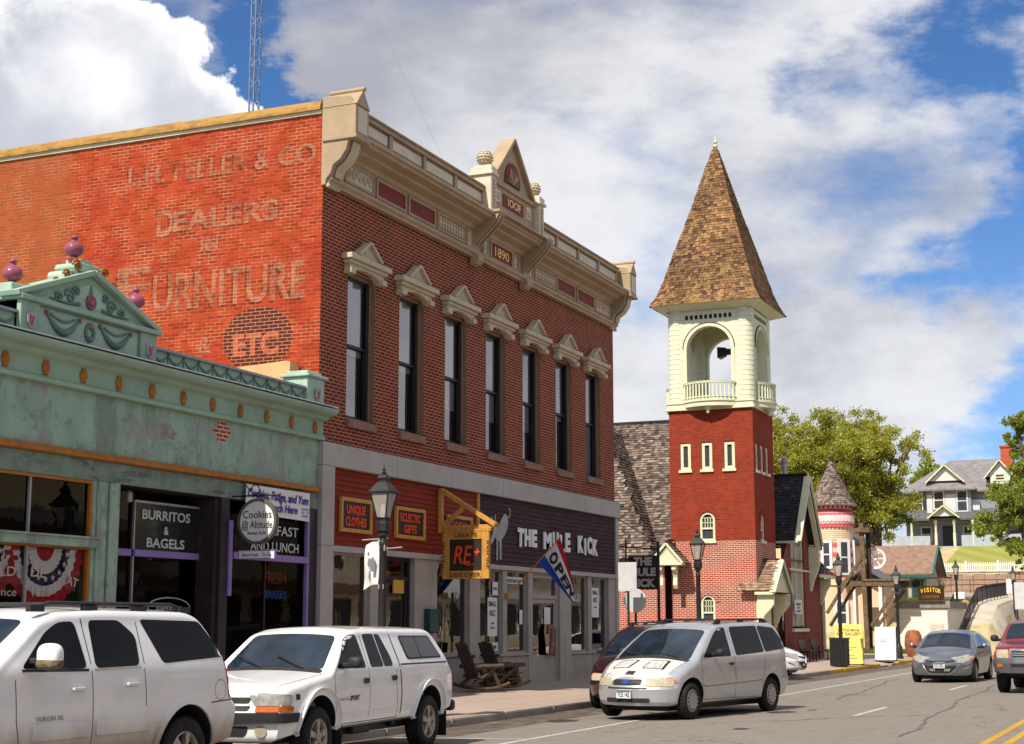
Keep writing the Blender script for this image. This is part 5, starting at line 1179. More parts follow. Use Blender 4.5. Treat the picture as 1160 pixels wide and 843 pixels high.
for i in range(26):
    a = 2*math.pi*i/26; mb.tube((tcx+(tr+.06)*math.cos(a), tcy+(tr+.06)*math.sin(a), 8.66), (tcx+(tr+.06)*math.cos(a), tcy+(tr+.06)*math.sin(a), 8.84), .06, n=6)
mb.build('dentil_band', dred, TH)
CONE = [(1.50, 8.90), (1.30, 9.15), (1.05, 9.6), (.72, 10.3), (.36, 11.05), (.05, 11.75)]
mb = MB(); mb.lathe([(tr, 8.82), (1.5, 8.86)]+CONE, (tcx, tcy, 0), 24); mb.build('cone_deck', M['cream'], TH)
mb = MB(); random.seed(8); z = 8.88
def cone_w(z):
    for (w0, z0), (w1, z1) in zip(CONE, CONE[1:]):
        if z <= z1: return w0+(w1-w0)*(z-z0)/(z1-z0)
    return .05
while z < 11.7:
    w0, w1 = cone_w(z), cone_w(z+.15); n = max(5, int(2*math.pi*w0/.16)); off = random.random()
    for i in range(n):
        a0 = 2*math.pi*(i+off)/n; a1 = a0+2*math.pi/n*.95; o = .03+random.random()*.02
        mb.add([(tcx+(w0+o)*math.cos(a0), tcy+(w0+o)*math.sin(a0), z), (tcx+(w0+o)*math.cos(a1), tcy+(w0+o)*math.sin(a1), z), (tcx+(w1+.012)*math.cos(a1), tcy+(w1+.012)*math.sin(a1), z+.15), (tcx+(w1+.012)*math.cos(a0), tcy+(w1+.012)*math.sin(a0), z+.15)], [(0, 1, 2, 3)])
    z += .125
mb.build('cone_shingles', M['shingle_nave'], TH, recalc=False)
mb = MB(); mb.lathe([(.06, 11.7), (.1, 11.8), (.03, 11.86), (.08, 11.95), (.02, 12.05), (0, 12.3)], (tcx, tcy, 0), 10); mb.build('finial', M['iron'], TH)
def tower_window(ang, z0, z1, hw=.30):
    a = R(ang); n_ = Vector((math.cos(a), math.sin(a), 0)); t = Vector((-n_.y, n_.x, 0)); c = Vector((tcx, tcy, 0))+n_*(tr+.02)
    f = MB(); P = lambda s, z, o: tuple(c+t*s+n_*o+Z_*z)
    for s0, s1, a0, a1 in ((-hw-.12, -hw+.05, z0, z1), (hw-.05, hw+.12, z0, z1), (-hw+.05, hw-.05, z0, z0+.14), (-hw+.05, hw-.05, z1-.16, z1), (-hw+.05, hw-.05, (z0+z1)/2-.04, (z0+z1)/2+.04)):
        f.add([P(s0, a0, -.12), P(s1, a0, -.12), P(s1, a1, -.12), P(s0, a1, -.12), P(s0, a0, .07), P(s1, a0, .07), P(s1, a1, .07), P(s0, a1, .07)], [(0, 1, 2, 3), (4, 5, 6, 7), (0, 1, 5, 4), (1, 2, 6, 5), (2, 3, 7, 6), (3, 0, 4, 7)])
    o = f.build('window', M['white'], TH); g = MB(); g.poly([P(-hw, z0+.1, .045), P(hw, z0+.1, .045), P(hw, z1-.1, .045), P(-hw, z1-.1, .045)]); g.build('pane', M['leaded'], o, recalc=False)
for a, z0, z1, hw in ((172, 4.95, 6.68, .24), (222, 4.55, 6.72, .28), (208, 1.5, 3.05, .32), (280, 4.6, 6.7, .25)): tower_window(a, z0, z1, hw)
mb = MB(); mb.box(97, 104, 19.6, 24.6, 0, 6.6); mb.prism([(19.6, 6.6), (24.6, 6.6), (22.1, 8.9)], 'x', 97, 104); mb.box(95.6, 98.4, 17.2, 19.4, 0, 4.1); mb.build('house_wall', peach, TH)
mb = MB(); basic_gable(mb, 97, 104, 19.6, 24.6, 6.6, 8.9, 'x', .3); basic_gable(mb, 94.9, 98.5, 17.1, 19.3, 4.1, 4.9, 'x', .25); mb.build('roof', mat('slate_violet', (.13, .115, .135), .7, var=.2), TH)
mb = MB()
for sg in (-1, 1): mb.bar((96.65, 22.1+sg*2.8, 6.45), (96.65, 22.1, 9.05), .12, .24, up=(1, 0, 0))
mb.box(95.2, 95.35, 17.3, 17.5, 0, 4.0); mb.box(95.2, 95.35, 18.9, 19.05, 0, 4.0); each(mb, 'trim', M['white'], TH)
mb = MB(); mb.box(95.56, 95.6, 17.6, 18.5, .2, 2.6); mb.build('porch_door', mat('olive_door', (.10, .08, .04), .6), TH)

# ------------------------------------------------------------ timber mine headframe
tim = mat('weathered_timber', (.15, .098, .058), .85, var=.35, vs=3, stretch=(2, 2, 2), bump=.3, bs=20); timd = mat('dark_timber', (.06, .04, .028), .85, var=.3)
HF = thing('mine_headframe', 'timber mine headframe with slanted braces and a white sheave wheel', 'headframe', (88.7, 16.9, 0), world=True)
hx0, hy0 = 88.7, 16.9
mb = MB(); mb.bar((hx0, hy0+.12, 0), (hx0, hy0+.24, 7.3), .25, .25, up=(1, 0, 0)); mb.build('post', tim, HF)
mb = MB(); mb.bar((hx0+.9, hy0+.15, 0), (hx0+.5, hy0-.05, 7.2), .25, .25, up=(1, 0, 0)); mb.build('post', timd, HF)
mb = MB(); mb.box(hx0-.3, hx0+.9, hy0-.25, hy0+.7, 6.75, 7.0); mb.box(hx0-.15, hx0+.05, hy0-1.7, hy0+1.7, 3.72, 4.0); mb.box(hx0+.6, hx0+.8, hy0-2.2, hy0+1.5, 3.7, 3.98); mb.box(hx0-.2, hx0+.9, hy0-2.4, hy0+.3, 4.0, 4.12); each(mb, 'beam', tim, HF)
for (p, q) in (((hx0-.1, hy0+.30, 5.3), (hx0-.3, hy0+2.3, 2.2)), ((hx0+.6, hy0+.3, 4.6), (hx0+.5, hy0+2.3, 1.5)), ((hx0+.1, hy0-.1, 1.5), (hx0, hy0-1.75, 3.75)), ((hx0+.8, hy0-.1, 1.2), (hx0+.7, hy0-1.95, 3.5))):
    mb = MB(); mb.bar(p, q, .17, .2, up=(1, 0, 0)); mb.build('brace', tim, HF)
mb = MB(); wc = (hx0+1.0, hy0-.32, 5.3)
mb.lathe([(.46, -.06), (.60, -.08), (.60, .08), (.46, .06)], wc, 22, 'x', ring=True)
for k in range(6): a = k*math.pi/3; mb.bar(wc, (wc[0], wc[1]+.5*math.cos(a), wc[2]+.5*math.sin(a)), .07, .07, up=(1, 0, 0))
mb.lathe([(.0, -.1), (.1, -.1), (.1, .1), (0, .1)], wc, 12, 'x'); mb.build('sheave_wheel', M['white'], HF)
t_ = tag(MB().lathe([(.55, 0), (.62, .05), (.62, 1.1), (.45, 1.35), (.2, 1.4), (0, 1.4)], (91.2, 15.6, .05), 14).box(90.7, 91.7, 15.1, 15.2, .3, 1.0).build('ore_bucket', mat('dark_steel', (.025, .027, .032), .5, .3, var=.3), smooth=True), 'dark steel ore bucket standing on grass under the headframe', 'ore bucket')
# ------------------------------------------------------------ visitor centre
VC = thing('visitor_centre', 'small building with brown shingle roof and teal trimmed windows', 'building', (108, 18, 2.5), world=True)
mb = MB(); mb.box(106, 111, 16.3, 20.5, 1.2, 4.85); mb.prism([(106, 4.85), (111, 4.85), (108.5, 6.75)], 'y', 16.3, 20.5); mb.build('wall', mat('stucco_tan', (.50, .42, .32), .8), VC)
mb = MB(); basic_gable(mb, 106, 111, 16.3, 20.5, 4.80, 6.78, 'y', .45); mb.build('roof', mat('brown_shingle', (.235, .15, .11), .85, var=.2, vs=3), VC)
teal = mat('teal_trim', (.025, .13, .10), .5)
mb = MB(); mb.box(105.45, 105.6, 15.9, 20.9, 4.62, 4.84)
for sg in (-1, 1): mb.bar((108.5+sg*2.95, 15.83, 4.85), (108.5, 15.83, 6.85), .10, .2, up=(0, 1, 0))
mb.build('fascia', teal, VC)
for y in (16.9, 17.9):
    mb = MB(); mb.frame(y-.38, y+.38, 2.9, 4.5, .10, 105.94, 106.03, axis='x'); w_ = mb.build('window', teal, VC); mb = MB(); mb.box(105.97, 105.99, y-.3, y+.3, 2.95, 4.42); mb.build('pane', M['leaded'], w_)
WB = thing('utility_building', 'low white plank building with flat grey roof edge behind the grey sedan', 'building', (93, 14.2, 0), world=True)
mb = MB(); mb.box(90.2, 97, 12.75, 15.6, -.3, 2.5)
for k in range(9): mb.box(90.17, 90.2, 12.75, 15.6, .05+k*.27, .05+k*.27+.255)
mb.build('wall', mat('cream_plank', (.80, .74, .66), .7, var=.05), WB)
mb = MB(); mb.box(90.05, 97.1, 12.6, 15.75, 2.5, 2.88); mb.box(90.1, 90.2, 12.68, 12.78, .0, 2.5); mb.build('roof_edge', mat('grey_plank', (.25, .225, .20), .8, var=.2), WB)
mb = MB(); mb.box(90.13, 90.168, 13.0, 13.75, .05, 1.6); mb.build('door', mat('cream_door', (.56, .50, .43), .7), WB)
VS = thing('visitor_sign', 'dark board reading VISITOR in arched yellow letters over the white plank building', 'sign', (89.9, 13.5, 2.9), world=True)
mb = MB(); mb.box(89.85, 89.95, 12.88, 14.32, 2.92, 3.72); mb.build('board', mat('sign_brown', (.035, .022, .016), .5, var=.2), VS)
mb = MB(); mb.tube((89.9, 13.05, 3.72), (89.9, 13.05, 4.15), .02, n=6); mb.tube((89.9, 14.15, 3.72), (89.9, 14.15, 4.15), .02, n=6); mb.box(89.84, 89.96, 12.4, 15.6, 4.12, 4.22); mb.box(89.84, 89.96, 15.45, 15.6, 2.85, 4.2); mb.build('hanger', timd, VS)
mb = MB()
for i, ch in enumerate('VISITOR'):
    tt = (i-3)/3.4; mb.text(ch, (89.845, 13.60-tt*.55, 3.30+.10*(1-tt*tt)), (0, -1, 0), Z_, .24, None if ch == 'I' else .15, bold=.03, ext=.01)
mb.build('lettering', mat('sign_yellow', (.80, .50, .03), .5), VS)
mb = MB(); mb.text('CENTER', (89.845, 13.60, 3.04), (0, -1, 0), Z_, .17, 1.0, bold=.02, ext=.008); mb.build('lettering', mat('sign_dim_orange', (.26, .09, .03), .5), VS)

# ------------------------------------------------------------ the big grey house on the hill
VH = thing('hill_house', 'large grey Victorian house with gabled roofs and a columned porch above the lawn', 'house', (172, 21, 9.4), world=True)
hg = mat('house_grey', (.27, .28, .31), .7, var=.06); hw = mat('house_white', (.60, .60, .61), .6, var=.05); hr = mat('house_roof', (.20, .185, .19), .8, var=.2, vs=1.5); hrd = mat('porch_roof', (.115, .11, .115), .8, var=.25); dk = mat('house_dark', (.05, .05, .055), .5)
ly = mat('pale_yellow_trim', (.72, .66, .44), .6)
mb = MB(); mb.box(170, 182, 14.5, 28, 9.2, 15.9); mb.box(168.9, 171, 21.0, 25.6, 12.2, 15.85); mb.build('wall', hg, VH)
def hip(mb, x0, x1, y0, y1, ze, zr, inset):
    a = [(x0, y0, ze), (x1, y0, ze), (x1, y1, ze), (x0, y1, ze)]; xm = (x0+x1)/2; b = [(xm, y0+inset, zr), (xm, y1-inset, zr)]
    mb.add(a+b+[(p[0], p[1], ze-.18) for p in a], [(0, 1, 4), (1, 2, 5, 4), (2, 3, 5), (3, 0, 4, 5), (6, 7, 8, 9), (0, 1, 7, 6), (1, 2, 8, 7), (2, 3, 9, 8), (3, 0, 6, 9)])
mb = MB(); hip(mb, 169.3, 183, 13.0, 28.6, 15.6, 19.5, 4.6); hip(mb, 168.2, 173.5, 20.4, 26.4, 15.75, 17.9, 2.6); mb.build('roof', hr, VH)
def gable_front(x, yc, hwid, zb, zt, depth, roofm, wallm=hw, trim=ly):
    q = MB(); q.prism([(yc-hwid, zb), (yc+hwid, zb), (yc, zt)], 'x', x+.25, x+.3); q.build('gable', wallm, VH)
    q = MB()
    for sg in (-1, 1): q.add([(x-.05, yc+sg*(hwid+.25), zb-.15), (x+depth, yc+sg*(hwid+.25), zb-.15), (x+depth, yc, zt+.2), (x-.05, yc, zt+.2)], [(0, 1, 2, 3)])
    q.build('gable_roof', roofm, VH, recalc=False); q = MB()
    for sg in (-1, 1): q.bar((x-.06, yc+sg*(hwid+.28), zb-.22), (x-.06, yc, zt+.12), .12, .34, up=(1, 0, 0))
    q.build('bargeboard', trim, VH)
gable_front(168.6, 23.55, 1.75, 16.65, 18.2, 4, hr); gable_front(169.4, 18.0, 1.35, 17.0, 18.6, 4, hr)
mb = MB(); mb.box(169.6, 172, 17.0, 19.0, 16.2, 17.6); mb.build('dormer_wall', hw, VH)
mb = MB(); mb.box(173, 174.2, 16.9, 18.2, 17, 20.6); mb.box(172.9, 174.3, 16.8, 18.3, 20.4, 20.62); mb.build('chimney', mat('chimney_red', (.42, .09, .04), .8), VH)
def hwin(x, y, w, z0, z1, trim=ly):
    q = MB(); q.frame(y-w, y+w, z0, z1, .14, x-.06, x+.03, axis='x'); q.box(x-.05, x+.03, y-w, y+w, (z0+z1)/2-.05, (z0+z1)/2+.05); o = q.build('window', trim, VH); q = MB(); q.box(x-.02, x-.01, y-w+.1, y+w-.1, z0+.1, z1-.1); q.build('pane', M['leaded'], o)
hwin(169.58, 18.0, .55, 16.5, 17.3); hwin(168.88, 24.3, .6, 13.6, 15.6); hwin(168.88, 21.9, .6, 13.3, 15.6, hw); hwin(169.98, 26.6, .5, 13.4, 15.4); hwin(169.98, 16.8, .6, 13.4, 15.4)
mb = MB(); mb.box(168.86, 168.9, 22.55, 23.65, 13.0, 15.2); mb.box(168.86, 168.9, 25.0, 25.55, 13.0, 15.2); mb.box(169.5, 170.0, 20.2, 21.0, 13.0, 14.6); each(mb, 'white_panel', hw, VH)
# porch
mb = MB(); mb.add([(167.0, 14.5, 12.55), (167.0, 29.5, 12.55), (170.1, 29.5, 13.75), (170.1, 14.5, 13.75), (167.0, 14.5, 12.35), (167.0, 29.5, 12.35), (170.1, 29.5, 12.35), (170.1, 14.5, 12.35)], [(0, 1, 2, 3), (4, 5, 6, 7), (0, 1, 5, 4), (0, 3, 7, 4), (1, 2, 6, 5)]); mb.build('porch_roof', hrd, VH)
gable_front(166.4, 23.55, 1.35, 12.75, 13.7, 3, hrd)
mb = MB(); mb.box(167.0, 170, 14.5, 29.5, 9.0, 9.6); mb.box(167.05, 167.2, 14.6, 21.9, 9.6, 10.75); mb.box(167.05, 167.2, 25.1, 29.4, 9.6, 10.75); mb.build('porch_base', mat('lattice_blue_grey', (.36, .40, .45), .7, var=.12, vs=3), VH)
for y in (14.8, 17.6, 20.7, 22.6, 24.5, 27.0, 29.2):
    mb = MB(); mb.lathe([(.16, 9.6), (.16, 10.9), (.20, 10.92), (.11, 11.0), (.13, 12.0), (.18, 12.1), (.18, 12.36)], (167.2, y, 0), 10); mb.build('porch_column', ly, VH, smooth=True)
mb = MB(); mb.box(169.95, 170.0, 22.9, 24.2, 9.6, 11.9); mb.build('front_door', dk, VH)
hwin(169.97, 25.9, .6, 10.2, 11.9); hwin(169.97, 21.6, .5, 10.2, 11.9); hwin(169.97, 18.8, .7, 10.2, 11.9)
for i in range(5):
    mb = MB(); mb.box(165.4+i*.32, 167.0, 22.75, 24.35, 8.9, 9.08+i*.13); mb.build('step', mat('blue_grey_step', (.33, .38, .42), .7), VH)

# ------------------------------------------------------------ white picket fence
def picket(name, label, pts, h=1.05, sp=.16):
    t = thing(name, label, 'fence', pts[0], world=True); pk = MB(); rl = MB(); po = MB()
    for (x0, y0, z0), (x1, y1, z1) in zip(pts, pts[1:]):
        L = math.hypot(x1-x0, y1-y0); n = int(L/sp)
        for i in range(n):
            f = (i+.5)/n; x, y, z = x0+(x1-x0)*f, y0+(y1-y0)*f, z0+(z1-z0)*f
            ux, uy = (x1-x0)/L*.04, (y1-y0)/L*.04
            pk.add([(x-ux, y-uy, z), (x+ux, y+uy, z), (x+ux, y+uy, z+h-.06), (x, y, z+h), (x-ux, y-uy, z+h-.06), (x-ux+.02, y-uy, z), (x+ux+.02, y+uy, z), (x+ux+.02, y+uy, z+h-.06), (x+.02, y, z+h), (x-ux+.02, y-uy, z+h-.06)], [(0, 1, 2, 3, 4), (5, 6, 7, 8, 9), (0, 5, 9, 4), (1, 6, 7, 2), (3, 2, 7, 8), (3, 4, 9, 8)])
        for zz in (.28, .78): rl.bar((x0+.05, y0, z0+zz), (x1+.05, y1, z1+zz), .05, .09)
    for x, y, z in pts: po.box(x-.02, x+.12, y-.07, y+.07, z-.2, z+h+.15)
    pk.build('picket', M['white'], t, recalc=False); rl.build('rail', M['white'], t); po.build('post', M['white'], t); return t
hz = lambda x, y: hill_z(x, y)
picket('picket_fence', 'long white picket fence along the foot of the lawn', [(145.4, 21.4, 6.05), (145.4, 18.8, 6.05), (145.4, 16, 6.05), (145.4, 13.2, 6.05)])
picket('picket_fence', 'short higher white picket fence running back beside the steps to the house', [(145.6, 21.7, 6.2), (149.5, 22.0, hz(149.5, 22)+.05), (150.5, 24.6, hz(150.5, 24)+.05)])
# ------------------------------------------------------------ trees
def leaf_mat(name, cols, tr=.42): return island_mat(name, cols, rough=.55, spec=.35, trans=tr, var=.22, vs=.35)
LEAF_A = leaf_mat('leaf_spring', [(.10, .12, .014), (.26, .28, .03), (.37, .36, .05), (.31, .32, .04), (.44, .40, .09)])
LEAF_B = leaf_mat('leaf_fresh', [(.075, .11, .014), (.19, .25, .03), (.28, .33, .045), (.36, .37, .07)])
LEAF_D = leaf_mat('leaf_deep', [(.05, .08, .015), (.10, .15, .02), (.15, .20, .03)])
bark = mat('bark', (.10, .075, .055), .9, var=.35, vs=4, stretch=(1, 1, .3), bump=.6, bs=12)
def tree(label, base, trunk, lobes, n, leaf, size, seed, group=None, thin=1., name='deciduous_tree'):
    rnd = random.Random(seed); t = thing(name, label, 'tree', base, group=group)
    tk = MB(); H = trunk[0]; r0 = trunk[1]; top = Vector((trunk[2], trunk[3], H))
    pts = [Vector((0, 0, -.4))]+[Vector((top.x*f+rnd.uniform(-.1, .1)*H*.2, top.y*f+rnd.uniform(-.1, .1)*H*.2, H*f)) for f in (.25, .5, .75, 1)]
    tk.path(pts, [r0*1.25, r0, r0*.85, r0*.7, r0*.45], 10)
    lv = []
    clumps = []
    tot = sum(l[3]**2 for l in lobes)
    for cx, cy, cz, rr in lobes:
        c = Vector((cx, cy, cz)); st = pts[rnd.choice((2, 3, 4))]
        mid = st.lerp(c, .5)+Vector((rnd.uniform(-.3, .3), rnd.uniform(-.3, .3), rr*.15)); tk.path([st, mid, c], [r0*.4, r0*.26, r0*.10], 7)
        k = max(5, int(34*rr*rr/tot*len(lobes)*.42))
        for i in range(k):
            d = Vector((rnd.gauss(0, 1), rnd.gauss(0, 1), rnd.gauss(0, .85))).normalized()*rr*(rnd.random()**.42)
            p = c+d*rnd.uniform(.75, 1.12); clumps.append((p, rr*rnd.uniform(.16, .34)))
            if rnd.random() < .45: tk.path([c, c.lerp(p, .55)+Vector((0, 0, rnd.uniform(-.1, .2))), p], [r0*.09, r0*.06, r0*.025], 5)
    tk.build('trunk', bark, t, smooth=True)
    per = n/sum(c[1]**2 for c in clumps)
    vs = []; fs = []
    for p, r_ in clumps:
        for i in range(int(per*r_*r_)+1):
            q = p+Vector((rnd.gauss(0, r_*.55), rnd.gauss(0, r_*.55), rnd.gauss(0, r_*.42)))
            a = Vector((rnd.gauss(0, 1), rnd.gauss(0, 1), rnd.gauss(0, .6))).normalized(); b = a.orthogonal().normalized(); b = (b*math.cos(i)+a.cross(b)*math.sin(i))
            s = size*rnd.uniform(.6, 1.3); k0 = len(vs); e = a.cross(b)
            vs += [q-b*s*.5, q+e*s*.30, q+b*s*.55, q-e*s*.30]; fs.append((k0, k0+1, k0+2, k0+3))
    mb = MB(); mb.v = [tuple(v) for v in vs]; mb.f = fs; mb.m = [0]*len(fs); mb.build('crown', leaf, t, recalc=False); return t
rn = random.Random(2)
def lobes_ellipsoid(cx, cy, cz, rx, ry, rz, k, r0, r1, seed):
    q = random.Random(seed); out = []
    for i in range(k):
        d = Vector((q.gauss(0, 1), q.gauss(0, 1), q.gauss(0, 1))).normalized()*(q.random()**.5)
        out.append((cx+d.x*rx, cy+d.y*ry, cz+d.z*rz, q.uniform(r0, r1)))
    return out
tree('broad spreading tree with yellow green spring leaves behind the pink turret house', (133, 24.6, 3.9), (9, .55, .4, -.5), lobes_ellipsoid(0, 1.9, 10.8, 3.8, 4.8, 5.4, 40, 1.4, 2.4, 5)+[(0, -3.4, 12.6, 1.7), (-.5, -2.6, 10.6, 1.5), (0, -1.0, 5.2, 1.4), (0, 1.2, 5.0, 1.5)], 98000, LEAF_A, .21, 5)
tree('thinner pale tree standing behind the church roof beside the bell tower', (127, 31.0, 3.9), (8.5, .35, 0, 0), lobes_ellipsoid(0, -1.6, 10.8, 2.6, 3.8, 4.8, 30, 1.2, 2.1, 6), 44000, LEAF_A, .20, 6)
tree('tall bright green tree in front of the hill house at the right edge', (128.5, 11.7, 3.4), (11, .42, 0, .1), [(0, 0, 3.9, 1.5), (.3, -1.6, 4.2, 1.5), (-.4, .2, 7.6, 2.0), (0, .2, 13.2, 1.5), (0, -.8, 14.4, 1.5), (.5, 0, 11.6, 1.3), (0, -2, 12.6, 1.6), (.3, 0, 10.2, 1.7), (.2, 1.7, 8.4, 1.5), (-.3, -.9, 9.2, 1.8), (0, 3.0, 6.4, 1.5), (0, 1.0, 6.4, 1.6), (0, -2.2, 7.2, 1.8), (0, -3.2, 10.2, 1.7), (.4, .9, 14.6, .9), (0, -3, 5.6, 1.4), (0, 2.0, 4.9, 1.1)], 56000, LEAF_B, .20, 9)
tree('small fresh green tree showing over the roof of the hill house', (200, 30.2, 11), (6, .3, 0, 0), lobes_ellipsoid(0, 0, 8.2, 2.0, 2.6, 2.6, 12, 1.0, 1.7, 12), 10000, LEAF_B, .27, 12)
tree('bushy dark tree between the pink house and the hill house', (150, 28.5, 7), (5, .3, 0, 0), lobes_ellipsoid(0, -1, 6.2, 2.2, 3.2, 3.0, 14, 1.0, 1.8, 15), 16000, LEAF_D, .24, 15)
tree('low shrubby tree at the end of the white picket fence', (143.2, 12.6, 5.2), (1.2, .1, 0, 0), [(0, .2, 1.2, .7), (.1, .9, .9, .6), (0, -.4, 1.0, .6)], 1800, leaf_mat('leaf_rust', [(.10, .06, .025), (.16, .10, .03), (.09, .09, .03)]), .16, 16, name='garden_shrub')
# grass strip in the park and tufts on the bank
def grass(name, x0, x1, y0, y1, n, h, mt, zf, seed):
    q = random.Random(seed); vs = []; fs = []
    for i in range(n):
        x, y = q.uniform(x0, x1), q.uniform(y0, y1); z = zf(x, y); a = q.random()*6.28; w = .02; hh = h*q.uniform(.5, 1.2); k = len(vs)
        vs += [(x-w*math.cos(a), y-w*math.sin(a), z), (x+w*math.cos(a), y+w*math.sin(a), z), (x+q.gauss(0, .06), y+q.gauss(0, .06), z+hh)]; fs.append((k, k+1, k+2))
    mb = MB(); mb.v = vs; mb.f = fs; mb.m = [0]*n; return tag(mb.build(name, mt, recalc=False), kind='stuff')
blade = island_mat('grass_blade', [(.07, .10, .015), (.13, .16, .025), (.20, .21, .05)], trans=.3)
grass('park_grass', 84, 90, 14.2, 19, 6000, .22, blade, lambda x, y: .04, 3)
grass('bank_grass', 92.5, 104, 12.9, 16.5, 5000, .18, island_mat('dry_blade', [(.30, .25, .10), (.20, .20, .05), (.12, .14, .03)], trans=.2), lambda x, y: hill_z(x, y), 4)
grass('bank_tuft', 103.5, 106, 12.9, 19, 3500, .35, blade, lambda x, y: hill_z(x, y), 5)
# railings on the slope
def railing(label, pts, h=1.0, sp=1.6, bars=True):
    t = thing('handrail', label, 'railing', pts[0], world=True); pm = MB(); rm = MB(); bm_ = MB()
    for p, q in zip(pts, pts[1:]):
        p, q = Vector(p), Vector(q); n = max(1, int((q-p).length/sp))
        for i in range(n+1): b = p.lerp(q, i/n); pm.tube(b-Z_*.1, b+Z_*h, .025, n=6)
        rm.tube(p+Z_*h, q+Z_*h, .028, n=6); rm.tube(p+Z_*(h*.15), q+Z_*(h*.15), .02, n=6)
        if bars:
            m_ = int((q-p).length/.14)
            for i in range(m_): b = p.lerp(q, i/m_); bm_.tube(b+Z_*(h*.15), b+Z_*h, .010, n=4)
    pm.build('post', M['iron'], t); rm.build('rail', M['iron'], t)
    if bars: bm_.build('baluster', M['iron'], t)
    return t
H3 = lambda x, y: (x, y, hill_z(x, y)+.03)
railing('black railing climbing along the pale footpath beside the red truck', [H3(90.5, 12.45), H3(92.5, 12.45), H3(97, 12.45), H3(101, 12.45), H3(106, 12.45), H3(118, 12.45)], 1.05, 2.0)
railing('black curved railing on the bank behind the grey sedan', [H3(91.5, 13.7), H3(94, 13.75), H3(97, 13.7), H3(101, 13.7)], 1.0, 1.2)
railing('thin pipe railing in front of the red stone retaining wall', [(137.5, 20.6, 4.2), (137.5, 17.5, 4.2), (137.5, 13.0, 4.2)], 1.1, 2.2, False)
railing('thin pipe railing along the upper side street', [(112, 19.5, hz(112, 19)), (113, 16.2, hz(113, 16)), (114, 13.4, hz(114, 13.4))], 1.0, 1.8, False)
# ------------------------------------------------------------ vehicles (front towards -x, driver's side towards -y)
def lerp_tab(tab, s):
    if s <= tab[0][0]: return tab[0][1]
    for (a, va), (b, vb) in zip(tab, tab[1:]):
        if s <= b: return va+(vb-va)*(s-a)/(b-a)
    return tab[-1][1]
def smooth_tab(tab, s, k=.05): return sum(lerp_tab(tab, s+d*k) for d in (-1, -.5, 0, .5, 1))/5
def rp(pts, r=.06, n=4):
    out = []; N = len(pts)
    for i in range(N):
        p = Vector(pts[i]).to_2d(); a = Vector(pts[i-1]).to_2d(); b = Vector(pts[(i+1) % N]).to_2d()
        da = (a-p); db = (b-p); ra = min(r, da.length*.45); rb = min(r, db.length*.45); p0 = p+da.normalized()*ra; p1 = p+db.normalized()*rb
        for k in range(n+1):
            t = k/n; q = p0*(1-t)**2+p*2*t*(1-t)+p1*t*t; out.append((q.x, q.y))
    return out
def superell(x0, x1, y0, y1, z0, z1, e=.72):
    mb = MB(); c = [(x0+x1)/2, (y0+y1)/2, (z0+z1)/2]; r = [(x1-x0)/2, (y1-y0)/2, (z1-z0)/2]; n, m_ = 20, 12; P = lambda v: math.copysign(abs(v)**e, v)
    vs = [(c[0]+r[0]*P(math.cos(b))*P(math.cos(a)), c[1]+r[1]*P(math.cos(b))*P(math.sin(a)), c[2]+r[2]*P(math.sin(b))) for b in [-math.pi/2+math.pi*j/m_ for j in range(m_+1)] for a in [2*math.pi*i/n for i in range(n)]]
    return mb.add(vs, [(j*n+i, j*n+(i+1) % n, (j+1)*n+(i+1) % n, (j+1)*n+i) for j in range(m_) for i in range(n)])
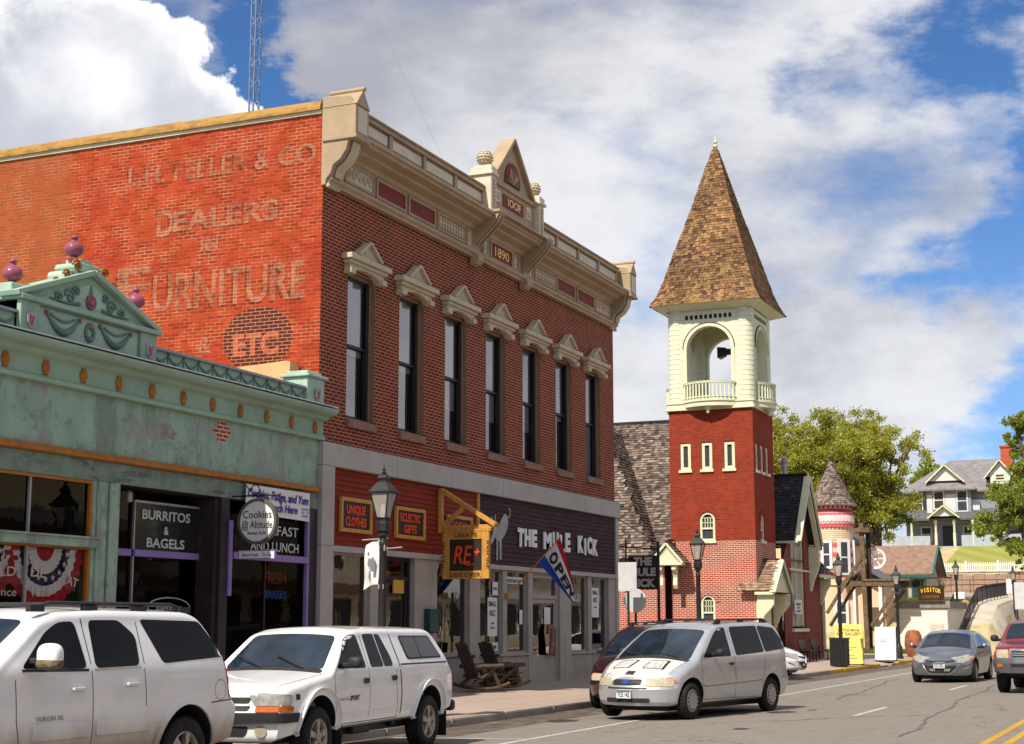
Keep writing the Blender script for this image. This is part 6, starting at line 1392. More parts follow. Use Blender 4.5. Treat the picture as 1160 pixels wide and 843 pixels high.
class Car:
    def __init__(s, name, label, cat, loc, rz, sp, paint, group=None):
        s.sp = sp; s.root = thing(name, label, cat, loc, rz, group); s.paint = paint
        L = sp['L']; st = [0, .015, .04, .08, .13]+[.18+(L-.36)*i/74 for i in range(75)]+[L-.13, L-.08, L-.04, L-.015, L]
        zr, wr = sp['zr'], sp['wr']; vs = []; ns = None
        for q in st:
            zt = smooth_tab(sp['top'], q, sp.get('ts', .05)); zb = lerp_tab(sp['bot'], q); w0 = smooth_tab(sp['hw'], q, .08); bl = lerp_tab(sp['belt'], q)
            def w(z):
                zm = zb+.52*(bl-zb)
                if z <= zm: return w0*(1-.07*((zm-z)/(zm-zb))**2)
                if z <= bl: return w0*(1-sp.get('sh', .03)*((z-zm)/(bl-zm))**2)
                wb = w0*(1-sp.get('sh', .03)); return wb+(min(wr, wb)-wb)*(z-bl)/(zr-bl)
            r = min(sp.get('rad', .09), (zt-zb)*.3); sec = []
            wz = w(zb)
            for f in (0, .4, .75, .93): sec.append((wz*f, zb+(.0 if f < .9 else .012)))
            z1 = zt-r
            for i in range(16): z = zb+.05+(z1-zb-.05)*i/15; sec.append((w(z), z))
            wt = w(z1)
            for i in range(1, 7): a = R(84)*i/6; sec.append((wt-r+r*math.cos(a), z1+r*math.sin(a)))
            ye, ze = sec[-1]; cr = sp.get('crown', .035)
            for i in range(1, 9): f = 1-i/8; sec.append((ye*f, ze+cr*(1-f*f)))
            ns = len(sec); sec2 = sec+[(-y, z) for y, z in reversed(sec[1:-1])]
            for y, z in sec2:
                x = q
                fe = max(0, 1-q/sp.get('nl', .8)); re = max(0, 1-(L-q)/.7)
                x += lerp_tab(sp['nose'], z)*fe**1.5+sp['cf']*(y/w0)**2*max(0, 1-q/1.6)**1.2
                x -= lerp_tab(sp['tail'], z)*re**1.5+sp['cr']*(y/w0)**2*re
                vs.append((x, y, z))
        m = 2*ns-2; N = len(st); fs = [(j*m+i, j*m+(i+1) % m, (j+1)*m+(i+1) % m, (j+1)*m+i) for j in range(N-1) for i in range(m)]
        for st_i, q in ((0, st[0]), (N-1, st[-1])):     # curved front and tail faces
            w0 = smooth_tab(sp['hw'], q, .08); tc = [-1, -.806, -.43, 0, .43, .806, 1]; rows = []
            for i in range(3, ns):
                y, z = vs[st_i*m+i][1:]; row = []
                for t_ in tc:
                    yy = y*t_
                    x = q+(lerp_tab(sp['nose'], z)+sp['cf']*(yy/w0)**2 if st_i == 0 else -lerp_tab(sp['tail'], z)-sp['cr']*(yy/w0)**2)
                    row.append(len(vs)); vs.append((x, yy, z))
                rows.append(row)
            fs += [(a[k], a[k+1], b[k+1], b[k]) for a, b in zip(rows, rows[1:]) for k in range(6)]
        mb = MB().add(vs, fs); s.body = mb.build('body', [paint, M['black_plastic']], s.root); bm = bmesh.new(); bm.from_mesh(s.body.data)
        bmesh.ops.remove_doubles(bm, verts=bm.verts, dist=1e-5); bmesh.ops.dissolve_degenerate(bm, edges=bm.edges, dist=1e-6); bmesh.ops.recalc_face_normals(bm, faces=bm.faces); bm.to_mesh(s.body.data); bm.free()
        s.arch(); me = s.body.data; me.polygons.foreach_set('use_smooth', [True]*len(me.polygons)); me.set_sharp_from_angle(angle=R(32))
        s.bvh = BVHTree.FromPolygons([v.co for v in me.vertices], [tuple(p.vertices) for p in me.polygons])
    def arch(s):
        sp = s.sp; c = MB()
        for q in sp['wheels']:
            for sg in (-1, 1):
                w0 = lerp_tab(sp['hw'], q); y0, y1 = sorted((sg*(w0-.34), sg*(w0+.4)))
                c.lathe([(sp['ra'], y0), (sp['ra'], y1)], (q, 0, sp['R']+sp.get('az', .02)), 36, 'y')
        co = c.build('arch_cutter', [s.paint, M['black_plastic']], s.root); co.data.polygons.foreach_set('material_index', [1]*len(co.data.polygons))
        md = s.body.modifiers.new('arch', 'BOOLEAN'); md.operation = 'DIFFERENCE'; md.object = co; md.solver = 'EXACT'
        bpy.context.view_layer.update(); dg = bpy.context.evaluated_depsgraph_get(); nm = bpy.data.meshes.new_from_object(s.body.evaluated_get(dg))
        s.body.modifiers.clear(); old = s.body.data; s.body.data = nm; nm.name = 'body'; bpy.data.meshes.remove(old); bpy.data.objects.remove(co)
    def cast(s, view, a, b):
        if view in ('L', 'R'): sg = -1 if view == 'L' else 1; o, d = Vector((a, sg*3, b)), Vector((0, -sg, 0))
        elif view == 'F': o, d = Vector((-3, a, b)), Vector((1, 0, 0))
        elif view == 'B': o, d = Vector((s.sp['L']+3, a, b)), Vector((-1, 0, 0))
        else: o, d = Vector((a, b, 4)), Vector((0, 0, -1))
        h = s.bvh.ray_cast(o, d)
        if h[0] is None:
            n = s.bvh.find_nearest(Vector((a, -.9 if view == 'L' else .9, b)) if view in 'LR' else (Vector((0, a, b)) if view == 'F' else (Vector((s.sp['L'], a, b)) if view == 'B' else Vector((a, b, 1.2)))))
            h = n
        n_ = h[1] if h[1].dot(d) < 0 else -h[1]; e = n_.lerp(-d, .25).normalized(); return h[0], -e
    def patch(s, name, view, poly, mt, off=.004, grid=None, parent=None, back=.02):
        grid = grid or (.04 if view == 'F' else .08); off = max(off, .007) if view in 'FT' else off
        bm = bmesh.new(); vs = [bm.verts.new((p[0], p[1], 0)) for p in poly]; bm.faces.new(vs)
        for k in (0, 1):
            lo, hi = min(p[k] for p in poly), max(p[k] for p in poly); n = int((hi-lo)/grid)
            for i in range(1, n+1):
                co = [0, 0, 0]; co[k] = lo+(hi-lo)*i/(n+1); no = [0, 0, 0]; no[k] = 1
                bmesh.ops.bisect_plane(bm, geom=bm.verts[:]+bm.edges[:]+bm.faces[:], plane_co=co, plane_no=no)
        dirs = {}
        for v in bm.verts: h, d = s.cast(view, v.co.x, v.co.y); v.co = h-d*off; dirs[v] = d
        be = [e for e in bm.edges if len(e.link_faces) == 1]
        ret = bmesh.ops.extrude_edge_only(bm, edges=be)
        for v in [g_ for g_ in ret['geom'] if isinstance(g_, bmesh.types.BMVert)]:
            o_ = next((w_ for e_ in v.link_edges for w_ in [e_.other_vert(v)] if w_ in dirs), None)
            if o_: v.co += dirs[o_]*(off+back)
        bmesh.ops.recalc_face_normals(bm, faces=bm.faces)
        me = bpy.data.meshes.new(name); bm.to_mesh(me); bm.free(); me.materials.append(mt)
        me.polygons.foreach_set('use_smooth', [True]*len(me.polygons)); me.set_sharp_from_angle(angle=R(35))
        return link(name, me, parent or s.root)
    def strip(s, name, view, path, w, mt, off=.003, parent=None, step=.08, back=.02, closed=False):
        pts = []
        for a, b in zip(path, path[1:]):
            a, b = Vector(a), Vector(b); n = max(1, int((b-a).length/step)); pts += [a.lerp(b, i/n) for i in range(n)]
        pts.append(Vector(path[-1])); mb = MB(); rows = []
        for i, p in enumerate(pts):
            t = (pts[min(i+1, len(pts)-1)]-pts[max(i-1, 0)]).normalized(); n = Vector((-t.y, t.x)); row = []
            for q in (p-n*w/2, p+n*w/2):
                h, d = s.cast(view, q.x, q.y); row += [h-d*off]
            rows.append((row[0]+d*(off+back), row[0], row[1], row[1]+d*(off+back)))
        vs = [v for r in rows for v in r]; fs = [(4*i+k, 4*i+k+1, 4*i+5+k, 4*i+4+k) for i in range(len(rows)-1) for k in range(3)]
        return mb.add(vs, fs).build(name, mt, parent or s.root, smooth=True, angle=35)
    def both(s, name, poly, mt, **k):
        for v in ('L', 'R'): s.patch(name, v, poly, mt, **k)
    def front2(s, name, poly, mt, **k):
        for sg in (-1, 1): s.patch(name, 'F', [(p[0]*sg, p[1]) for p in poly], mt, **k)
    def wheels(s, rim, style, rr=None, w=.22):
        sp = s.sp; Rr = sp['R']; rr = rr or Rr*.62
        for q in sp['wheels']:
            for sg in (-1, 1):
                yo = sg*(lerp_tab(sp['hw'], q)-.015); yi = yo-sg*w; ym = (yo+yi)/2
                pr = [(rr*.97, -w/2+.02), (rr+.015, -w/2), (Rr-.045, -w/2-.004), (Rr-.012, -w/2+.02), (Rr, -w/2+.05), (Rr, w/2-.05), (Rr-.012, w/2-.02), (Rr-.045, w/2+.004), (rr+.015, w/2), (rr*.97, w/2-.02)]
                mb = MB(); mb.lathe(pr, (0, 0, 0), 32, 'y', ring=True)
                for i in range(36):
                    a = 2*math.pi*i/36
                    for yy in (-w/2+.055, w/2-.055): mb.bar((Rr*math.cos(a)*.995, yy-.03, Rr*math.sin(a)*.995), (Rr*math.cos(a+.06)*.995, yy+.03, Rr*math.sin(a+.06)*.995), .035, .012, up=(math.cos(a), 0, math.sin(a)))
                mb.v = [(q+p[0], ym+p[1], Rr+p[2]) for p in mb.v]; wh = mb.build('wheel', M['rubber'], s.root, smooth=True, angle=40)
                f = w/2*sg; c = MB()
                c.lathe([(rr*1.0, f*.90), (rr*.96, f*.96), (rr*.90, f*.80), (rr*.86, f*.45), (0.03, f*.40)], (0, 0, 0), 32, 'y', cap=False)
                if style[0] == 'spoke':
                    n = style[1]
                    for i in range(n):
                        a = 2*math.pi*(i+.25)/n; ca, sa = math.cos(a), math.sin(a); h = style[2]
                        for t0, t1, w0, w1 in ((.12, .55, h*.75, h*.8), (.5, .95, h*.8, h*1.15)):
                            P = lambda t, ww, yy: (rr*t*ca-ww*rr*sa, yy, rr*t*sa+ww*rr*ca)
                            c.add([P(t0, -w0, f*.92), P(t0, w0, f*.92), P(t1, w1, f*.86), P(t1, -w1, f*.86), P(t0, -w0, f*.42), P(t0, w0, f*.42), P(t1, w1, f*.42), P(t1, -w1, f*.42)], [(0, 1, 2, 3), (4, 5, 6, 7), (0, 1, 5, 4), (1, 2, 6, 5), (2, 3, 7, 6), (3, 0, 4, 7)])
                    c.lathe([(rr*.24, f*.45), (rr*.24, f*.95), (rr*.12, f*1.0), (0, f*1.0)], (0, 0, 0), 16, 'y')
                else:   # pressed cover with slots round the edge
                    c.lathe([(rr*.97, f*.80), (rr*.90, f*.98), (rr*.70, f*1.06), (rr*.62, f*1.0), (rr*.30, f*1.03), (0, f*1.05)], (0, 0, 0), 32, 'y')
                c.v = [(q+p[0], ym+p[1], Rr+p[2]) for p in c.v]; rm = c.build('rim', rim, wh, smooth=True, angle=35)
                d = MB()
                if style[0] == 'cover':
                    for i in range(14):
                        a = 2*math.pi*i/14; d.bar((rr*.80*math.cos(a), f*1.035, rr*.80*math.sin(a)), (rr*.80*math.cos(a+.22), f*1.035, rr*.80*math.sin(a+.22)), rr*.13, .01, up=(0, 1, 0))
                else: d.lathe([(rr*.855, f*.47), (rr*.2, f*.46)], (0, 0, 0), 24, 'y', cap=False)
                d.v = [(q+p[0], ym+p[1], Rr+p[2]) for p in d.v]; d.build('rim_slot', M['ink'], wh)
        L = sp['L']; mb = MB(); z0 = lerp_tab(sp['bot'], L/2); mb.box(.5, L-.4, -.62, .62, z0-.10, z0+.05); 
        for q in sp['wheels']: mb.tube((q, -.7, sp['R']), (q, .7, sp['R']), .06); mb.box(q-.45, q+.45, -.55, .55, z0-.05, sp['R']+sp['ra'])
        mb.build('chassis', M['black_plastic'], s.root)
    def mirror(s, q, z, w, h, mt, base=M['black_plastic'], out=.16, low=None):
        for sg in (-1, 1):
            hp, d = s.cast('L' if sg < 0 else 'R', q, z-.02); y = hp.y
            mb = MB(); mb.box(q-.07, q+.05, min(y, y+sg*out), max(y, y+sg*out), z-.05, z+.02); mo = mb.build('mirror', base, s.root, bevel=.02)
            y0, y1 = sorted((y+sg*out*.55, y+sg*(out*.55+w))); mb = superell(q-.10, q+.07, y0, y1, z-h*.35, z+h*.65); mb.build('mirror_shell', mt, mo, smooth=True)
            if low: superell(q-.106, q+.074, y0-.004, y1+.004, z-h*.38, z+h*.12).build('mirror_base', low, mo, smooth=True)
    def handle(s, q, z, mt, w=.16, h=.035):
        for v in ('L', 'R'):
            hp, d = s.cast(v, q, z); mb = MB(); y0, y1 = sorted((hp.y, hp.y-d.y*.035)); mb.box(q-w/2, q+w/2, y0, y1, z-h/2, z+h/2); mb.build('door_handle', mt, s.root, bevel=.012, seg=2, smooth=True)
    def words(s, txt, view, a, b, h, w, mt, name='badge', **k):
        mb = MB(); mb.text(txt, (0, 0, 0), X_, Y_, h, w, ext=.004, **k); vs = []
        for p in mb.v:
            if view == 'F': hp, d = s.cast('F', a-p[0], b+p[1])
            elif view == 'L': hp, d = s.cast('L', a+p[0], b+p[1])
            vs.append(hp-d*(.006+p[2]*.5))
        mb.v = [tuple(v) for v in vs]; return mb.build(name, mt, s.root, recalc=False)
    def plate(s, txt, z, y=0., view='F', tilt=0):
        hp, d = s.cast(view, y, z); mb = MB(); x = hp.x-d.x*.03; a, b = sorted((x, x+d.x*.045)); mb.box(a, b, y-.155, y+.155, z-.078, z+.078); po = mb.build('license_plate', M['plate'], s.root, bevel=.006)
        mb = MB(); u = (0, -1, 0) if view == 'F' else (0, 1, 0); mb.text(txt, (x-d.x*.002, y, z-.045), u, Z_, .085, .26, bold=.02, ext=.003); mb.build('plate_number', M['plate_ink'], po)
        mb = MB(); a, b = sorted((x-d.x*.0035, x+d.x*.02)); mb.box(a, b, y-.15, y+.15, z+.045, z+.074); mb.build('plate_band', M['plate_ink'], po)
M['plate'] = mat('plate_white', (.66, .68, .68), .5, var=.05); M['plate_ink'] = mat('plate_ink', (.06, .10, .09), .6, var=0)
M['car_glass'] = mat('tinted_glass', (.008, .009, .012), .02, var=0, spec=.09)
M['ws_glass'] = mat('windscreen_glass', (.012, .022, .038), .03, var=.5, vs=1.2, spec=.4)
M['lens'] = mat('headlight_lens', (.30, .295, .275), .15, var=.25, vs=16, coat=1)
M['lens_old'] = mat('hazed_lens', (.44, .39, .28), .3, var=.15, vs=9, coat=.5)
M['amber'] = mat('amber_lens', (.52, .115, .01), .2, var=.05, coat=.6); M['red_lens'] = mat('red_lens', (.35, .010, .012), .15, var=.1, coat=1)
M['chrome'] = mat('chrome', (.75, .75, .76), .12, 1., var=.03); M['alloy'] = mat('alloy', (.46, .43, .38), .35, .6, var=.2, vs=9, dirt=((.25, .19, .12), .5, 8)); M['steel_cover'] = mat('wheel_cover', (.42, .42, .43), .4, .5, var=.12)
M['trim_black'] = mat('trim_black', (.03, .03, .032), .5, var=.15)
def arch_path(q, z, r, a0=-8, a1=188, n=20): return [(q+r*math.cos(R(a0+(a1-a0)*i/n)), z+r*math.sin(R(a0+(a1-a0)*i/n))) for i in range(n+1)]
MUD = (.30, .22, .125)
# ---- big white sport utility vehicle, nearest, cut by the picture's edge
P_suv = car_paint('suv_white', (.84, .84, .85), dirt=(MUD, .48, .96, .92, .40))
SUV = Car('sport_utility_vehicle', 'large white sport utility vehicle with dark tinted windows, roof rails and mud along its sills', 'suv', (9.50, 10.98, -.14), 0, dict(
    L=5.58, zr=1.92, wr=.77, R=.40, ra=.50, az=.03, rad=.10, cf=.22, cr=.04, nl=.9, sh=.025,
    top=[(0, .92), (.06, 1.08), (.3, 1.17), (1.45, 1.28), (2.38, 1.83), (2.7, 1.90), (3.4, 1.925), (4.8, 1.91), (4.98, 1.87), (5.10, 1.77), (5.38, 1.40), (5.46, 1.20), (5.49, .98), (5.58, .93)],
    bot=[(0, .36), (.6, .40), (5.0, .40), (5.58, .48)], hw=[(0, .84), (.2, .96), (.8, 1.0), (5.0, 1.0), (5.4, .995), (5.58, .97)], belt=[(0, 1.2), (2, 1.33), (5.6, 1.36)],
    nose=[(.3, .06), (.6, 0), (.95, .03), (1.2, .10)], tail=[(.3, .10), (.5, .02), (.9, 0), (.96, .07), (1.9, .09)], wheels=(1.27, 4.60)), P_suv)
c = SUV
c.wheels(M['alloy'], ('spoke', 6, .14), w=.27)
for v in 'LR':
    c.patch('window', v, rp([(2.0, 1.37), (2.42, 1.70), (2.64, 1.80), (2.88, 1.81), (2.93, 1.35)], .07), M['car_glass'])
    c.patch('window', v, rp([(3.06, 1.35), (3.10, 1.82), (3.58, 1.82), (3.80, 1.66), (3.76, 1.36)], .07), M['car_glass'])
    c.patch('window', v, rp([(3.93, 1.83), (4.97, 1.81), (5.30, 1.42), (4.17, 1.37)], .06), M['car_glass'])
    c.strip('window_trim', v, [(2.0, 1.352), (2.95, 1.335)], .025, M['trim_black'], .008)
    c.strip('window_trim', v, [(3.05, 1.335), (3.78, 1.345)], .02, M['chrome'], .006)
    for p in ([(3.02, .52), (3.00, 1.32), (2.99, 1.84)], [(3.86, 1.80), (3.84, 1.30), (3.86, .95)], [(2.02, .52), (1.92, .9), (1.90, 1.34)], [(2.05, .52), (3.9, .52)]): c.strip('door_seam', v, p, .010, M['ink'], .0015)
    c.patch('body_moulding', v, rp([(2.14, .70), (2.98, .70), (2.98, .85), (2.14, .85)], .02), P_suv, off=.022, grid=.2); c.patch('body_moulding', v, rp([(3.06, .70), (3.94, .70), (3.90, .84), (3.06, .85)], .02), P_suv, off=.022, grid=.2)
    c.strip('wheel_arch_flare', v, arch_path(4.60, .43, .545), .085, P_suv, .022); c.strip('wheel_arch_flare', v, arch_path(1.27, .43, .545), .085, P_suv, .022)
    c.strip('bumper_seam', v, [(5.02, .93), (5.50, .95)], .012, M['ink'], .002)
    c.patch('taillight', v, rp([(5.29, 1.40), (5.385, 1.37), (5.46, .98), (5.375, .96)], .02), M['red_lens'], off=.012, grid=.06)
    c.strip('fuel_door', v, [(5.20+.11*math.cos(a), 1.06+.11*math.sin(a)) for a in [k*math.pi/10 for k in range(21)]], .006, M['ink'], .001)
    c.strip('step_rail', v, [(1.95, .43), (3.95, .43)], .07, M['trim_black'], .05)
for sg in (-1, 1):
    mb = MB(); pts = [(2.45+i*.2, sg*(.70-.02*abs(i-6)/6), 1.985+.012*math.sin(i)*0-(.05 if i in (0, 12) else 0)) for i in range(13)]; mb.path(pts, .022, 8)
    for i in (0, 4, 8, 12): mb.box(2.45+i*.2-.10, 2.45+i*.2+.10, sg*.70-.03, sg*.70+.03, 1.90, 1.965)
    mb.build('roof_rail', M['trim_black'], c.root, smooth=True)
mb = MB(); mb.box(3.0, 3.06, -.70, .70, 1.965, 2.0); mb.box(4.2, 4.26, -.70, .70, 1.965, 2.0); mb.build('roof_crossbar', M['trim_black'], c.root, bevel=.01)
mb = MB(); mb.add([(2.22, -.02, 1.86), (2.40, -.02, 1.90), (2.36, 0, 2.02), (2.22, .02, 1.86), (2.40, .02, 1.90)], [(0, 1, 2), (3, 4, 2), (0, 3, 2), (1, 4, 2)]); mb.build('roof_antenna', M['trim_black'], c.root)
c.patch('windshield', 'T', rp([(1.52, -.78), (2.34, -.66), (2.34, .66), (1.52, .78)], .08), M['ws_glass'], off=.006)
c.patch('rear_window', 'B', rp([(-.64, 1.46), (.64, 1.46), (.58, 1.80), (-.58, 1.80)], .05), M['car_glass'])
c.mirror(2.17, 1.45, .26, .24, P_suv, low=mat('muddy_mirror', (.16, .12, .07), .6, var=.5, vs=20)); c.handle(2.78, 1.16, P_suv, .2, .04); c.handle(3.62, 1.18, P_suv, .2, .04)
c.words('YUKON XL', 'L', 2.38, .88, .045, .40, M['grey_metal'], bold=.01)
mb = MB(); mb.box(5.52, 5.64, -.85, .85, .50, .60); mb.build('bumper', P_suv, c.root, bevel=.04)
c.plate('228-DYN', .74, view='B')
c.patch('grille', 'F', rp([(-.5, .75), (.5, .75), (.55, 1.08), (-.55, 1.08)], .05), M['chrome'], off=.02); c.front2('headlight', rp([(.55, .80), (.86, .82), (.84, 1.08), (.56, 1.08)], .04), M['lens'], off=.01)
# ---- white pickup with a canopy over its bed
P_pk = car_paint('pickup_white', (.84, .84, .845), dirt=((.40, .36, .30), .32, .55, .25))
PK = Car('pickup_truck', 'white four door pickup with a matching canopy over its bed and black lower bumper', 'pickup', (15.95, 10.95, -.135), R(3), dict(
    L=5.48, zr=1.72, wr=.67, R=.375, ra=.47, az=.05, rad=.09, cf=.20, cr=.08, nl=.7, sh=.03,
    top=[(0, .86), (.04, .97), (.14, 1.02), (.8, 1.09), (1.42, 1.16), (2.08, 1.63), (2.4, 1.70), (3.2, 1.715), (3.55, 1.71), (4.75, 1.70), (4.92, 1.66), (5.30, 1.25), (5.40, 1.18), (5.48, 1.1)],
    bot=[(0, .36), (.5, .42), (5.0, .44), (5.48, .50)], hw=[(0, .80), (.15, .86), (.6, .90), (5.2, .90), (5.48, .87)], belt=[(0, 1.0), (1.4, 1.13), (2, 1.19), (5.5, 1.21)],
    nose=[(.3, .12), (.42, .02), (.70, .0), (.78, .03), (1.05, .09)], tail=[(.3, .0), (1.2, .03), (1.7, .05)], wheels=(1.10, 4.52)), P_pk)
c = PK
c.wheels(mat('dusty_alloy', (.40, .36, .30), .45, .4, var=.25, vs=12), ('spoke', 5, .17), w=.25)
tint = mat('canopy_glass', (.055, .058, .062), .06, var=.1, spec=.25)
for v in 'LR':
    c.patch('window', v, rp([(1.60, 1.205), (2.02, 1.58), (2.20, 1.635), (2.40, 1.635), (2.43, 1.195)], .07), M['car_glass'])
    c.patch('window', v, rp([(2.58, 1.20), (2.60, 1.64), (2.93, 1.64), (2.97, 1.20)], .05), M['car_glass']); c.patch('window', v, rp([(3.0, 1.20), (2.97, 1.64), (3.12, 1.63), (3.27, 1.32), (3.27, 1.20)], .04), M['car_glass'])
    c.patch('canopy_window', v, rp([(3.72, 1.61), (4.78, 1.60), (5.02, 1.28), (3.80, 1.275)], .06), M['trim_black'], off=.006); c.patch('canopy_pane', v, rp([(3.76, 1.585), (4.24, 1.58), (4.26, 1.30), (3.83, 1.30)], .05), tint, off=.012); c.patch('canopy_pane', v, rp([(4.27, 1.58), (4.76, 1.575), (4.96, 1.305), (4.29, 1.30)], .05), tint, off=.012)
    for p in ([(2.50, .47), (2.50, 1.17), (2.51, 1.67)], [(1.56, .50), (1.50, .8), (1.50, 1.15)], [(1.56, .50), (3.42, .50)], [(3.38, 1.15), (3.34, .95), (3.42, .50)]): c.strip('door_seam', v, p, .010, M['ink'], .0015)
    c.strip('bed_gap', v, [(3.52, .46), (3.50, 1.2), (3.44, 1.68)], .028, M['ink'], .002); c.strip('canopy_seam', v, [(3.54, 1.215), (5.33, 1.215)], .022, M['trim_black'], .003)
    c.strip('wheel_arch_flare', v, arch_path(1.10, .425, .51, -14, 194), .10, P_pk, .045); c.strip('wheel_arch_flare', v, arch_path(4.52, .425, .51, -14, 194), .10, P_pk, .045)
    c.strip('body_crease', v, [(1.66, .64), (3.42, .66)], .014, P_pk, .006)
    c.patch('taillight', v, rp([(5.40, .82), (5.47, .82), (5.46, 1.12), (5.39, 1.12)], .02), M['red_lens'], off=.01, grid=.06); c.patch('side_badge', v, rp([(.50, .86), (.58, .86), (.58, .93), (.50, .93)], .01), M['trim_black'], off=.006)
c.patch('windshield', 'T', rp([(1.46, -.72), (2.05, -.60), (2.05, .60), (1.46, .72)], .07), M['ws_glass'], off=.006); c.patch('cowl', 'T', rp([(1.34, -.74), (1.455, -.73), (1.455, .73), (1.34, .74)], .03), M['trim_black'], off=.004)
for y in (-.45, .15): mb = MB(); mb.bar((1.42, y, 1.215), (1.62, y+.48, 1.37), .02, .015); mb.build('wiper', M['trim_black'], c.root)
c.strip('hood_seam', 'T', [(.12, -.66), (.6, -.74), (1.36, -.80)], .012, M['ink'], .001); c.strip('hood_seam', 'T', [(.12, .66), (.6, .74), (1.36, .80)], .012, M['ink'], .001)
for k, (z0, z1) in enumerate(((.83, .90), (.74, .80))): c.front2('grille_slot', rp([(.07, z0), (.44, z0), (.47, z1), (.07, z1)], .02), M['trim_black'], off=.004)
c.front2('headlight', rp([(.53, .80), (.86, .80), (.86, .93), (.53, .95)], .03), M['lens'], off=.012); c.front2('turn_signal', rp([(.53, .725), (.87, .725), (.87, .79), (.53, .79)], .015), M['amber'], off=.014)
for v in 'LR': c.patch('headlight_side', v, rp([(.12, .79), (.40, .80), (.34, .88), (.12, .93)], .02), M['lens'], off=.006); c.patch('turn_signal', v, rp([(.12, .725), (.42, .725), (.40, .785), (.12, .785)], .01), M['amber'], off=.008)
c.patch('bumper_band', 'F', rp([(-.86, .60), (.86, .60), (.86, .71), (-.86, .71)], .02), M['trim_black'], off=.05)
for v in 'LR': c.patch('bumper_band', v, rp([(.06, .60), (.52, .60), (.54, .71), (.06, .71)], .02), M['trim_black'], off=.03)
c.front2('fog_light', [(.60+.07*math.cos(k*math.pi/8), .50+.07*math.sin(k*math.pi/8)) for k in range(16)], M['lens_old'], off=.012); c.patch('air_intake', 'F', rp([(-.42, .44), (.42, .44), (.46, .56), (-.46, .56)], .04), M['trim_black'], off=.003)
c.mirror(1.80, 1.26, .20, .15, M['trim_black']); c.handle(2.38, 1.03, M['trim_black'], .13, .07); c.handle(3.26, 1.04, M['trim_black'], .13, .07)
c.words('DAKOTA', 'L', 1.74, .80, .032, .26, M['grey_metal'], bold=.01); c.words('SPORT', 'L', 2.04, .79, .065, .30, M['ink'], bold=.015, shear=.35)
for q in (1.66, 5.08):
    for sg in (-1, 1): mb = MB(); mb.box(q, q+.02, min(sg*.70, sg*.90), max(sg*.70, sg*.90), .14, .50); mb.build('mud_flap', M['rubber'], c.root)
mb = MB(); mb.box(5.44, 5.60, -.84, .84, .48, .64); mb.build('rear_bumper', M['trim_black'], c.root, bevel=.03)
mb = MB(); mb.box(2.35, 2.9, -.72, -.5, .33, .45); mb.box(3.6, 3.75, -.7, -.55, .36, .46); each(mb, 'exhaust', M['black_plastic'], c.root, bevel=.02)
c.plate('KJS-427', .55)
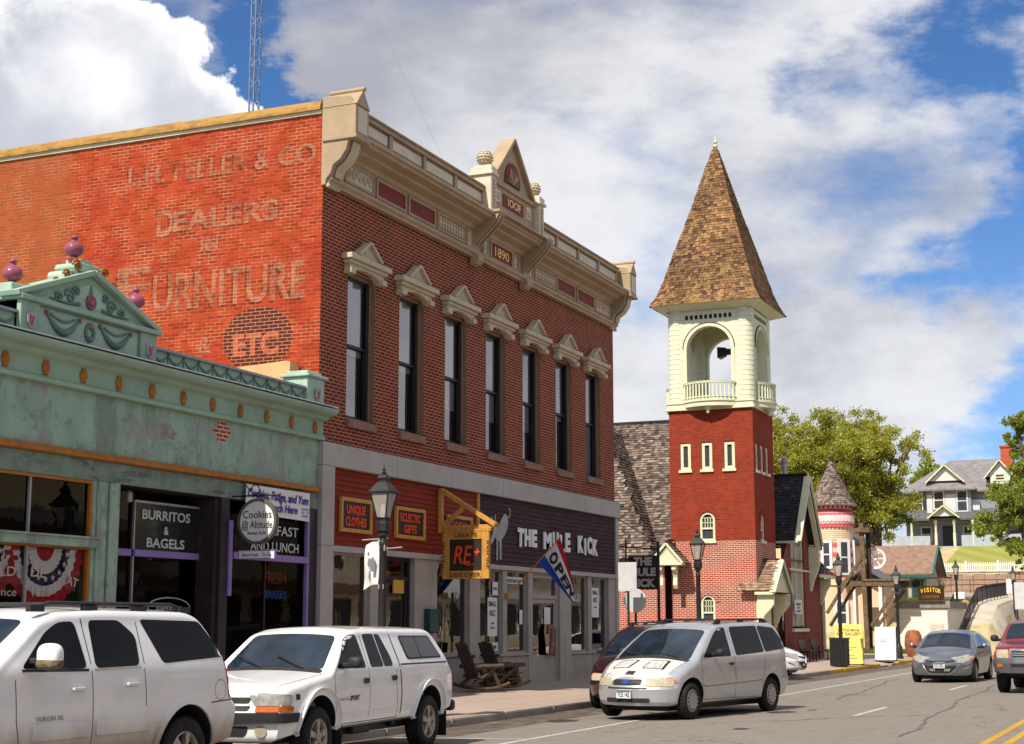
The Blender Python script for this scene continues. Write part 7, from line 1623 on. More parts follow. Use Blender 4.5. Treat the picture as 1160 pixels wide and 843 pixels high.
# ---- minivans
def minivan(label, loc, rz, paint, hood=True):
    c = Car('minivan', label, 'minivan', loc, rz, dict(
        L=5.15, zr=1.78, wr=.70, R=.335, ra=.405, az=.02, rad=.12, cf=.34, cr=.16, nl=.8, sh=.03,
        top=[(0, .60), (.04, .72), (.12, .80), (.5, .93), (.98, 1.07), (1.95, 1.62), (2.3, 1.72), (2.9, 1.76), (3.8, 1.78), (4.6, 1.755), (4.82, 1.68), (5.02, 1.30), (5.10, 1.0), (5.15, .6)],
        bot=[(0, .24), (.5, .24), (4.6, .26), (5.15, .34)], hw=[(0, .74), (.15, .86), (.6, .93), (1, .95), (4.6, .95), (5.0, .92), (5.15, .86)], belt=[(0, .9), (1.1, 1.08), (2, 1.12), (5.2, 1.18)],
        nose=[(.2, .10), (.32, .02), (.55, 0), (.62, .05), (.85, .14)], tail=[(.3, .08), (.5, 0), (.66, 0), (.72, .05), (1.8, .06)], wheels=(.92, 4.12)), paint, 'minivans parked at the kerb')
    c.wheels(M['steel_cover'], ('cover',), w=.20)
    for v in 'LR':
        c.patch('window', v, rp([(1.36, 1.11), (2.02, 1.56), (2.25, 1.66), (2.50, 1.67), (2.46, 1.12)], .06), M['car_glass'])
        c.patch('window', v, rp([(2.66, 1.13), (2.70, 1.68), (3.84, 1.70), (3.86, 1.18)], .06), M['car_glass']); c.patch('window', v, rp([(3.91, 1.18), (3.89, 1.70), (4.58, 1.66), (4.86, 1.34), (4.84, 1.24)], .07), M['car_glass'])
        for p in ([(2.58, .32), (2.58, 1.1), (2.60, 1.70)], [(1.36, .34), (1.26, .7), (1.28, 1.08)], [(3.70, .5), (3.88, 1.15)], [(1.36, .34), (3.65, .32)]): c.strip('door_seam', v, p, .009, M['ink'], .0015)
        c.strip('side_moulding', v, [(1.36, .60), (3.66, .66)], .030, paint, .014); c.strip('moulding_shadow_strip', v, [(1.36, .58), (3.66, .64)], .014, M['trim_black'], .006); c.strip('side_moulding', v, [(4.55, .68), (5.05, .69)], .022, paint, .012)  # dark strip laid on as the shade line under the moulding
        c.patch('taillight', v, rp([(4.98, .78), (5.08, .76), (5.02, 1.18), (4.95, 1.22)], .02), M['red_lens'], off=.008, grid=.06); c.strip('rear_bumper_seam', v, [(4.62, .66), (5.1, .68)], .01, M['ink'], .0015)
        c.patch('headlight_side', v, rp([(.20, .62), (.52, .66), (.46, .76), (.20, .74)], .02), M['amber'], off=.006)
    c.patch('windshield', 'T', rp([(1.05, -.80), (1.92, -.66), (1.92, .66), (1.05, .80)], .09), M['ws_glass'], off=.006); c.patch('cowl', 'T', rp([(.95, -.80), (1.05, -.81), (1.05, .81), (.95, .80)], .03), M['trim_black'], off=.004)
    for y in (-.55, .1): mb = MB(); mb.bar((1.02, y, 1.125), (1.16, y+.6, 1.22), .02, .015); mb.build('wiper', M['trim_black'], c.root)
    c.front2('headlight', rp([(.34, .60), (.80, .60), (.80, .74), (.38, .74)], .03), M['lens_old'], off=.012)
    c.patch('grille', 'F', rp([(-.30, .62), (.30, .62), (.30, .72), (-.30, .72)], .04), M['trim_black'], off=.01)
    c.patch('grille_badge', 'F', [(.085*math.cos(k*math.pi/10), .67+.034*math.sin(k*math.pi/10)) for k in range(20)], mat('badge_blue', (.02, .06, .26), .3, coat=1), off=.022)
    c.patch('bumper_slot', 'F', rp([(-.42, .555), (.42, .555), (.42, .58), (-.42, .58)], .01), M['ink'], off=.004); c.patch('air_intake', 'F', rp([(-.46, .31), (.46, .31), (.46, .39), (-.46, .39)], .03), M['trim_black'], off=.004)
    c.mirror(1.74, 1.18, .17, .14, M['trim_black']); c.handle(2.42, .98, M['trim_black'], .14, .05); c.plate('TCE 142', .46)
    for sg in (-1, 1):
        mb = MB(); mb.path([(2.35, sg*.60, 1.74), (2.5, sg*.60, 1.81), (4.4, sg*.60, 1.835), (4.6, sg*.60, 1.78)], .018, 8)
        for q in (2.5, 3.45, 4.4): mb.box(q-.08, q+.08, sg*.60-.03, sg*.60+.03, 1.74, 1.82)
        mb.build('roof_rail', M['trim_black'], c.root)
    mb = MB(); mb.box(3.0, 3.05, -.6, .6, 1.80, 1.825); mb.box(4.0, 4.05, -.6, .6, 1.80, 1.825); mb.build('roof_crossbar', M['trim_black'], c.root)
    if hood:   # peeled paint and two blackened scoops on the hood
        c.patch('hood_panel', 'T', rp([(.16, -.62), (.93, -.78), (.93, .78), (.16, .62)], .04), mat('primer_white', (.52, .51, .50), .6, var=.1, dirt=((.40, .38, .36), .5, 3)), off=.004)
        for sg in (-1, 1):
            pl = [(.80, .12*sg), (.86, .52*sg), (.50, .56*sg), (.42, .14*sg)]; c.patch('hood_vent', 'T', rp(pl, .03), M['ink'], off=.012); pl2 = [(.76, .15*sg), (.80, .48*sg), (.50, .52*sg), (.43, .16*sg)]; c.patch('hood_vent_plate', 'T', rp(pl2, .03), mat('scuffed_plate', (.46, .45, .43), .6, var=.4, vs=14), off=.020)
        c.patch('hood_latch', 'T', rp([(.20, -.09), (.30, -.09), (.30, .09), (.20, .09)], .01), M['trim_black'], off=.01)
    return c
P_sil = car_paint('silver_paint', (.52, .54, .58), metal=.55, dirt=((.30, .28, .25), .22, .42, .30), rough=.32)
VAN = minivan('silver minivan with peeled white hood patches and black roof rails pulling out from the kerb', (27.28, 9.72, -.10), R(-12.5), P_sil)
P_mar = car_paint('maroon_paint', (.028, .006, .009), metal=.3)
VAN2 = minivan('dark maroon minivan parked close behind the silver minivan', (31.0, 11.12, -.155), 0, P_mar, hood=False)
# ---- grey compact sedan driving towards us
P_el = car_paint('grey_paint', (.22, .23, .27), metal=.75, rough=.30)
def sedan(name, label, loc, rz, paint, full=True, sc=1.):
    c = Car(name, label, 'car', loc, rz, dict(
        L=4.53, zr=1.44, wr=.60, R=.315, ra=.37, az=.015, rad=.11, cf=.38, cr=.26, nl=.9, sh=.035, crown=.05,
        top=[(0, .50), (.04, .62), (.16, .72), (.5, .82), (1.08, .96), (1.90, 1.34), (2.25, 1.415), (2.8, 1.43), (3.3, 1.37), (3.95, 1.12), (4.3, 1.09), (4.45, 1.0), (4.53, .6)],
        bot=[(0, .20), (.5, .19), (4.0, .20), (4.53, .30)], hw=[(0, .70), (.15, .82), (.6, .875), (1, .89), (3.8, .89), (4.3, .85), (4.53, .76)], belt=[(0, .75), (1.1, .93), (2, .97), (4.5, 1.05)],
        nose=[(.15, .10), (.28, .02), (.5, 0), (.62, .05), (.8, .18)], tail=[(.3, .08), (.6, 0), (1.0, .05)], wheels=(.88, 3.58)), paint)
    c.wheels(M['alloy'], ('spoke', 10, .06), w=.20)
    for v in 'LR':
        c.patch('window', v, rp([(1.38, .99), (1.98, 1.32), (2.42, 1.37), (2.44, 1.0)], .05), M['car_glass']); c.patch('window', v, rp([(2.53, 1.0), (2.51, 1.37), (3.0, 1.34), (3.42, 1.14), (3.36, 1.05)], .05), M['car_glass'])
        for p in ([(2.48, .30), (2.48, .98), (2.47, 1.39)], [(1.36, .32), (1.26, .6), (1.30, .94)], [(3.30, .5), (3.46, .9), (3.45, 1.1)]): c.strip('door_seam', v, p, .009, M['ink'], .0015)
        c.patch('headlight_side', v, rp([(.22, .60), (.72, .74), (.62, .79), (.22, .70)], .02), M['lens'], off=.005)
        c.patch('taillight', v, rp([(4.1, .80), (4.45, .78), (4.42, .95), (4.15, 1.0)], .03), M['red_lens'], off=.006)
    c.patch('windshield', 'T', rp([(1.16, -.70), (1.88, -.58), (1.88, .58), (1.16, .70)], .09), M['ws_glass'], off=.006)
    c.patch('cowl', 'T', rp([(1.06, -.72), (1.15, -.72), (1.15, .72), (1.06, .72)], .03), M['trim_black'], off=.003)
    c.front2('headlight', rp([(.42, .56), (.60, .555), (.84, .66), (.84, .74), (.66, .72), (.46, .62)], .03), M['lens'], off=.01); c.front2('turn_signal', rp([(.74, .62), (.84, .65), (.84, .70), (.76, .68)], .02), M['amber'], off=.014)
    c.patch('upper_grille', 'F', rp([(-.40, .60), (-.15, .555), (.15, .555), (.40, .60), (.38, .65), (.15, .635), (-.15, .635), (-.38, .65)], .02), M['trim_black'], off=.008); c.strip('grille_chrome', 'F', [(-.40, .64), (-.15, .622), (.15, .622), (.40, .64)], .014, M['chrome'], .014)
    c.patch('lower_grille', 'F', rp([(-.46, .47), (.46, .47), (.28, .27), (-.28, .27)], .05), M['trim_black'], off=.006); c.strip('grille_chrome', 'F', [(-.52, .52), (-.44, .40), (-.28, .26), (.28, .26), (.44, .40), (.52, .52)], .022, M['chrome'], .016)
    c.front2('fog_light', rp([(.56, .34), (.74, .42), (.78, .48), (.64, .42)], .02), M['chrome'], off=.01); c.front2('air_intake', rp([(.12, .40), (.30, .40), (.26, .33), (.12, .33)], .02), M['chrome'], off=.012)
    mb = MB(); hp, d = c.cast('F', 0, .60); mb.lathe([(.055, -.01), (.06, 0), (.055, .01)], (hp.x-.02, 0, .60), 16, 'x'); mb.build('grille_badge', M['chrome'], c.root)
    c.mirror(1.55, 1.0, .18, .14, paint); c.handle(2.36, .86, paint); c.handle(3.2, .88, paint); c.plate('527-ZKL', .49)
    return c
EL = sedan('sedan_car', 'grey compact sedan with chrome edged grille driving towards us in the near lane', (46.9, 6.95, -.08), R(-1.5), P_el); EL.root.scale = (1.05, 1.05, 1.04)
SD = sedan('sedan_car', 'white car peeking out from behind the silver minivan', (50.6, 11.7, -.05), R(90), car_paint('white_sedan_paint', (.74, .74, .74)))
# ---- red pickup at the right edge
P_red = car_paint('red_metallic', (.24, .010, .018), metal=.35, rough=.3)
RT = Car('pickup_truck', 'dark red pickup with grey bumper and chrome grille surround driving in the inner lane', 'pickup', (39.4, 3.72, -.02), R(-1), dict(
    L=5.1, zr=1.74, wr=.68, R=.385, ra=.46, az=.05, rad=.09, cf=.20, cr=.06, nl=.7, sh=.03,
    top=[(0, .93), (.04, 1.04), (.14, 1.10), (.8, 1.17), (1.35, 1.22), (1.95, 1.66), (2.3, 1.73), (3.1, 1.73), (3.3, 1.66), (3.5, 1.26), (3.7, 1.22), (5.0, 1.22), (5.1, 1.15)],
    bot=[(0, .46), (.5, .46), (5.1, .52)], hw=[(0, .78), (.15, .84), (.6, .88), (5.1, .87)], belt=[(0, 1.08), (1.4, 1.18), (5.1, 1.22)],
    nose=[(.3, .10), (.45, .0), (.72, .0), (.80, .06), (1.1, .12)], tail=[(.3, 0), (1.7, .02)], wheels=(.98, 4.05)), P_red)
c = RT; c.wheels(M['alloy'], ('spoke', 5, .15), w=.26)
for v in 'LR':
    c.patch('window', v, rp([(1.55, 1.24), (2.0, 1.60), (2.2, 1.655), (2.55, 1.655), (2.55, 1.23)], .06), M['car_glass']); c.patch('window', v, rp([(2.65, 1.24), (2.65, 1.65), (3.05, 1.64), (3.15, 1.26)], .06), M['car_glass'])
    c.strip('wheel_arch_flare', v, arch_path(.98, .435, .50, -10, 190), .09, P_red, .04); c.strip('door_seam', v, [(2.60, .55), (2.60, 1.2), (2.60, 1.68)], .01, M['ink'], .0015); c.strip('door_seam', v, [(1.5, .55), (1.45, .9), (1.46, 1.2)], .01, M['ink'], .0015)
    c.patch('turn_signal', v, rp([(.10, .82), (.20, .82), (.20, 1.0), (.10, 1.0)], .02), M['amber'], off=.008)
c.patch('windshield', 'T', rp([(1.42, -.72), (1.92, -.62), (1.92, .62), (1.42, .72)], .07), M['ws_glass'], off=.006)
c.patch('bumper', 'F', rp([(-.84, .48), (.84, .48), (.84, .80), (-.84, .80)], .05), mat('grey_bumper', (.085, .085, .095), .5, .2, var=.1), off=.07)
for v in 'LR': c.patch('bumper', v, rp([(.03, .49), (.50, .49), (.46, .80), (.03, .80)], .04), mat('grey_bumper_side', (.085, .085, .095), .5, .2, var=.1), off=.03)
c.patch('grille_surround', 'F', rp([(-.46, .82), (.46, .82), (.48, 1.05), (-.48, 1.05)], .05), M['chrome'], off=.018); c.patch('grille', 'F', rp([(-.40, .85), (.40, .85), (.42, 1.0), (-.42, 1.0)], .03), M['trim_black'], off=.026)
for z in (.90, .95): c.strip('grille_bar', 'F', [(-.40, z), (.40, z)], .014, M['grey_metal'], .036)
c.front2('headlight', rp([(.50, .83), (.78, .83), (.79, 1.03), (.50, 1.03)], .04), M['lens_old'], off=.014); c.front2('turn_signal', rp([(.62, .62), (.74, .62), (.74, .70), (.62, .70)], .02), M['amber'], off=.082); c.patch('bumper_slot', 'F', rp([(-.42, .63), (.42, .63), (.42, .70), (-.42, .70)], .02), M['ink'], off=.076)
c.mirror(1.80, 1.27, .20, .17, M['trim_black']); c.plate('418-HRD', .56); c.strip('hood_seam', 'T', [(.14, .62), (.7, .70), (1.32, .76)], .012, M['ink'], .001)
# ------------------------------------------------------------ street lamps
LK = .86
def make_lamp(name, label, loc, group):
    t = thing(name, label, 'street lamp', loc, group=group)
    mb = MB(); mb.lathe([(.20, 0), (.20, .10), (.17, .12), (.16, .55), (.12, .62), (.085, .72), (.075, 1.4), (.065, 3.0), (.075, 3.02), (.075, 3.07), (.06, 3.09), (.06, 3.16), (.10, 3.18), (.10, 3.22), (.075, 3.24)], n=14); mb.build('pole', M['iron'], t, smooth=True, angle=50)
    mb = MB(); mb.lathe([(.11, 3.24), (.13, 3.26), (.13, 3.40), (.115, 3.42), (.115, 3.47), (.14, 3.49)], n=8)
    for k in range(4):
        a = math.pi/4+k*math.pi/2; mb.bar((LK*.15*math.cos(a), LK*.15*math.sin(a), 3.49), (LK*.285*math.cos(a), LK*.285*math.sin(a), 3.93), .022, .022)
    mb.add([(sx*w*LK, sy*w*LK, z) for w, z in ((.225, 3.92), (.225, 3.95)) for sx, sy in ((-1, -1), (1, -1), (1, 1), (-1, 1))], [(0, 1, 2, 3), (4, 5, 6, 7), (0, 1, 5, 4), (1, 2, 6, 5), (2, 3, 7, 6), (3, 0, 4, 7)]); mb.build('lantern_frame', M['iron'], t)
    mb = MB(); q = [(sx*w*LK, sy*w*LK, z) for w, z in ((.098, 3.50), (.195, 3.915)) for sx, sy in ((-1, -1), (1, -1), (1, 1), (-1, 1))]; mb.add(q, [(0, 1, 5, 4), (1, 2, 6, 5), (2, 3, 7, 6), (3, 0, 4, 7)]); mb.build('lantern_glass', M['lamp_glass'], t, recalc=False)
    mb = MB(); mb.lathe([(.05, 3.49), (.06, 3.55), (.05, 3.72), (.0, 3.75)], n=10); mb.build('lamp_bulb', mat('bulb_housing', (.60, .56, .48), .4) if 'bulb_housing' not in bpy.data.materials else bpy.data.materials['bulb_housing'], t, smooth=True)
    mb = MB(); q = []
    for w, z in ((.235, 3.95), (.10, 4.12), (.075, 4.13), (.075, 4.18), (.10, 4.19), (.085, 4.235), (.03, 4.27)): q += [(sx*w*LK, sy*w*LK, z) for sx, sy in ((-1, -1), (1, -1), (1, 1), (-1, 1))]
    mb.add(q, [(j*4+i, j*4+(i+1) % 4, j*4+4+(i+1) % 4, j*4+4+i) for j in range(6) for i in range(4)]+[(3, 2, 1, 0), (24, 25, 26, 27)]); mb.lathe([(.035, 4.26), (.05, 4.29), (.02, 4.32), (.035, 4.35), (.012, 4.38), (0, 4.47)], n=10); mb.build('lantern_cap', M['iron'], t); return t
lamp0 = make_lamp('street_lamp', 'black iron lamp post with a white cloth banner before the red brick shop front', (24.0, 13.0, -.01), 'black lantern lamp posts along the street')
for (x, y, z), lab in (((43.6, 13.2, -.01), 'black iron lamp post in front of the brick church tower'), ((60.9, 12.72, -.02), 'black iron lamp post rising behind the dark litter bin'),
        ((75.4, 13.0, -.01), 'black iron lamp post between the headframe and the VISITOR sign'), ((95.2, 12.9, 1.0), 'black iron lamp post on the bank right of the VISITOR sign'), ((106, 10.75, .95), 'black iron lamp post beside the grey street sign above the red truck')):
    l = copy_tree(lamp0); l.location = (x, y, z); l['label'] = lab
t_ = thing('lamp_banner', 'white cloth banner with a grey printed figure hung from the nearest lamp post', 'banner', (24.0, 13.0, 2.2), world=True)
mb = MB(); nx = 8
for j in range(14):
    pass
vs = []; 
for j in range(15):
    z = 3.10-.78*j/14
    for i in range(nx): f = i/(nx-1); vs.append((24.0-.02+.05*math.sin(f*4+j*.3)-.06*f*j/14, 13.06+(.25+.05*j/14)*f, z-.10*f+.03*math.sin(f*3)))
mb.add(vs, [(j*nx+i, j*nx+i+1, (j+1)*nx+i+1, (j+1)*nx+i) for j in range(14) for i in range(nx-1)]); mb.build('cloth', mat('banner_cloth', (.70, .70, .68), .8, var=.06), t_, smooth=True, recalc=False)
mb = MB(); fig = [(.10, 2.60), (.16, 2.72), (.24, 2.66), (.30, 2.70), (.34, 2.55), (.28, 2.42), (.30, 2.22), (.24, 2.12), (.22, 2.34), (.14, 2.40), (.16, 2.20), (.08, 2.26)]; mb.add([(24.0-.075-.05*a, 13.05+a*.62, 2.5+(z-2.5)*.74+.14) for a, z in fig], [tuple(range(len(fig)))]); mb.add([(24.0-.075, 13.05+a*.62, 2.5+(z-2.5)*.74+.14) for a, z in ((.30, 2.84), (.40, 2.78), (.36, 2.64), (.31, 2.70))], [(0, 1, 2, 3)]); mb.build('printed_figure', mat('print_grey', (.20, .20, .22), .8), t_, recalc=False)
mb = MB(); mb.tube((24, 12.9, 3.12), (24, 13.42, 3.10), .012, n=6); mb.tube((24, 12.62, 2.96), (24, 12.95, 2.94), .012, n=6); mb.box(23.95, 24.05, 12.94, 13.06, 2.90, 3.02); mb.box(23.94, 24.04, 12.95, 13.06, 2.24, 2.32); each(mb, 'bracket', M['grey_metal'], t_)
# ------------------------------------------------------------ signs on the brick block
def board_sign(label, x, z, w, h, lines, cat='sign'):
    t = thing('shop_sign', label, cat, (x, BY-.1, z), world=True, group='pine framed boards on the red siding')
    mb = MB(); mb.frame(x-w/2, x+w/2, z-h/2, z+h/2, .085, BY-.13, BY-.055); mb.build('frame', M['wood_yel'], t, bevel=.006)
    mb = MB(); mb.box(x-w/2+.085, x+w/2-.085, BY-.09, BY-.056, z-h/2+.085, z+h/2-.085); mb.build('board', M['sign_black'], t)
    mb = MB(); n = len(lines)
    for i, (s, ww) in enumerate(lines): mb.text(s, (x, BY-.095, z+(.035 if i == 0 else -.225)), X_, Z_, .19, ww, bold=.02, ext=.008)
    mb.build('lettering', M['paint_red'], t)
board_sign('pine framed black board lettered UNIQUE CLOTHES in red', 29.05, 3.93, 1.36, .74, [('UNIQUE', .82), ('CLOTHES', .90)]); board_sign('pine framed black board lettered ECLECTIC GIFTS in red', 31.58, 3.91, 1.46, .72, [('ECLECTIC', .98), ('GIFTS', .62)])
board_sign('pine framed board partly hidden behind the hanging RE+ sign', 34.2, 3.88, 1.40, .74, [('LOCAL', .80), ('ARTS', .62)])
# hanging sign with timber bracket
t_ = thing('sign_bracket', 'yellow pine triangular bracket standing out from the red siding', 'bracket', (33.15, BY, 3.8), world=True)
bx = 33.15
for p, q, w in (((bx, BY-.10, 3.78), (bx, BY-.10, 4.84), .13), ((bx, BY-.12, 4.80), (bx, BY-1.55, 3.93), .17), ((bx, BY-.1, 3.90), (bx, BY-1.45, 3.90), .07), ((bx, BY-.15, 3.93), (bx, BY-.72, 4.38), .10)):
    mb = MB(); mb.bar(p, q, .10, w, up=(1, 0, 0)); mb.build('beam', M['wood_yel'], t_, bevel=.008)
def quad_sign(t, x, yc, zc, w, h):
    mb = MB(); mb.frame(yc-w/2, yc+w/2, zc-h/2, zc+h/2, .19, x-.05, x+.05, axis='x'); mb.build('frame', M['wood_yel'], t, bevel=.008); mb = MB(); mb.box(x-.03, x+.03, yc-w/2+.19, yc+w/2-.19, zc-h/2+.19, zc+h/2-.19); mb.build('board', M['sign_black'], t)
t_ = thing('hanging_sign', 'square pine sign lettered RE+ with CREATE, INSPIRE and DISCOVER round its frame', 'sign', (bx, BY-.75, 2.7), world=True)
hy, hz_, hw_, hh_ = BY-.78, 3.24, 1.22, 1.12
quad_sign(t_, bx, hy, hz_, hw_, hh_)
mb = MB(); mb.box(bx-.06, bx+.06, hy-hw_/2-.04, hy+hw_/2+.10, hz_+hh_/2, hz_+hh_/2+.05); mb.tube((bx, hy+.4, hz_+hh_/2+.04), (bx, hy+.4, 3.9), .012, n=6); mb.tube((bx, hy-.4, hz_+hh_/2+.04), (bx, hy-.4, 3.9), .012, n=6); mb.build('hanger', M['wood_yel'], t_)
u_ = (0, -1, 0); xf = bx-.055
mb = MB(); mb.text('RE', (xf+.02, hy+.07, hz_-.20), u_, Z_, .44, .50, shear=.25, bold=.012, ext=.01); mb.text('+', (xf+.02, hy-.30, hz_-.04), u_, Z_, .22, .15, bold=.01, ext=.01, shear=.2); mb.path([(xf+.02, hy+.10, hz_-.18), (xf+.02, hy-.05, hz_-.24), (xf+.02, hy-.2, hz_-.22)], .018, 5); mb.build('lettering', M['paint_red'], t_)
bt = mat('burnt_lettering', (.10, .045, .015), .6)
mb = MB(); mb.text('CREATE', (xf, hy, hz_+hh_/2-.14), u_, Z_, .10, .62, bold=.01, ext=.006); mb.text('DISCOVER', (xf, hy, hz_-hh_/2+.05), u_, Z_, .10, .80, bold=.01, ext=.006)
mb.text('INSPIRE', (xf, hy-hw_/2+.06, hz_), Z_*-1, u_, .10, .66, bold=.01, ext=.006); mb.text('REUSE', (xf, hy+hw_/2-.06, hz_), Z_, (0, 1, 0), .10, .60, bold=.01, ext=.006); mb.build('frame_lettering', bt, t_)
# wall letters and the kicking mule
t_ = thing('wall_lettering', 'white cut out letters reading THE MULE KICK on purple siding', 'lettering', (40.8, BY, 3.7), world=True); random.seed(9)
let_x = [('T', 37.98, .40), ('H', 38.46, .40), ('E', 38.92, .36), ('M', 39.86, .56), ('U', 40.48, .42), ('L', 40.95, .36), ('E', 41.40, .36), ('K', 42.42, .42), ('I', 42.80, .12), ('C', 43.15, .38), ('K', 43.62, .42)]
for ch, x, w in let_x: mb = MB(); mb.text(ch, (x, BY-.075, 3.70+random.uniform(-.04, .03)), X_, Z_, random.uniform(.44, .52), w, bold=.05, ext=.035, spin=random.uniform(-.06, .06)); mb.build('letter', M['white'], t_)
t_ = MB()
def mule_pt(p): return (36.0+p[0]*1.55, 3.25+p[1]*1.42)
body = [(.34, .30), (.37, .45), (.33, .53), (.26, .56), (.22, .50), (.15, .48), (.10, .56), (.03, .66), (.02, .58), (.07, .50), (.0, .34), (.04, .26), (.13, .30), (.20, .42), (.30, .40), (.33, .02), (.40, .0), (.41, .05), (.40, .30), (.47, .32), (.49, .03), (.56, .02), (.56, .07), (.54, .32), (.62, .46), (.74, .56), (.86, .66), (.90, .76), (.84, .83), (.72, .80), (.60, .70), (.50, .60), (.42, .46)]
sil = [(0.30, 0.0), (0.36, 0.0), (0.36, 0.34), (0.42, 0.36), (0.44, 0.02), (0.50, 0.02), (0.50, 0.38), (0.62, 0.46), (0.74, 0.60), (0.78, 0.74), (0.72, 0.86), (0.62, 0.86), (0.52, 0.78), (0.40, 0.66), (0.30, 0.60), (0.20, 0.60), (0.15, 0.50), (0.06, 0.34), (0.08, 0.28), (0.15, 0.32), (0.22, 0.42), (0.30, 0.36)]
t_.prism([mule_pt(p) for p in sil], 'y', BY-.075, BY-.055)
for pts, w in (([(.70, .84), (.80, .80), (.86, .86), (.85, .96), (.80, .98)], .035), ([(.17, .58), (.10, .78)], .05), ([(.26, .60), (.24, .82)], .05)):
    for a, b in zip(pts, pts[1:]):
        A, B = mule_pt(a), mule_pt(b); t_.bar((A[0], BY-.065, A[1]), (B[0], BY-.065, B[1]), .02, w, up=(0, 0, 1) if abs(A[0]-B[0]) > abs(A[1]-B[1]) else (1, 0, 0))
tag(t_.build('mule_cutout', mat('bare_steel', (.34, .33, .33), .5, .4, var=.2)), 'grey metal silhouette of a kicking mule on purple siding', 'wall figure')
# open flag on a slanting staff
t_ = thing('open_flag', 'red, white and blue OPEN flag on a slanting pole by the shop door', 'flag', (37.1, BY-.1, 2.3), world=True)
fx = 37.10; pA = Vector((fx, BY-.10, 2.34)); pB = Vector((fx+.02, BY-1.58, 3.84))
mb = MB(); mb.tube(pA, pB, .016, n=8); mb.box(fx-.05, fx+.05, BY-.14, BY-.05, 2.26, 2.42); mb.build('staff', M['wood_yel'], t_)
s0 = pA.lerp(pB, .58); s1 = pA.lerp(pB, .995); N_, Mx_ = 26, 18; grid = []
for i in range(N_):
    f = i/(N_-1); row = []
    for j in range(Mx_):
        g_ = j/(Mx_-1); base = s0.lerp(s1, g_)
        # the cloth hangs away from the staff and gathers towards its lower corner
        tgt = Vector((fx+.05, BY-2.02, 2.16))+Vector((0, .10*(1-g_)-.02*g_, .12*g_))
        q = base.lerp(tgt, f**1.05); q.x += .07*math.sin(g_*7+f*3.5)*f+.03*math.sin(g_*15)*f; row.append(q)
    grid.append(row)
def flag_part(name, j0, j1, mt):
    mb = MB(); vs = [q for row in grid for q in row[j0:j1+1]]; n = j1-j0+1
    mb.add(vs, [(i*n+j, i*n+j+1, (i+1)*n+j+1, (i+1)*n+j) for i in range(N_-1) for j in range(n-1)]); return mb.build(name, mt, t_, smooth=True, recalc=False)
flag_part('blue_stripe', 0, 5, mat('flag_blue', (.02, .07, .42), .7, var=.05)); flag_part('white_field', 5, 14, mat('flag_white', (.62, .62, .64), .7, var=.05)); flag_part('red_stripe', 14, 17, mat('flag_red', (.42, .015, .025), .7, var=.05))
def on_flag(f, g_):
    i = min(max(f, 0), 1)*(N_-1); j = min(max(g_, 0), 1)*(Mx_-1); a, b = int(min(i, N_-2)), int(min(j, Mx_-2)); u, v = i-a, j-b
    return grid[a][b]*(1-u)*(1-v)+grid[a+1][b]*u*(1-v)+grid[a][b+1]*(1-u)*v+grid[a+1][b+1]*u*v
mb = MB()
for ch, f0 in (('O', .10), ('P', .33), ('E', .54), ('N', .72)):
    tb = MB(); tb.text(ch, (0, 0, 0), X_, Y_, 1, .8, align='l', bold=.05, ext=.0)
    tb.v = [tuple(on_flag(f0+p[0]*.23, .36+p[1]*.36)+Vector((-.012, 0, 0))) for p in tb.v]; k = len(mb.v); mb.v += tb.v; mb.f += [tuple(i+k for i in f) for f in tb.f]; mb.m += [0]*len(tb.f)
mb.build('lettering', M['ink'], t_, recalc=False)
# cookies sign on the green shop
t_ = thing('round_sign', 'round white hanging sign reading Cookies @ Altitude with a thick dark rim', 'sign', (24.4, GY-.8, 3.1), world=True)
sx, sy, sz, sr = 24.40, GY-.60, 3.52, .425
k = 40; rimv = MB(); rimv.lathe([(sr-.05, -.05), (sr, -.05), (sr, .05), (sr-.05, .05)], (sx, sy, sz), k, 'x', ring=True); rimv.build('rim', mat('sign_rim', (.11, .10, .095), .5), t_, smooth=True)
mb = MB(); mb.lathe([(0, -.03), (sr-.04, -.03), (sr-.04, .03), (0, .03)], (sx, sy, sz), k, 'x'); mb.build('face', M['white'], t_)
mb = MB(); mb.text('Cookies', (sx-.034, sy, sz+.06), u_, Z_, .145, .62, ext=.004); mb.text('@ Altitude', (sx-.034, sy, sz-.13), u_, Z_, .145, .66, ext=.004); mb.text('Elevation 10,152', (sx-.034, sy, sz-.245), u_, Z_, .06, .40, ext=.004); mb.build('lettering', M['ink'], t_)
mb = MB(); mb.frame(sy-.40, sy+.40, sz-.70, sz-.53, .018, sx-.03, sx+.03, axis='x'); mb.build('lower_plate_rim', M['purple_trim'], t_); mb = MB(); mb.box(sx-.02, sx+.02, sy-.384, sy+.384, sz-.684, sz-.546); mb.build('lower_plate', M['white'], t_)
mb = MB(); mb.text('Baked fresh   To Go', (sx-.024, sy, sz-.645), u_, Z_, .06, .64, ext=.003); mb.build('lettering', M['ink'], t_)
mb = MB(); mb.tube((sx, GY, 4.0), (sx, GY-1.05, 4.0), .016, n=8); mb.tube((sx, sy, sz+sr), (sx, sy, 4.0), .01, n=6); mb.tube((sx, sy+.2, sz-sr*.8), (sx, sy+.2, sz-.53), .006, n=5); mb.tube((sx, sy-.2, sz-sr*.8), (sx, sy-.2, sz-.53), .006, n=5)
mb.path([(sx, GY-.05, 4.32), (sx, GY-.3, 4.22), (sx, GY-.45, 4.05)], .010, 6); curl(mb, sx, 0, .01, 1, 0, 1, .001, 3)
pts = [(sx, GY-.52+.09*math.cos(a), 4.11+.09*math.sin(a)) for a in [q*math.pi/8 for q in range(17)]]; mb.path(pts, .010, 6); mb.build('bracket', M['iron'], t_)
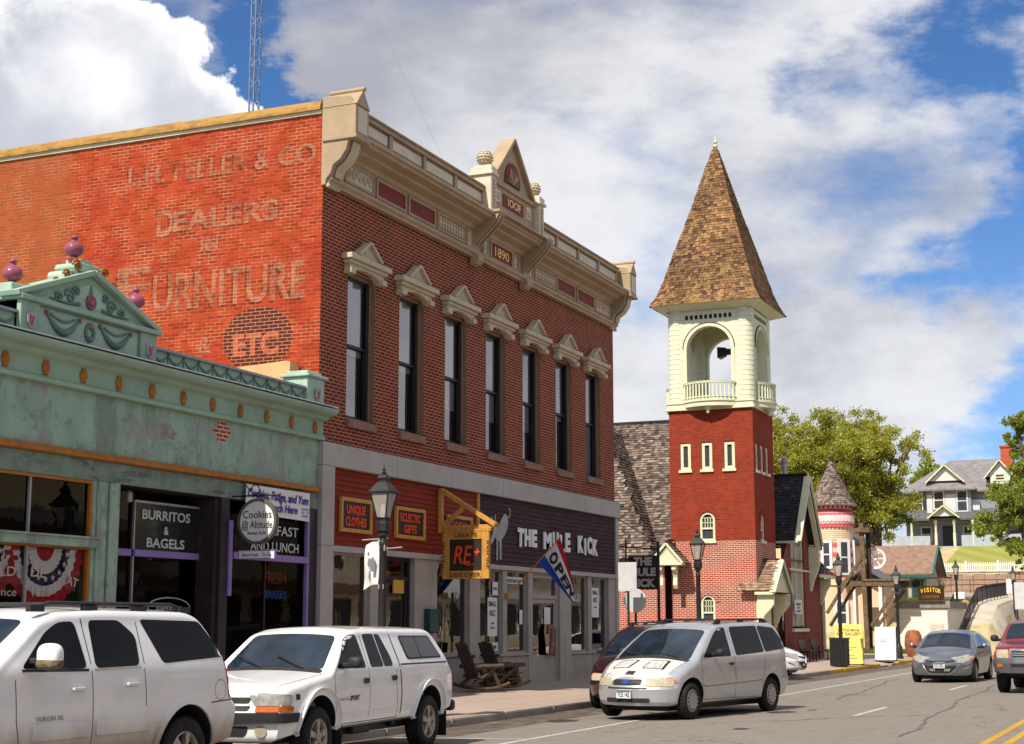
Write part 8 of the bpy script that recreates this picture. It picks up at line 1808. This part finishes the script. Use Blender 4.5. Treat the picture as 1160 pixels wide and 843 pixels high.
t_ = tag(MB().poly([(24.70, GY-.12, 4.26), (27.02, GY-.12, 4.25), (27.02, GY-.115, 3.68), (24.70, GY-.115, 3.72)]).build('cloth_banner', M['paper'], recalc=False), 'white cloth banner hand lettered in purple above the bakery window', 'banner')
mb = MB(); pur = mat('purple_marker', (.07, .03, .26), .7); mb.text('Cookies, Fudge, and Yum', (25.86, GY-.13, 4.02), X_, Z_, .17, 2.2, bold=.025, ext=.003, shear=.2, spin=-.01); mb.text('Lunch Here', (26.0, GY-.13, 3.80), X_, Z_, .16, 1.1, bold=.025, ext=.003, shear=.2)
for i, s_ in enumerate(('Sunday', '10 - 4', 'daily')): mb.text(s_, (26.84, GY-.13, 3.90-i*.07), X_, Z_, .045, .26, ext=.003)
mb.build('lettering', pur, t_)
# patriotic bunting inside the left window
bw_ = mat('bunting_white', (.82, .82, .82), .85, var=.05); br_ = mat('bunting_red', (.46, .025, .045), .85, var=.1); bb_ = mat('bunting_navy', (.015, .02, .07), .85, var=.1)
for bi, bxc in enumerate((17.9, 19.42)):
    t_ = thing('bunting', ('pleated red, white and navy fan bunting in the window beside the green corner post', 'pleated patriotic fan bunting left of the grey bar in the lower window')[1-bi], 'bunting', (bxc, GY+.2, 2.0), world=True, group='fan buntings in the green shop window')
    def fan(r0, r1, name, mt, dy, a0=180, a1=360):
        mb = MB(); n = 64; vs = []
        for i in range(n+1):
            a = R(a0+(a1-a0)*i/n); wv = .022*math.sin(i*1.55)
            for r_ in (r0, r1): vs.append((bxc+r_*1.0*math.cos(a), GY+.10+dy+wv*(r_/.8), 2.82+r_*1.02*math.sin(a)*(1.0 if r_ > .1 else 1)))
        mb.add(vs, [(2*i, 2*i+1, 2*i+3, 2*i+2) for i in range(n)]); return mb.build(name, mt, t_, smooth=True, recalc=False)
    fan(.02, .20, 'red_centre', br_, 0); fan(.20, .40, 'white_band', bw_, .002); fan(.40, .58, 'navy_band', bb_, .004); fan(.58, .74, 'white_band', bw_, .006); fan(.74, .92, 'red_edge', br_, .008)
    mb = MB()
    for i in range(9):
        a = R(190+20*i); c_ = Vector((bxc+.49*math.cos(a), 0, 2.82+.49*math.sin(a))); mb.prism([(c_.x+(.055 if k % 2 == 0 else .022)*math.cos(R(90+36*k)), c_.z+(.055 if k % 2 == 0 else .022)*math.sin(R(90+36*k))) for k in range(10)], 'y', GY+.066, GY+.07)
    mb.build('star', bw_, t_)
# ------------------------------------------------------------ rocking chairs and crate bench by the shop
log = mat('peeled_log', (.10, .062, .04), .8, var=.35, vs=5, bump=.3, bs=12); plank = mat('grey_plank_wood', (.10, .08, .068), .85, var=.3, vs=5, stretch=(6, 6, .7), bump=.3)
def rocking_chair(label, x, y, rz):
    t = thing('rocking_chair', label, 'rocking chair', (x, y, .055), rz, 'log rocking chairs outside the shop')
    for sg in (-1, 1):
        mb = MB(); mb.path([(-.62+1.24*k/10, sg*.30, .05+.13*((k-5)/5)**2+.02) for k in range(11)], .035, 7); mb.build('rocker', log, t, smooth=True)
        mb = MB(); mb.tube((.42, sg*.34, .60), (-.36, sg*.36, .58), .055, n=9); mb.build('armrest', log, t, smooth=True)
        for p, q in (((.38, sg*.30, .09), (.10, sg*.32, .60)), ((-.40, sg*.30, .12), (.25, sg*.31, .58))): mb = MB(); mb.tube(p, q, .045, n=8); mb.build('leg', log, t, smooth=True)
    mb = MB()
    for k in range(4): mb.bar((-.20, -.24+k*.16, .34), (-.52, -.24+k*.16, 1.12+.03*(k in (1, 2))), .14, .03, up=(1, 0, .4))
    mb.build('backrest', plank, t)
    mb = MB()
    for k in range(5): mb.bar((.34-k*.13, -.30, .40-k*.022), (.34-k*.13, .30, .40-k*.022), .11, .03)
    mb.build('seat', plank, t); mb = MB(); mb.tube((-.36, -.42, .82), (-.36, .42, .82), .04, n=8); mb.tube((-.22, -.4, .36), (-.22, .4, .36), .04, n=8); mb.build('crossbar', log, t, smooth=True); return t
ch0 = rocking_chair('rustic log rocking chair left of its twin, nearer the white pickup', 33.75, 15.62, R(-38))
ch1 = copy_tree(ch0); ch1.location = (35.05, 15.62, .055); ch1.rotation_euler = (0, 0, R(-34)); ch1['label'] = 'rustic log rocking chair next to the low plank bench'
t_ = thing('plank_bench', 'low grey plank side table standing against the shop wall beside the rocking chairs', 'side table', (36.2, 16.1, .06))
mb = MB(); mb.box(-.62, .62, -.22, .22, .52, .57); mb.build('top', plank, t_, bevel=.008)
for xx in (-.5, .42): mb = MB(); mb.box(xx, xx+.07, -.2, .2, 0, .52); mb.build('side_panel', plank, t_)
mb = MB(); mb.box(-.43, .42, -.2, .2, .18, .22); mb.build('shelf', plank, t_)
# posters, dress, garment
def poster(label, x0, x1, z0, z1, lines, y=BY+.055):
    t = tag(MB().box(x0, x1, y, y+.006, z0, z1).build('window_poster', M['paper']), label, 'poster', 'paper notices in the shop windows'); mb = MB()
    for s_, z, h, w in lines: mb.text(s_, ((x0+x1)/2, y-.002, z), X_, Z_, h, w, bold=.02, ext=.003)
    if lines: mb.build('lettering', M['ink'], t)
poster('tall white paper poster lettered SMALL BIZ beside the rocking chairs', 36.20, 36.80, 1.32, 2.30, [('SMALL', 2.08, .13, .5), ('BIZ', 1.84, .14, .36), ('sat', 1.62, .07, .2), ('10-6', 1.5, .07, .26)])
poster('small white notice above the tall poster', 36.5, 36.84, 2.36, 2.70, [('SALE', 2.5, .08, .26)]); poster('white strip banner across the top of the window left of the door', 37.3, 38.45, 2.68, 2.86, [('MOUNTAIN GEAR', 2.71, .10, 1.0)])
poster('tall white paper poster in the last window right of the door', 43.70, 44.30, 1.82, 2.70, [('SMALL', 2.5, .12, .46), ('BIZ', 2.28, .13, .34), ('sat', 2.1, .07, .2)]); poster('white card in the shop door glass', 39.98, 40.42, 1.62, 2.08, [], BY+.055)
poster('white card at the foot of the window left of the door', 36.05, 36.85, .94, 1.16, [('WELCOME', 1.0, .09, .6)]); poster('narrow white notice at the right edge of the window left of the door', 38.25, 38.45, 1.62, 2.0, [])
t_ = thing('hanging_dress', 'pale lace dress on a hanger in the window behind the rocking chairs', 'dress', (33.75, BY+.3, 1.2), world=True)
mb = MB(); n = 22; P = [(.02, 2.42), (.16, 2.36), (.20, 2.25), (.15, 2.0), (.17, 1.8), (.24, 1.5), (.30, 1.15)]; vs = []
for r_, z in P:
    for i in range(n): a = 2*math.pi*i/n; k = 1+.08*math.sin(i*2.4); vs.append((33.75+r_*k*math.cos(a), BY+.38+r_*.35*k*math.sin(a), z))
mb.add(vs, [(j*n+i, j*n+(i+1) % n, (j+1)*n+(i+1) % n, (j+1)*n+i) for j in range(len(P)-1) for i in range(n)]); mb.tube((33.50, BY+.38, 2.32), (33.42, BY+.38, 1.65), .06, .05, 8); mb.tube((34.0, BY+.38, 2.32), (34.08, BY+.38, 1.65), .06, .05, 8); mb.build('cloth', mat('lace_white', (.55, .55, .55), .9, var=.25, vs=20), t_, smooth=True)
mb = MB(); mb.path([(33.75, BY+.38, 2.7), (33.75, BY+.38, 2.46), (33.55, BY+.38, 2.36)], .012, 5); mb.build('hanger', M['iron'], t_)
t_ = thing('hanging_shirt', 'bright yellow and pink shirt hung in the window right of the shop door', 'shirt', (42.4, BY+.3, 2), world=True)
mb = MB(); mb.prism([(41.9, 2.66), (42.05, 2.86), (42.75, 2.86), (42.95, 2.62), (42.76, 2.5), (42.7, 2.6), (42.68, 2.05), (42.12, 2.05), (42.1, 2.6), (42.03, 2.5)], 'y', BY+.28, BY+.33); mb.build('shirt_body', mat('lime_yellow', (.62, .62, .03), .8), t_); mb = MB(); mb.prism([(42.2, 2.75), (42.6, 2.75), (42.58, 2.0), (42.22, 2.0)], 'y', BY+.24, BY+.27); mb.build('shirt_front', mat('pale_pink_cloth', (.68, .46, .52), .8, var=.3, vs=8), t_)
t_ = thing('leash_bundle', 'bundle of coloured straps hanging on the shop door', 'straps', (40.2, BY-.05, 1), world=True); random.seed(12)
cols = [(.35, .05, .03), (.42, .20, .06), (.05, .05, .06), (.20, .03, .05), (.30, .28, .26), (.10, .12, .30)]
for k in range(6):
    mb = MB()
    for i in range(6):
        x0 = 40.18+random.uniform(-.14, .14); x1 = x0+random.uniform(-.14, .14); zb = random.uniform(.72, 1.1); mb.path([(x0, BY-.05, 1.62), (x0+random.uniform(-.1, .1), BY-.09, 1.3), (x1, BY-.08, zb), (x1+.05, BY-.08, zb+.1), (x0+.06, BY-.10, 1.5)], .018, 5)
    mb.build('strap', mat('strap_cloth', cols[k], .8, var=.1), t_)
def rail_of_clothes(label, x0, x1, y, seed, top=1.95):
    q = random.Random(seed); t = thing('clothes_rail', label, 'clothes rail', ((x0+x1)/2, y, .06), world=True, group='clothes rails in the shop windows')
    mb = MB(); mb.tube((x0, y, top), (x1, y, top), .015, n=6)
    for x in (x0, x1): mb.tube((x, y, .1), (x, y, top), .015, n=6)
    mb.build('frame', M['grey_metal'], t); n = int((x1-x0)/.16)
    for i in range(n):
        x = x0+.08+i*(x1-x0-.1)/n; c_ = q.choice(((.50, .30, .10), (.35, .06, .05), (.10, .22, .40), (.55, .50, .42), (.12, .30, .24), (.60, .45, .10), (.30, .12, .28))); L_ = q.uniform(.7, 1.15); nm = 'garment_%d' % (int(c_[0]*100)); m_ = bpy.data.materials.get(nm) or mat(nm, c_, .85, var=.2, vs=6)
        mb = MB(); mb.add([(x-.05, y-.20, top-.06), (x+.05, y-.20, top-.06), (x+.03, y, top-.01), (x-.03, y, top-.01), (x-.06, y-.26, top-L_), (x+.06, y-.24, top-L_), (x+.06, y+.2, top-L_), (x-.06, y+.2, top-L_), (x+.04, y+.18, top-.07), (x-.04, y+.18, top-.07)], [(0, 1, 2, 3), (3, 2, 8, 9), (0, 4, 5, 1), (1, 5, 6, 8, 2), (0, 3, 9, 7, 4), (9, 8, 6, 7)]); mb.build('garment', m_, t)
rail_of_clothes('rail of bright clothes in the window left of the lamp post', 28.25, 29.7, BY+.75, 3); rail_of_clothes('rail of bright clothes behind the tall white poster', 35.6, 38.4, BY+.95, 8); rail_of_clothes('rail of bright clothes in the windows right of the shop door', 42.9, 44.8, BY+.8, 5)
t_ = thing('mail_box', 'dark green wall box on the grey post left of the rocking chairs', 'wall box', (32.6, BY-.1, 1.7), world=True); MB().box(32.38, 32.86, BY-.22, BY-.062, 1.42, 1.98).build('box', mat('bottle_green', (.012, .05, .05), .4), t_, bevel=.02)
t_ = tag(MB().box(31.1, 31.6, BY+.06, BY+.09, 2.32, 2.62).build('door_card', mat('card_yellow', (.55, .33, .06), .7)), 'small yellow card hanging in the dark shop doorway behind the lamp post', 'card')
# ------------------------------------------------------------ bars, boards, bins by the church
def signpost(label, x, y, h, panel):
    t = thing('street_sign', label, 'street sign', (x, y, 0)); mb = MB(); mb.tube((0, 0, -.05), (0, 0, h), .035, n=8); mb.build('post', M['iron'], t); w, z0, z1, rnd_ = panel
    mb = MB()
    if rnd_: mb.lathe([(0, -.012), (rnd_, -.012), (rnd_, .012), (0, .012)], (-.05, 0, (z0+z1)/2), 24, 'x'); mb.v = [(p[0], p[1], (z0+z1)/2+(p[2]-(z0+z1)/2)*1.0) for p in mb.v]
    else: mb.box(-.06, -.035, -w/2, w/2, z0, z1)
    mb.build('panel', M['sign_back'], t, bevel=.004); return t
M['sign_back'] = mat('sign_back_grey', (.58, .58, .58), .5, .15, var=.08)
signpost('pale square sign back on a dark post at the kerb before the shop corner', 39.6, 13.95, 3.3, (.52, 2.50, 3.27, 0)); signpost('grey oval sign back on a thin dark post by the church wall', 40.4, 14.02, 2.66, (.5, 1.88, 2.64, .33))
t_ = thing('hanging_sign', 'black board lettered THE MULE KICK in white on a bracket at the block corner', 'sign', (47.5, 16.2, 2.9), world=True)
hx2, y0, y1 = 47.5, 15.72, 16.70
mb = MB(); mb.box(hx2-.03, hx2+.03, y0, y1, 2.72, 3.80); mb.build('board', M['sign_black'], t_)
mb = MB(); ym = (y0+y1)/2
for s_, z, w in (('THE', 3.50, .62), ('MULE', 3.16, .88), ('KICK', 2.81, .84)): mb.text(s_, (hx2-.035, ym, z), u_, Z_, .25, w, bold=.05, ext=.01)
mb.build('lettering', mat('faded_white', (.46, .45, .44), .7), t_)
mb = MB(); mb.tube((hx2, y0-.02, .0), (hx2, y0-.02, 4.25), .05, n=8); mb.tube((hx2, y1+.1, 2.6), (hx2, y1+.1, 4.3), .03, n=8); mb.tube((hx2, y0-.02, 4.0), (hx2, 17.0, 4.1), .025, n=8); mb.tube((hx2, y0-.02, 4.2), (hx2, 17.3, 5.15), .016, n=6); mb.build('hanger', M['iron'], t_)
def bench(label, x, y, rz):
    t = thing('park_bench', label, 'bench', (x, y, .03), rz, 'dark benches against the church wall')
    mb = MB(); [mb.box(-.75, .75, -.20+k*.11, -.11+k*.11, .43, .46) for k in range(4)]; mb.build('seat', M['iron'], t); mb = MB(); [mb.box(-.75, .75, .24+k*.03, .27+k*.03, .55+k*.13, .66+k*.13) for k in range(3)]; mb.build('backrest', M['iron'], t)
    for xx in (-.65, .6): mb = MB(); mb.box(xx, xx+.05, -.2, -.15, 0, .43); mb.box(xx, xx+.05, .18, .23, 0, .6); mb.box(xx, xx+.05, -.2, .25, .38, .43); mb.bar((xx+.025, .2, .45), (xx+.025, .34, .95), .05, .04, up=(0, 1, 0)); mb.build('leg', M['iron'], t)
    return t
b0 = bench('dark slatted bench against the church wall, nearer the silver minivan', 66.2, 15.2, 0); b1 = copy_tree(b0); b1.location = (68.9, 15.3, .03); b1['label'] = 'dark slatted bench against the church wall, nearer the litter bin'
t_ = thing('litter_bin', 'square black slatted litter bin at the kerb by the lamp post', 'litter bin', (60.6, 12.72, -.02)); t_.scale = (.74, .74, .9); mb = MB(); mb.box(-.36, .36, -.36, .36, .03, 1.15); mb.build('liner', M['ink'], t_); mb = MB()
for k in range(11):
    y = -.40+k*.08; mb.box(-.42, -.37, y-.028, y+.028, .05, 1.18); mb.box(.37, .42, y-.028, y+.028, .05, 1.18); mb.box(y-.028, y+.028, -.42, -.37, .05, 1.18); mb.box(y-.028, y+.028, .37, .42, .05, 1.18)
mb.build('slats', M['iron'], t_); mb = MB(); mb.frame(-.44, .44, -.44, .44, .08, 1.16, 1.24, axis='y'); mb.v = [(p[0], p[2], p[1]) for p in mb.v]; mb.build('rim', M['iron'], t_)
def aboard(name, label, x, y, rz, w, h, mt, fn, cut=False):
    t = thing(name, label, 'sandwich board', (x, y, -.02), rz)
    for sg in (-1, 1):
        mb = MB(); a = [(-.28*sg*-1*-1, 0)]; xb, xt = sg*.30, sg*.04
        mb.add([(xb, -w/2, .04), (xb, w/2, .04), (xt, w/2, h), (xt, -w/2, h), (xb+.03, -w/2, .04), (xb+.03, w/2, .04), (xt+.03, w/2, h), (xt+.03, -w/2, h)], [(0, 1, 2, 3), (4, 5, 6, 7), (0, 1, 5, 4), (1, 2, 6, 5), (2, 3, 7, 6), (3, 0, 4, 7)]); p = mb.build('panel', mt, t, bevel=.008)
        mb = MB(); mb.bar((xb, -w/2+.05, 0), (xb, -w/2+.05, .06), .06, .06, up=(1, 0, 0)); mb.bar((xb, w/2-.05, 0), (xb, w/2-.05, .06), .06, .06, up=(1, 0, 0)); mb.build('foot', M['black_plastic'], p)
        if sg < 0: fn(t, p, Vector((xb-.004, 0, .04)), Vector((.26, 0, h-.04)).normalized())
    return t
def yellow_face(t, p, o, v):
    mb = MB()
    for s_, hgt, w, z in (('LITTLE MINE', .09, .86, 1.32), ('ART GALLERY', .12, 1.0, 1.16), ('open', .05, .2, 1.03), ('gifts & prints', .045, .6, .66), ('pottery', .045, .3, .56), ('walk in', .05, .4, .33), ('visitors welcome', .05, .62, .22)): mb.text(s_, o+v*z, (0, -1, 0), v, hgt, w, bold=.02, ext=.003)
    mb.build('lettering', mat('board_brown_ink', (.16, .11, .03), .7), p)
    mb = MB(); mb.text('SUMMER', o+v*.84+Vector((0, .16, 0)), (0, -1, 0), v, .10, .42, bold=.02, ext=.003); mb.build('lettering', mat('board_pink_ink', (.62, .20, .22), .7), p)
aboard('sandwich_board', 'yellow sandwich board advertising an art gallery at the yellow kerb', 63.6, 12.95, R(8), 1.12, 1.62, mat('board_yellow', (.78, .60, .16), .6, var=.06), yellow_face)
def white_face(t, p, o, v):
    mb = MB(); q = random.Random(5)
    for k in range(7): c_ = o+v*(.78+q.uniform(-.12, .12))+Vector((0, q.uniform(-.05, .16), 0)); pts = [c_+Vector((0, -.07*math.cos(a), 0))+v*(.07*math.sin(a)) for a in [j*.9+k for j in range(5)]]; mb.path(pts, .008, 4)
    c_ = o+v*.92+Vector((0, -.20, 0)); mb.path([c_, c_+Vector((0, -.05, 0))+v*.05, c_+Vector((0, -.10, 0))], .01, 4); mb.build('drawing', mat('board_green_ink', (.20, .26, .24), .7), p)
wbd = aboard('sandwich_board', 'white sandwich board with a faint leaf drawing beside the grey sedan', 71.0, 12.82, R(4), .92, 1.5, M['white'], white_face)
# ------------------------------------------------------------ far street furniture
t_ = thing('street_sign', 'tall grey sign back on two dark posts above the red truck', 'street sign', (103, 10.1, .2), world=True); MB().box(102.94, 103, 9.72, 10.42, 2.5, 4.2).build('panel', M['sign_back'], t_, bevel=.01)
for y in (9.8, 10.3): mb = MB(); mb.tube((103.05, y, -.4), (103.05, y, 4.3), .05, n=8); mb.build('post', M['iron'], t_)
t_ = thing('lamp_banner', 'small white banner hanging from the farthest lamp post at the right edge', 'banner', (106, 11.0, 4), world=True); MB().box(105.98, 106, 10.85, 11.2, 3.55, 4.5).build('cloth', M['paper'], t_)
for lab, x, y, zt, w, h in (('small white sign on a forked post on the dry bank', 98.5, 13.2, 3.55, .62, .42), ('small white sign on a post below the forked one', 95.0, 14.0, 2.2, .5, .34)):
    t_ = thing('notice_sign', lab, 'sign', (x, y, hill_z(x, y)), world=True); MB().box(x-.02, x+.02, y-w/2, y+w/2, zt-h, zt).build('panel', M['white'], t_); mb = MB(); mb.tube((x+.04, y, hill_z(x, y)-.1), (x+.04, y, zt-h+.1), .04, n=6); mb.build('post', timd, t_)
rk = MB(); q = random.Random(31)
t_ = thing('boulder_row', 'row of tan boulders edging the pale footpath on the bank', 'boulders', (95, 13.4, 1), world=True)
for i in range(16):
    x = 92.2+i*.62; y = 13.25+q.uniform(-.1, .1); z = hill_z(x, y); s_ = q.uniform(.22, .42); mb = MB(); mb.lathe([(0, -s_)]+[(s_*math.sin(a)*q.uniform(.85, 1.1), -s_*math.cos(a)*.8) for a in [R(30*k) for k in range(1, 6)]]+[(0, s_*.8)], (x, y, z+s_*.35), 7); mb.v = [(p[0]+q.uniform(-.04, .04), p[1]+q.uniform(-.04, .04), p[2]+q.uniform(-.03, .03)) for p in mb.v]; mb.build('boulder', mat('tan_rock', (.36, .24, .13), .9, var=.3, vs=3) if 'tan_rock' not in bpy.data.materials else bpy.data.materials['tan_rock'], t_)
t_ = thing('rusty_barrel', 'rounded rust brown barrel showing just left of the grey sedan roof', 'barrel', (79.0, 12.9, 0)); mb = MB(); mb.lathe([(.26, 0), (.38, .2), (.44, .6), (.40, 1.05), (.28, 1.28), (0, 1.34)], n=18); mb.build('shell', mat('rust_terracotta', (.30, .10, .05), .7, var=.25, vs=4), t_, smooth=True)
# radio mast and overhead wires
t_ = thing('radio_mast', 'blue grey lattice radio mast rising behind the brick block', 'mast', (62, 41.2, 0), world=True)
mx, my = 62.0, 41.2; leg = [(mx+.28*math.cos(R(90+120*k)), my+.28*math.sin(R(90+120*k))) for k in range(3)]; mm = mat('mast_blue_grey', (.16, .20, .30), .5, .3)
for x, y in leg: mb = MB(); mb.tube((x, y, 0), (x, y, 46), .045, n=6); mb.build('leg', mm, t_)
mb = MB(); z = 12
while z < 45:
    for i in range(3):
        a, b = leg[i], leg[(i+1) % 3]; mb.tube((*a, z), (*b, z+.55), .018, n=4); mb.tube((*b, z+.55), (*a, z+1.1), .018, n=4)
    z += 1.1
mb.build('lacing', mm, t_)
def wire(label, a, b, sag, r=.006):
    a, b = Vector(a), Vector(b); mb = MB(); mb.path([a.lerp(b, k/24)-Z_*sag*4*(k/24)*(1-k/24) for k in range(25)], r, 5); tag(mb.build('overhead_wire', M['sign_back']), label, 'wire')
wire('thin dark wire slanting down behind the brick parapet', (46, 30, 33), (58, 25.2, 14.4), .3); wire('faint wire crossing the tall white cloud at the left', (40, 42, 22), (60, 48, 36), .5, .006)
# ------------------------------------------------------------ the other side of the street, seen in the shop windows
def across(label, x0, x1, h, mt, nf, tr, seed):
    t = thing('street_building', label, 'building', ((x0+x1)/2, -16, 0), world=True); y = -12.0; q = random.Random(seed); w = (x1-x0)/nf; holes = []
    for i in range(nf):
        c = x0+w*(i+.5); holes.append((c-w*.38, c+w*.38, .7, 3.1))
        if h > 6.5: holes.append((c-.55, c+.55, 4.7, 6.9))
    mb = MB(); wall_y(mb, y, x0, x1, 0, h, holes, -.25); mb.poly([(x0, y, 0), (x0, y-14, 0), (x0, y-14, h), (x0, y, h)]); mb.poly([(x1, y, 0), (x1, y-14, 0), (x1, y-14, h), (x1, y, h)]); mb.poly([(x0, y-14, 0), (x1, y-14, 0), (x1, y-14, h), (x0, y-14, h)]); mb.poly([(x0, y, h-.3), (x1, y, h-.3), (x1, y-14, h-.3), (x0, y-14, h-.3)]); mb.build('wall', mt, t, recalc=False)
    mb = MB(); mb.box(x0, x1, y-.1, y+.45, h-.35, h+.25); mb.box(x0, x1, y-.1, y+.2, 3.35, 3.9); mb.build('cornice', tr, t)
    for a, b, c, d in holes: m2 = MB(); m2.frame(a, b, c, d, .09, y-.2, y-.08); wo = m2.build('window', tr, t); m2 = MB(); m2.box(a+.08, b-.08, y-.18, y-.16, c+.08, d-.08); m2.build('pane', M['leaded'], wo)
ct = mat('cream_brick', (.70, .60, .42), .8, var=.12, vs=1); bt_ = mat('brown_brick', (.24, .10, .06), .85, var=.2, vs=1); og = mat('ochre_stucco', (.60, .36, .15), .8, var=.1)
across('brown brick block across the street', -12, 22, 9.2, bt_, 9, M['beige'], 1); across('cream two storey block across the street', 22.3, 44, 8.4, ct, 6, M['brown_wood'], 2); across('ochre stuccoed shop across the street', 44.3, 60, 6.2, og, 4, M['white'], 3)
across('long cream brick hall across the street', 60.3, 92, 9.6, ct, 8, M['brown_wood'], 4); across('cream brick shop row across the street', 92.3, 130, 7.2, ct, 9, M['white'], 5); across('small dark brick store across the street', 130.3, 170, 8.4, bt_, 8, M['cream'], 6)
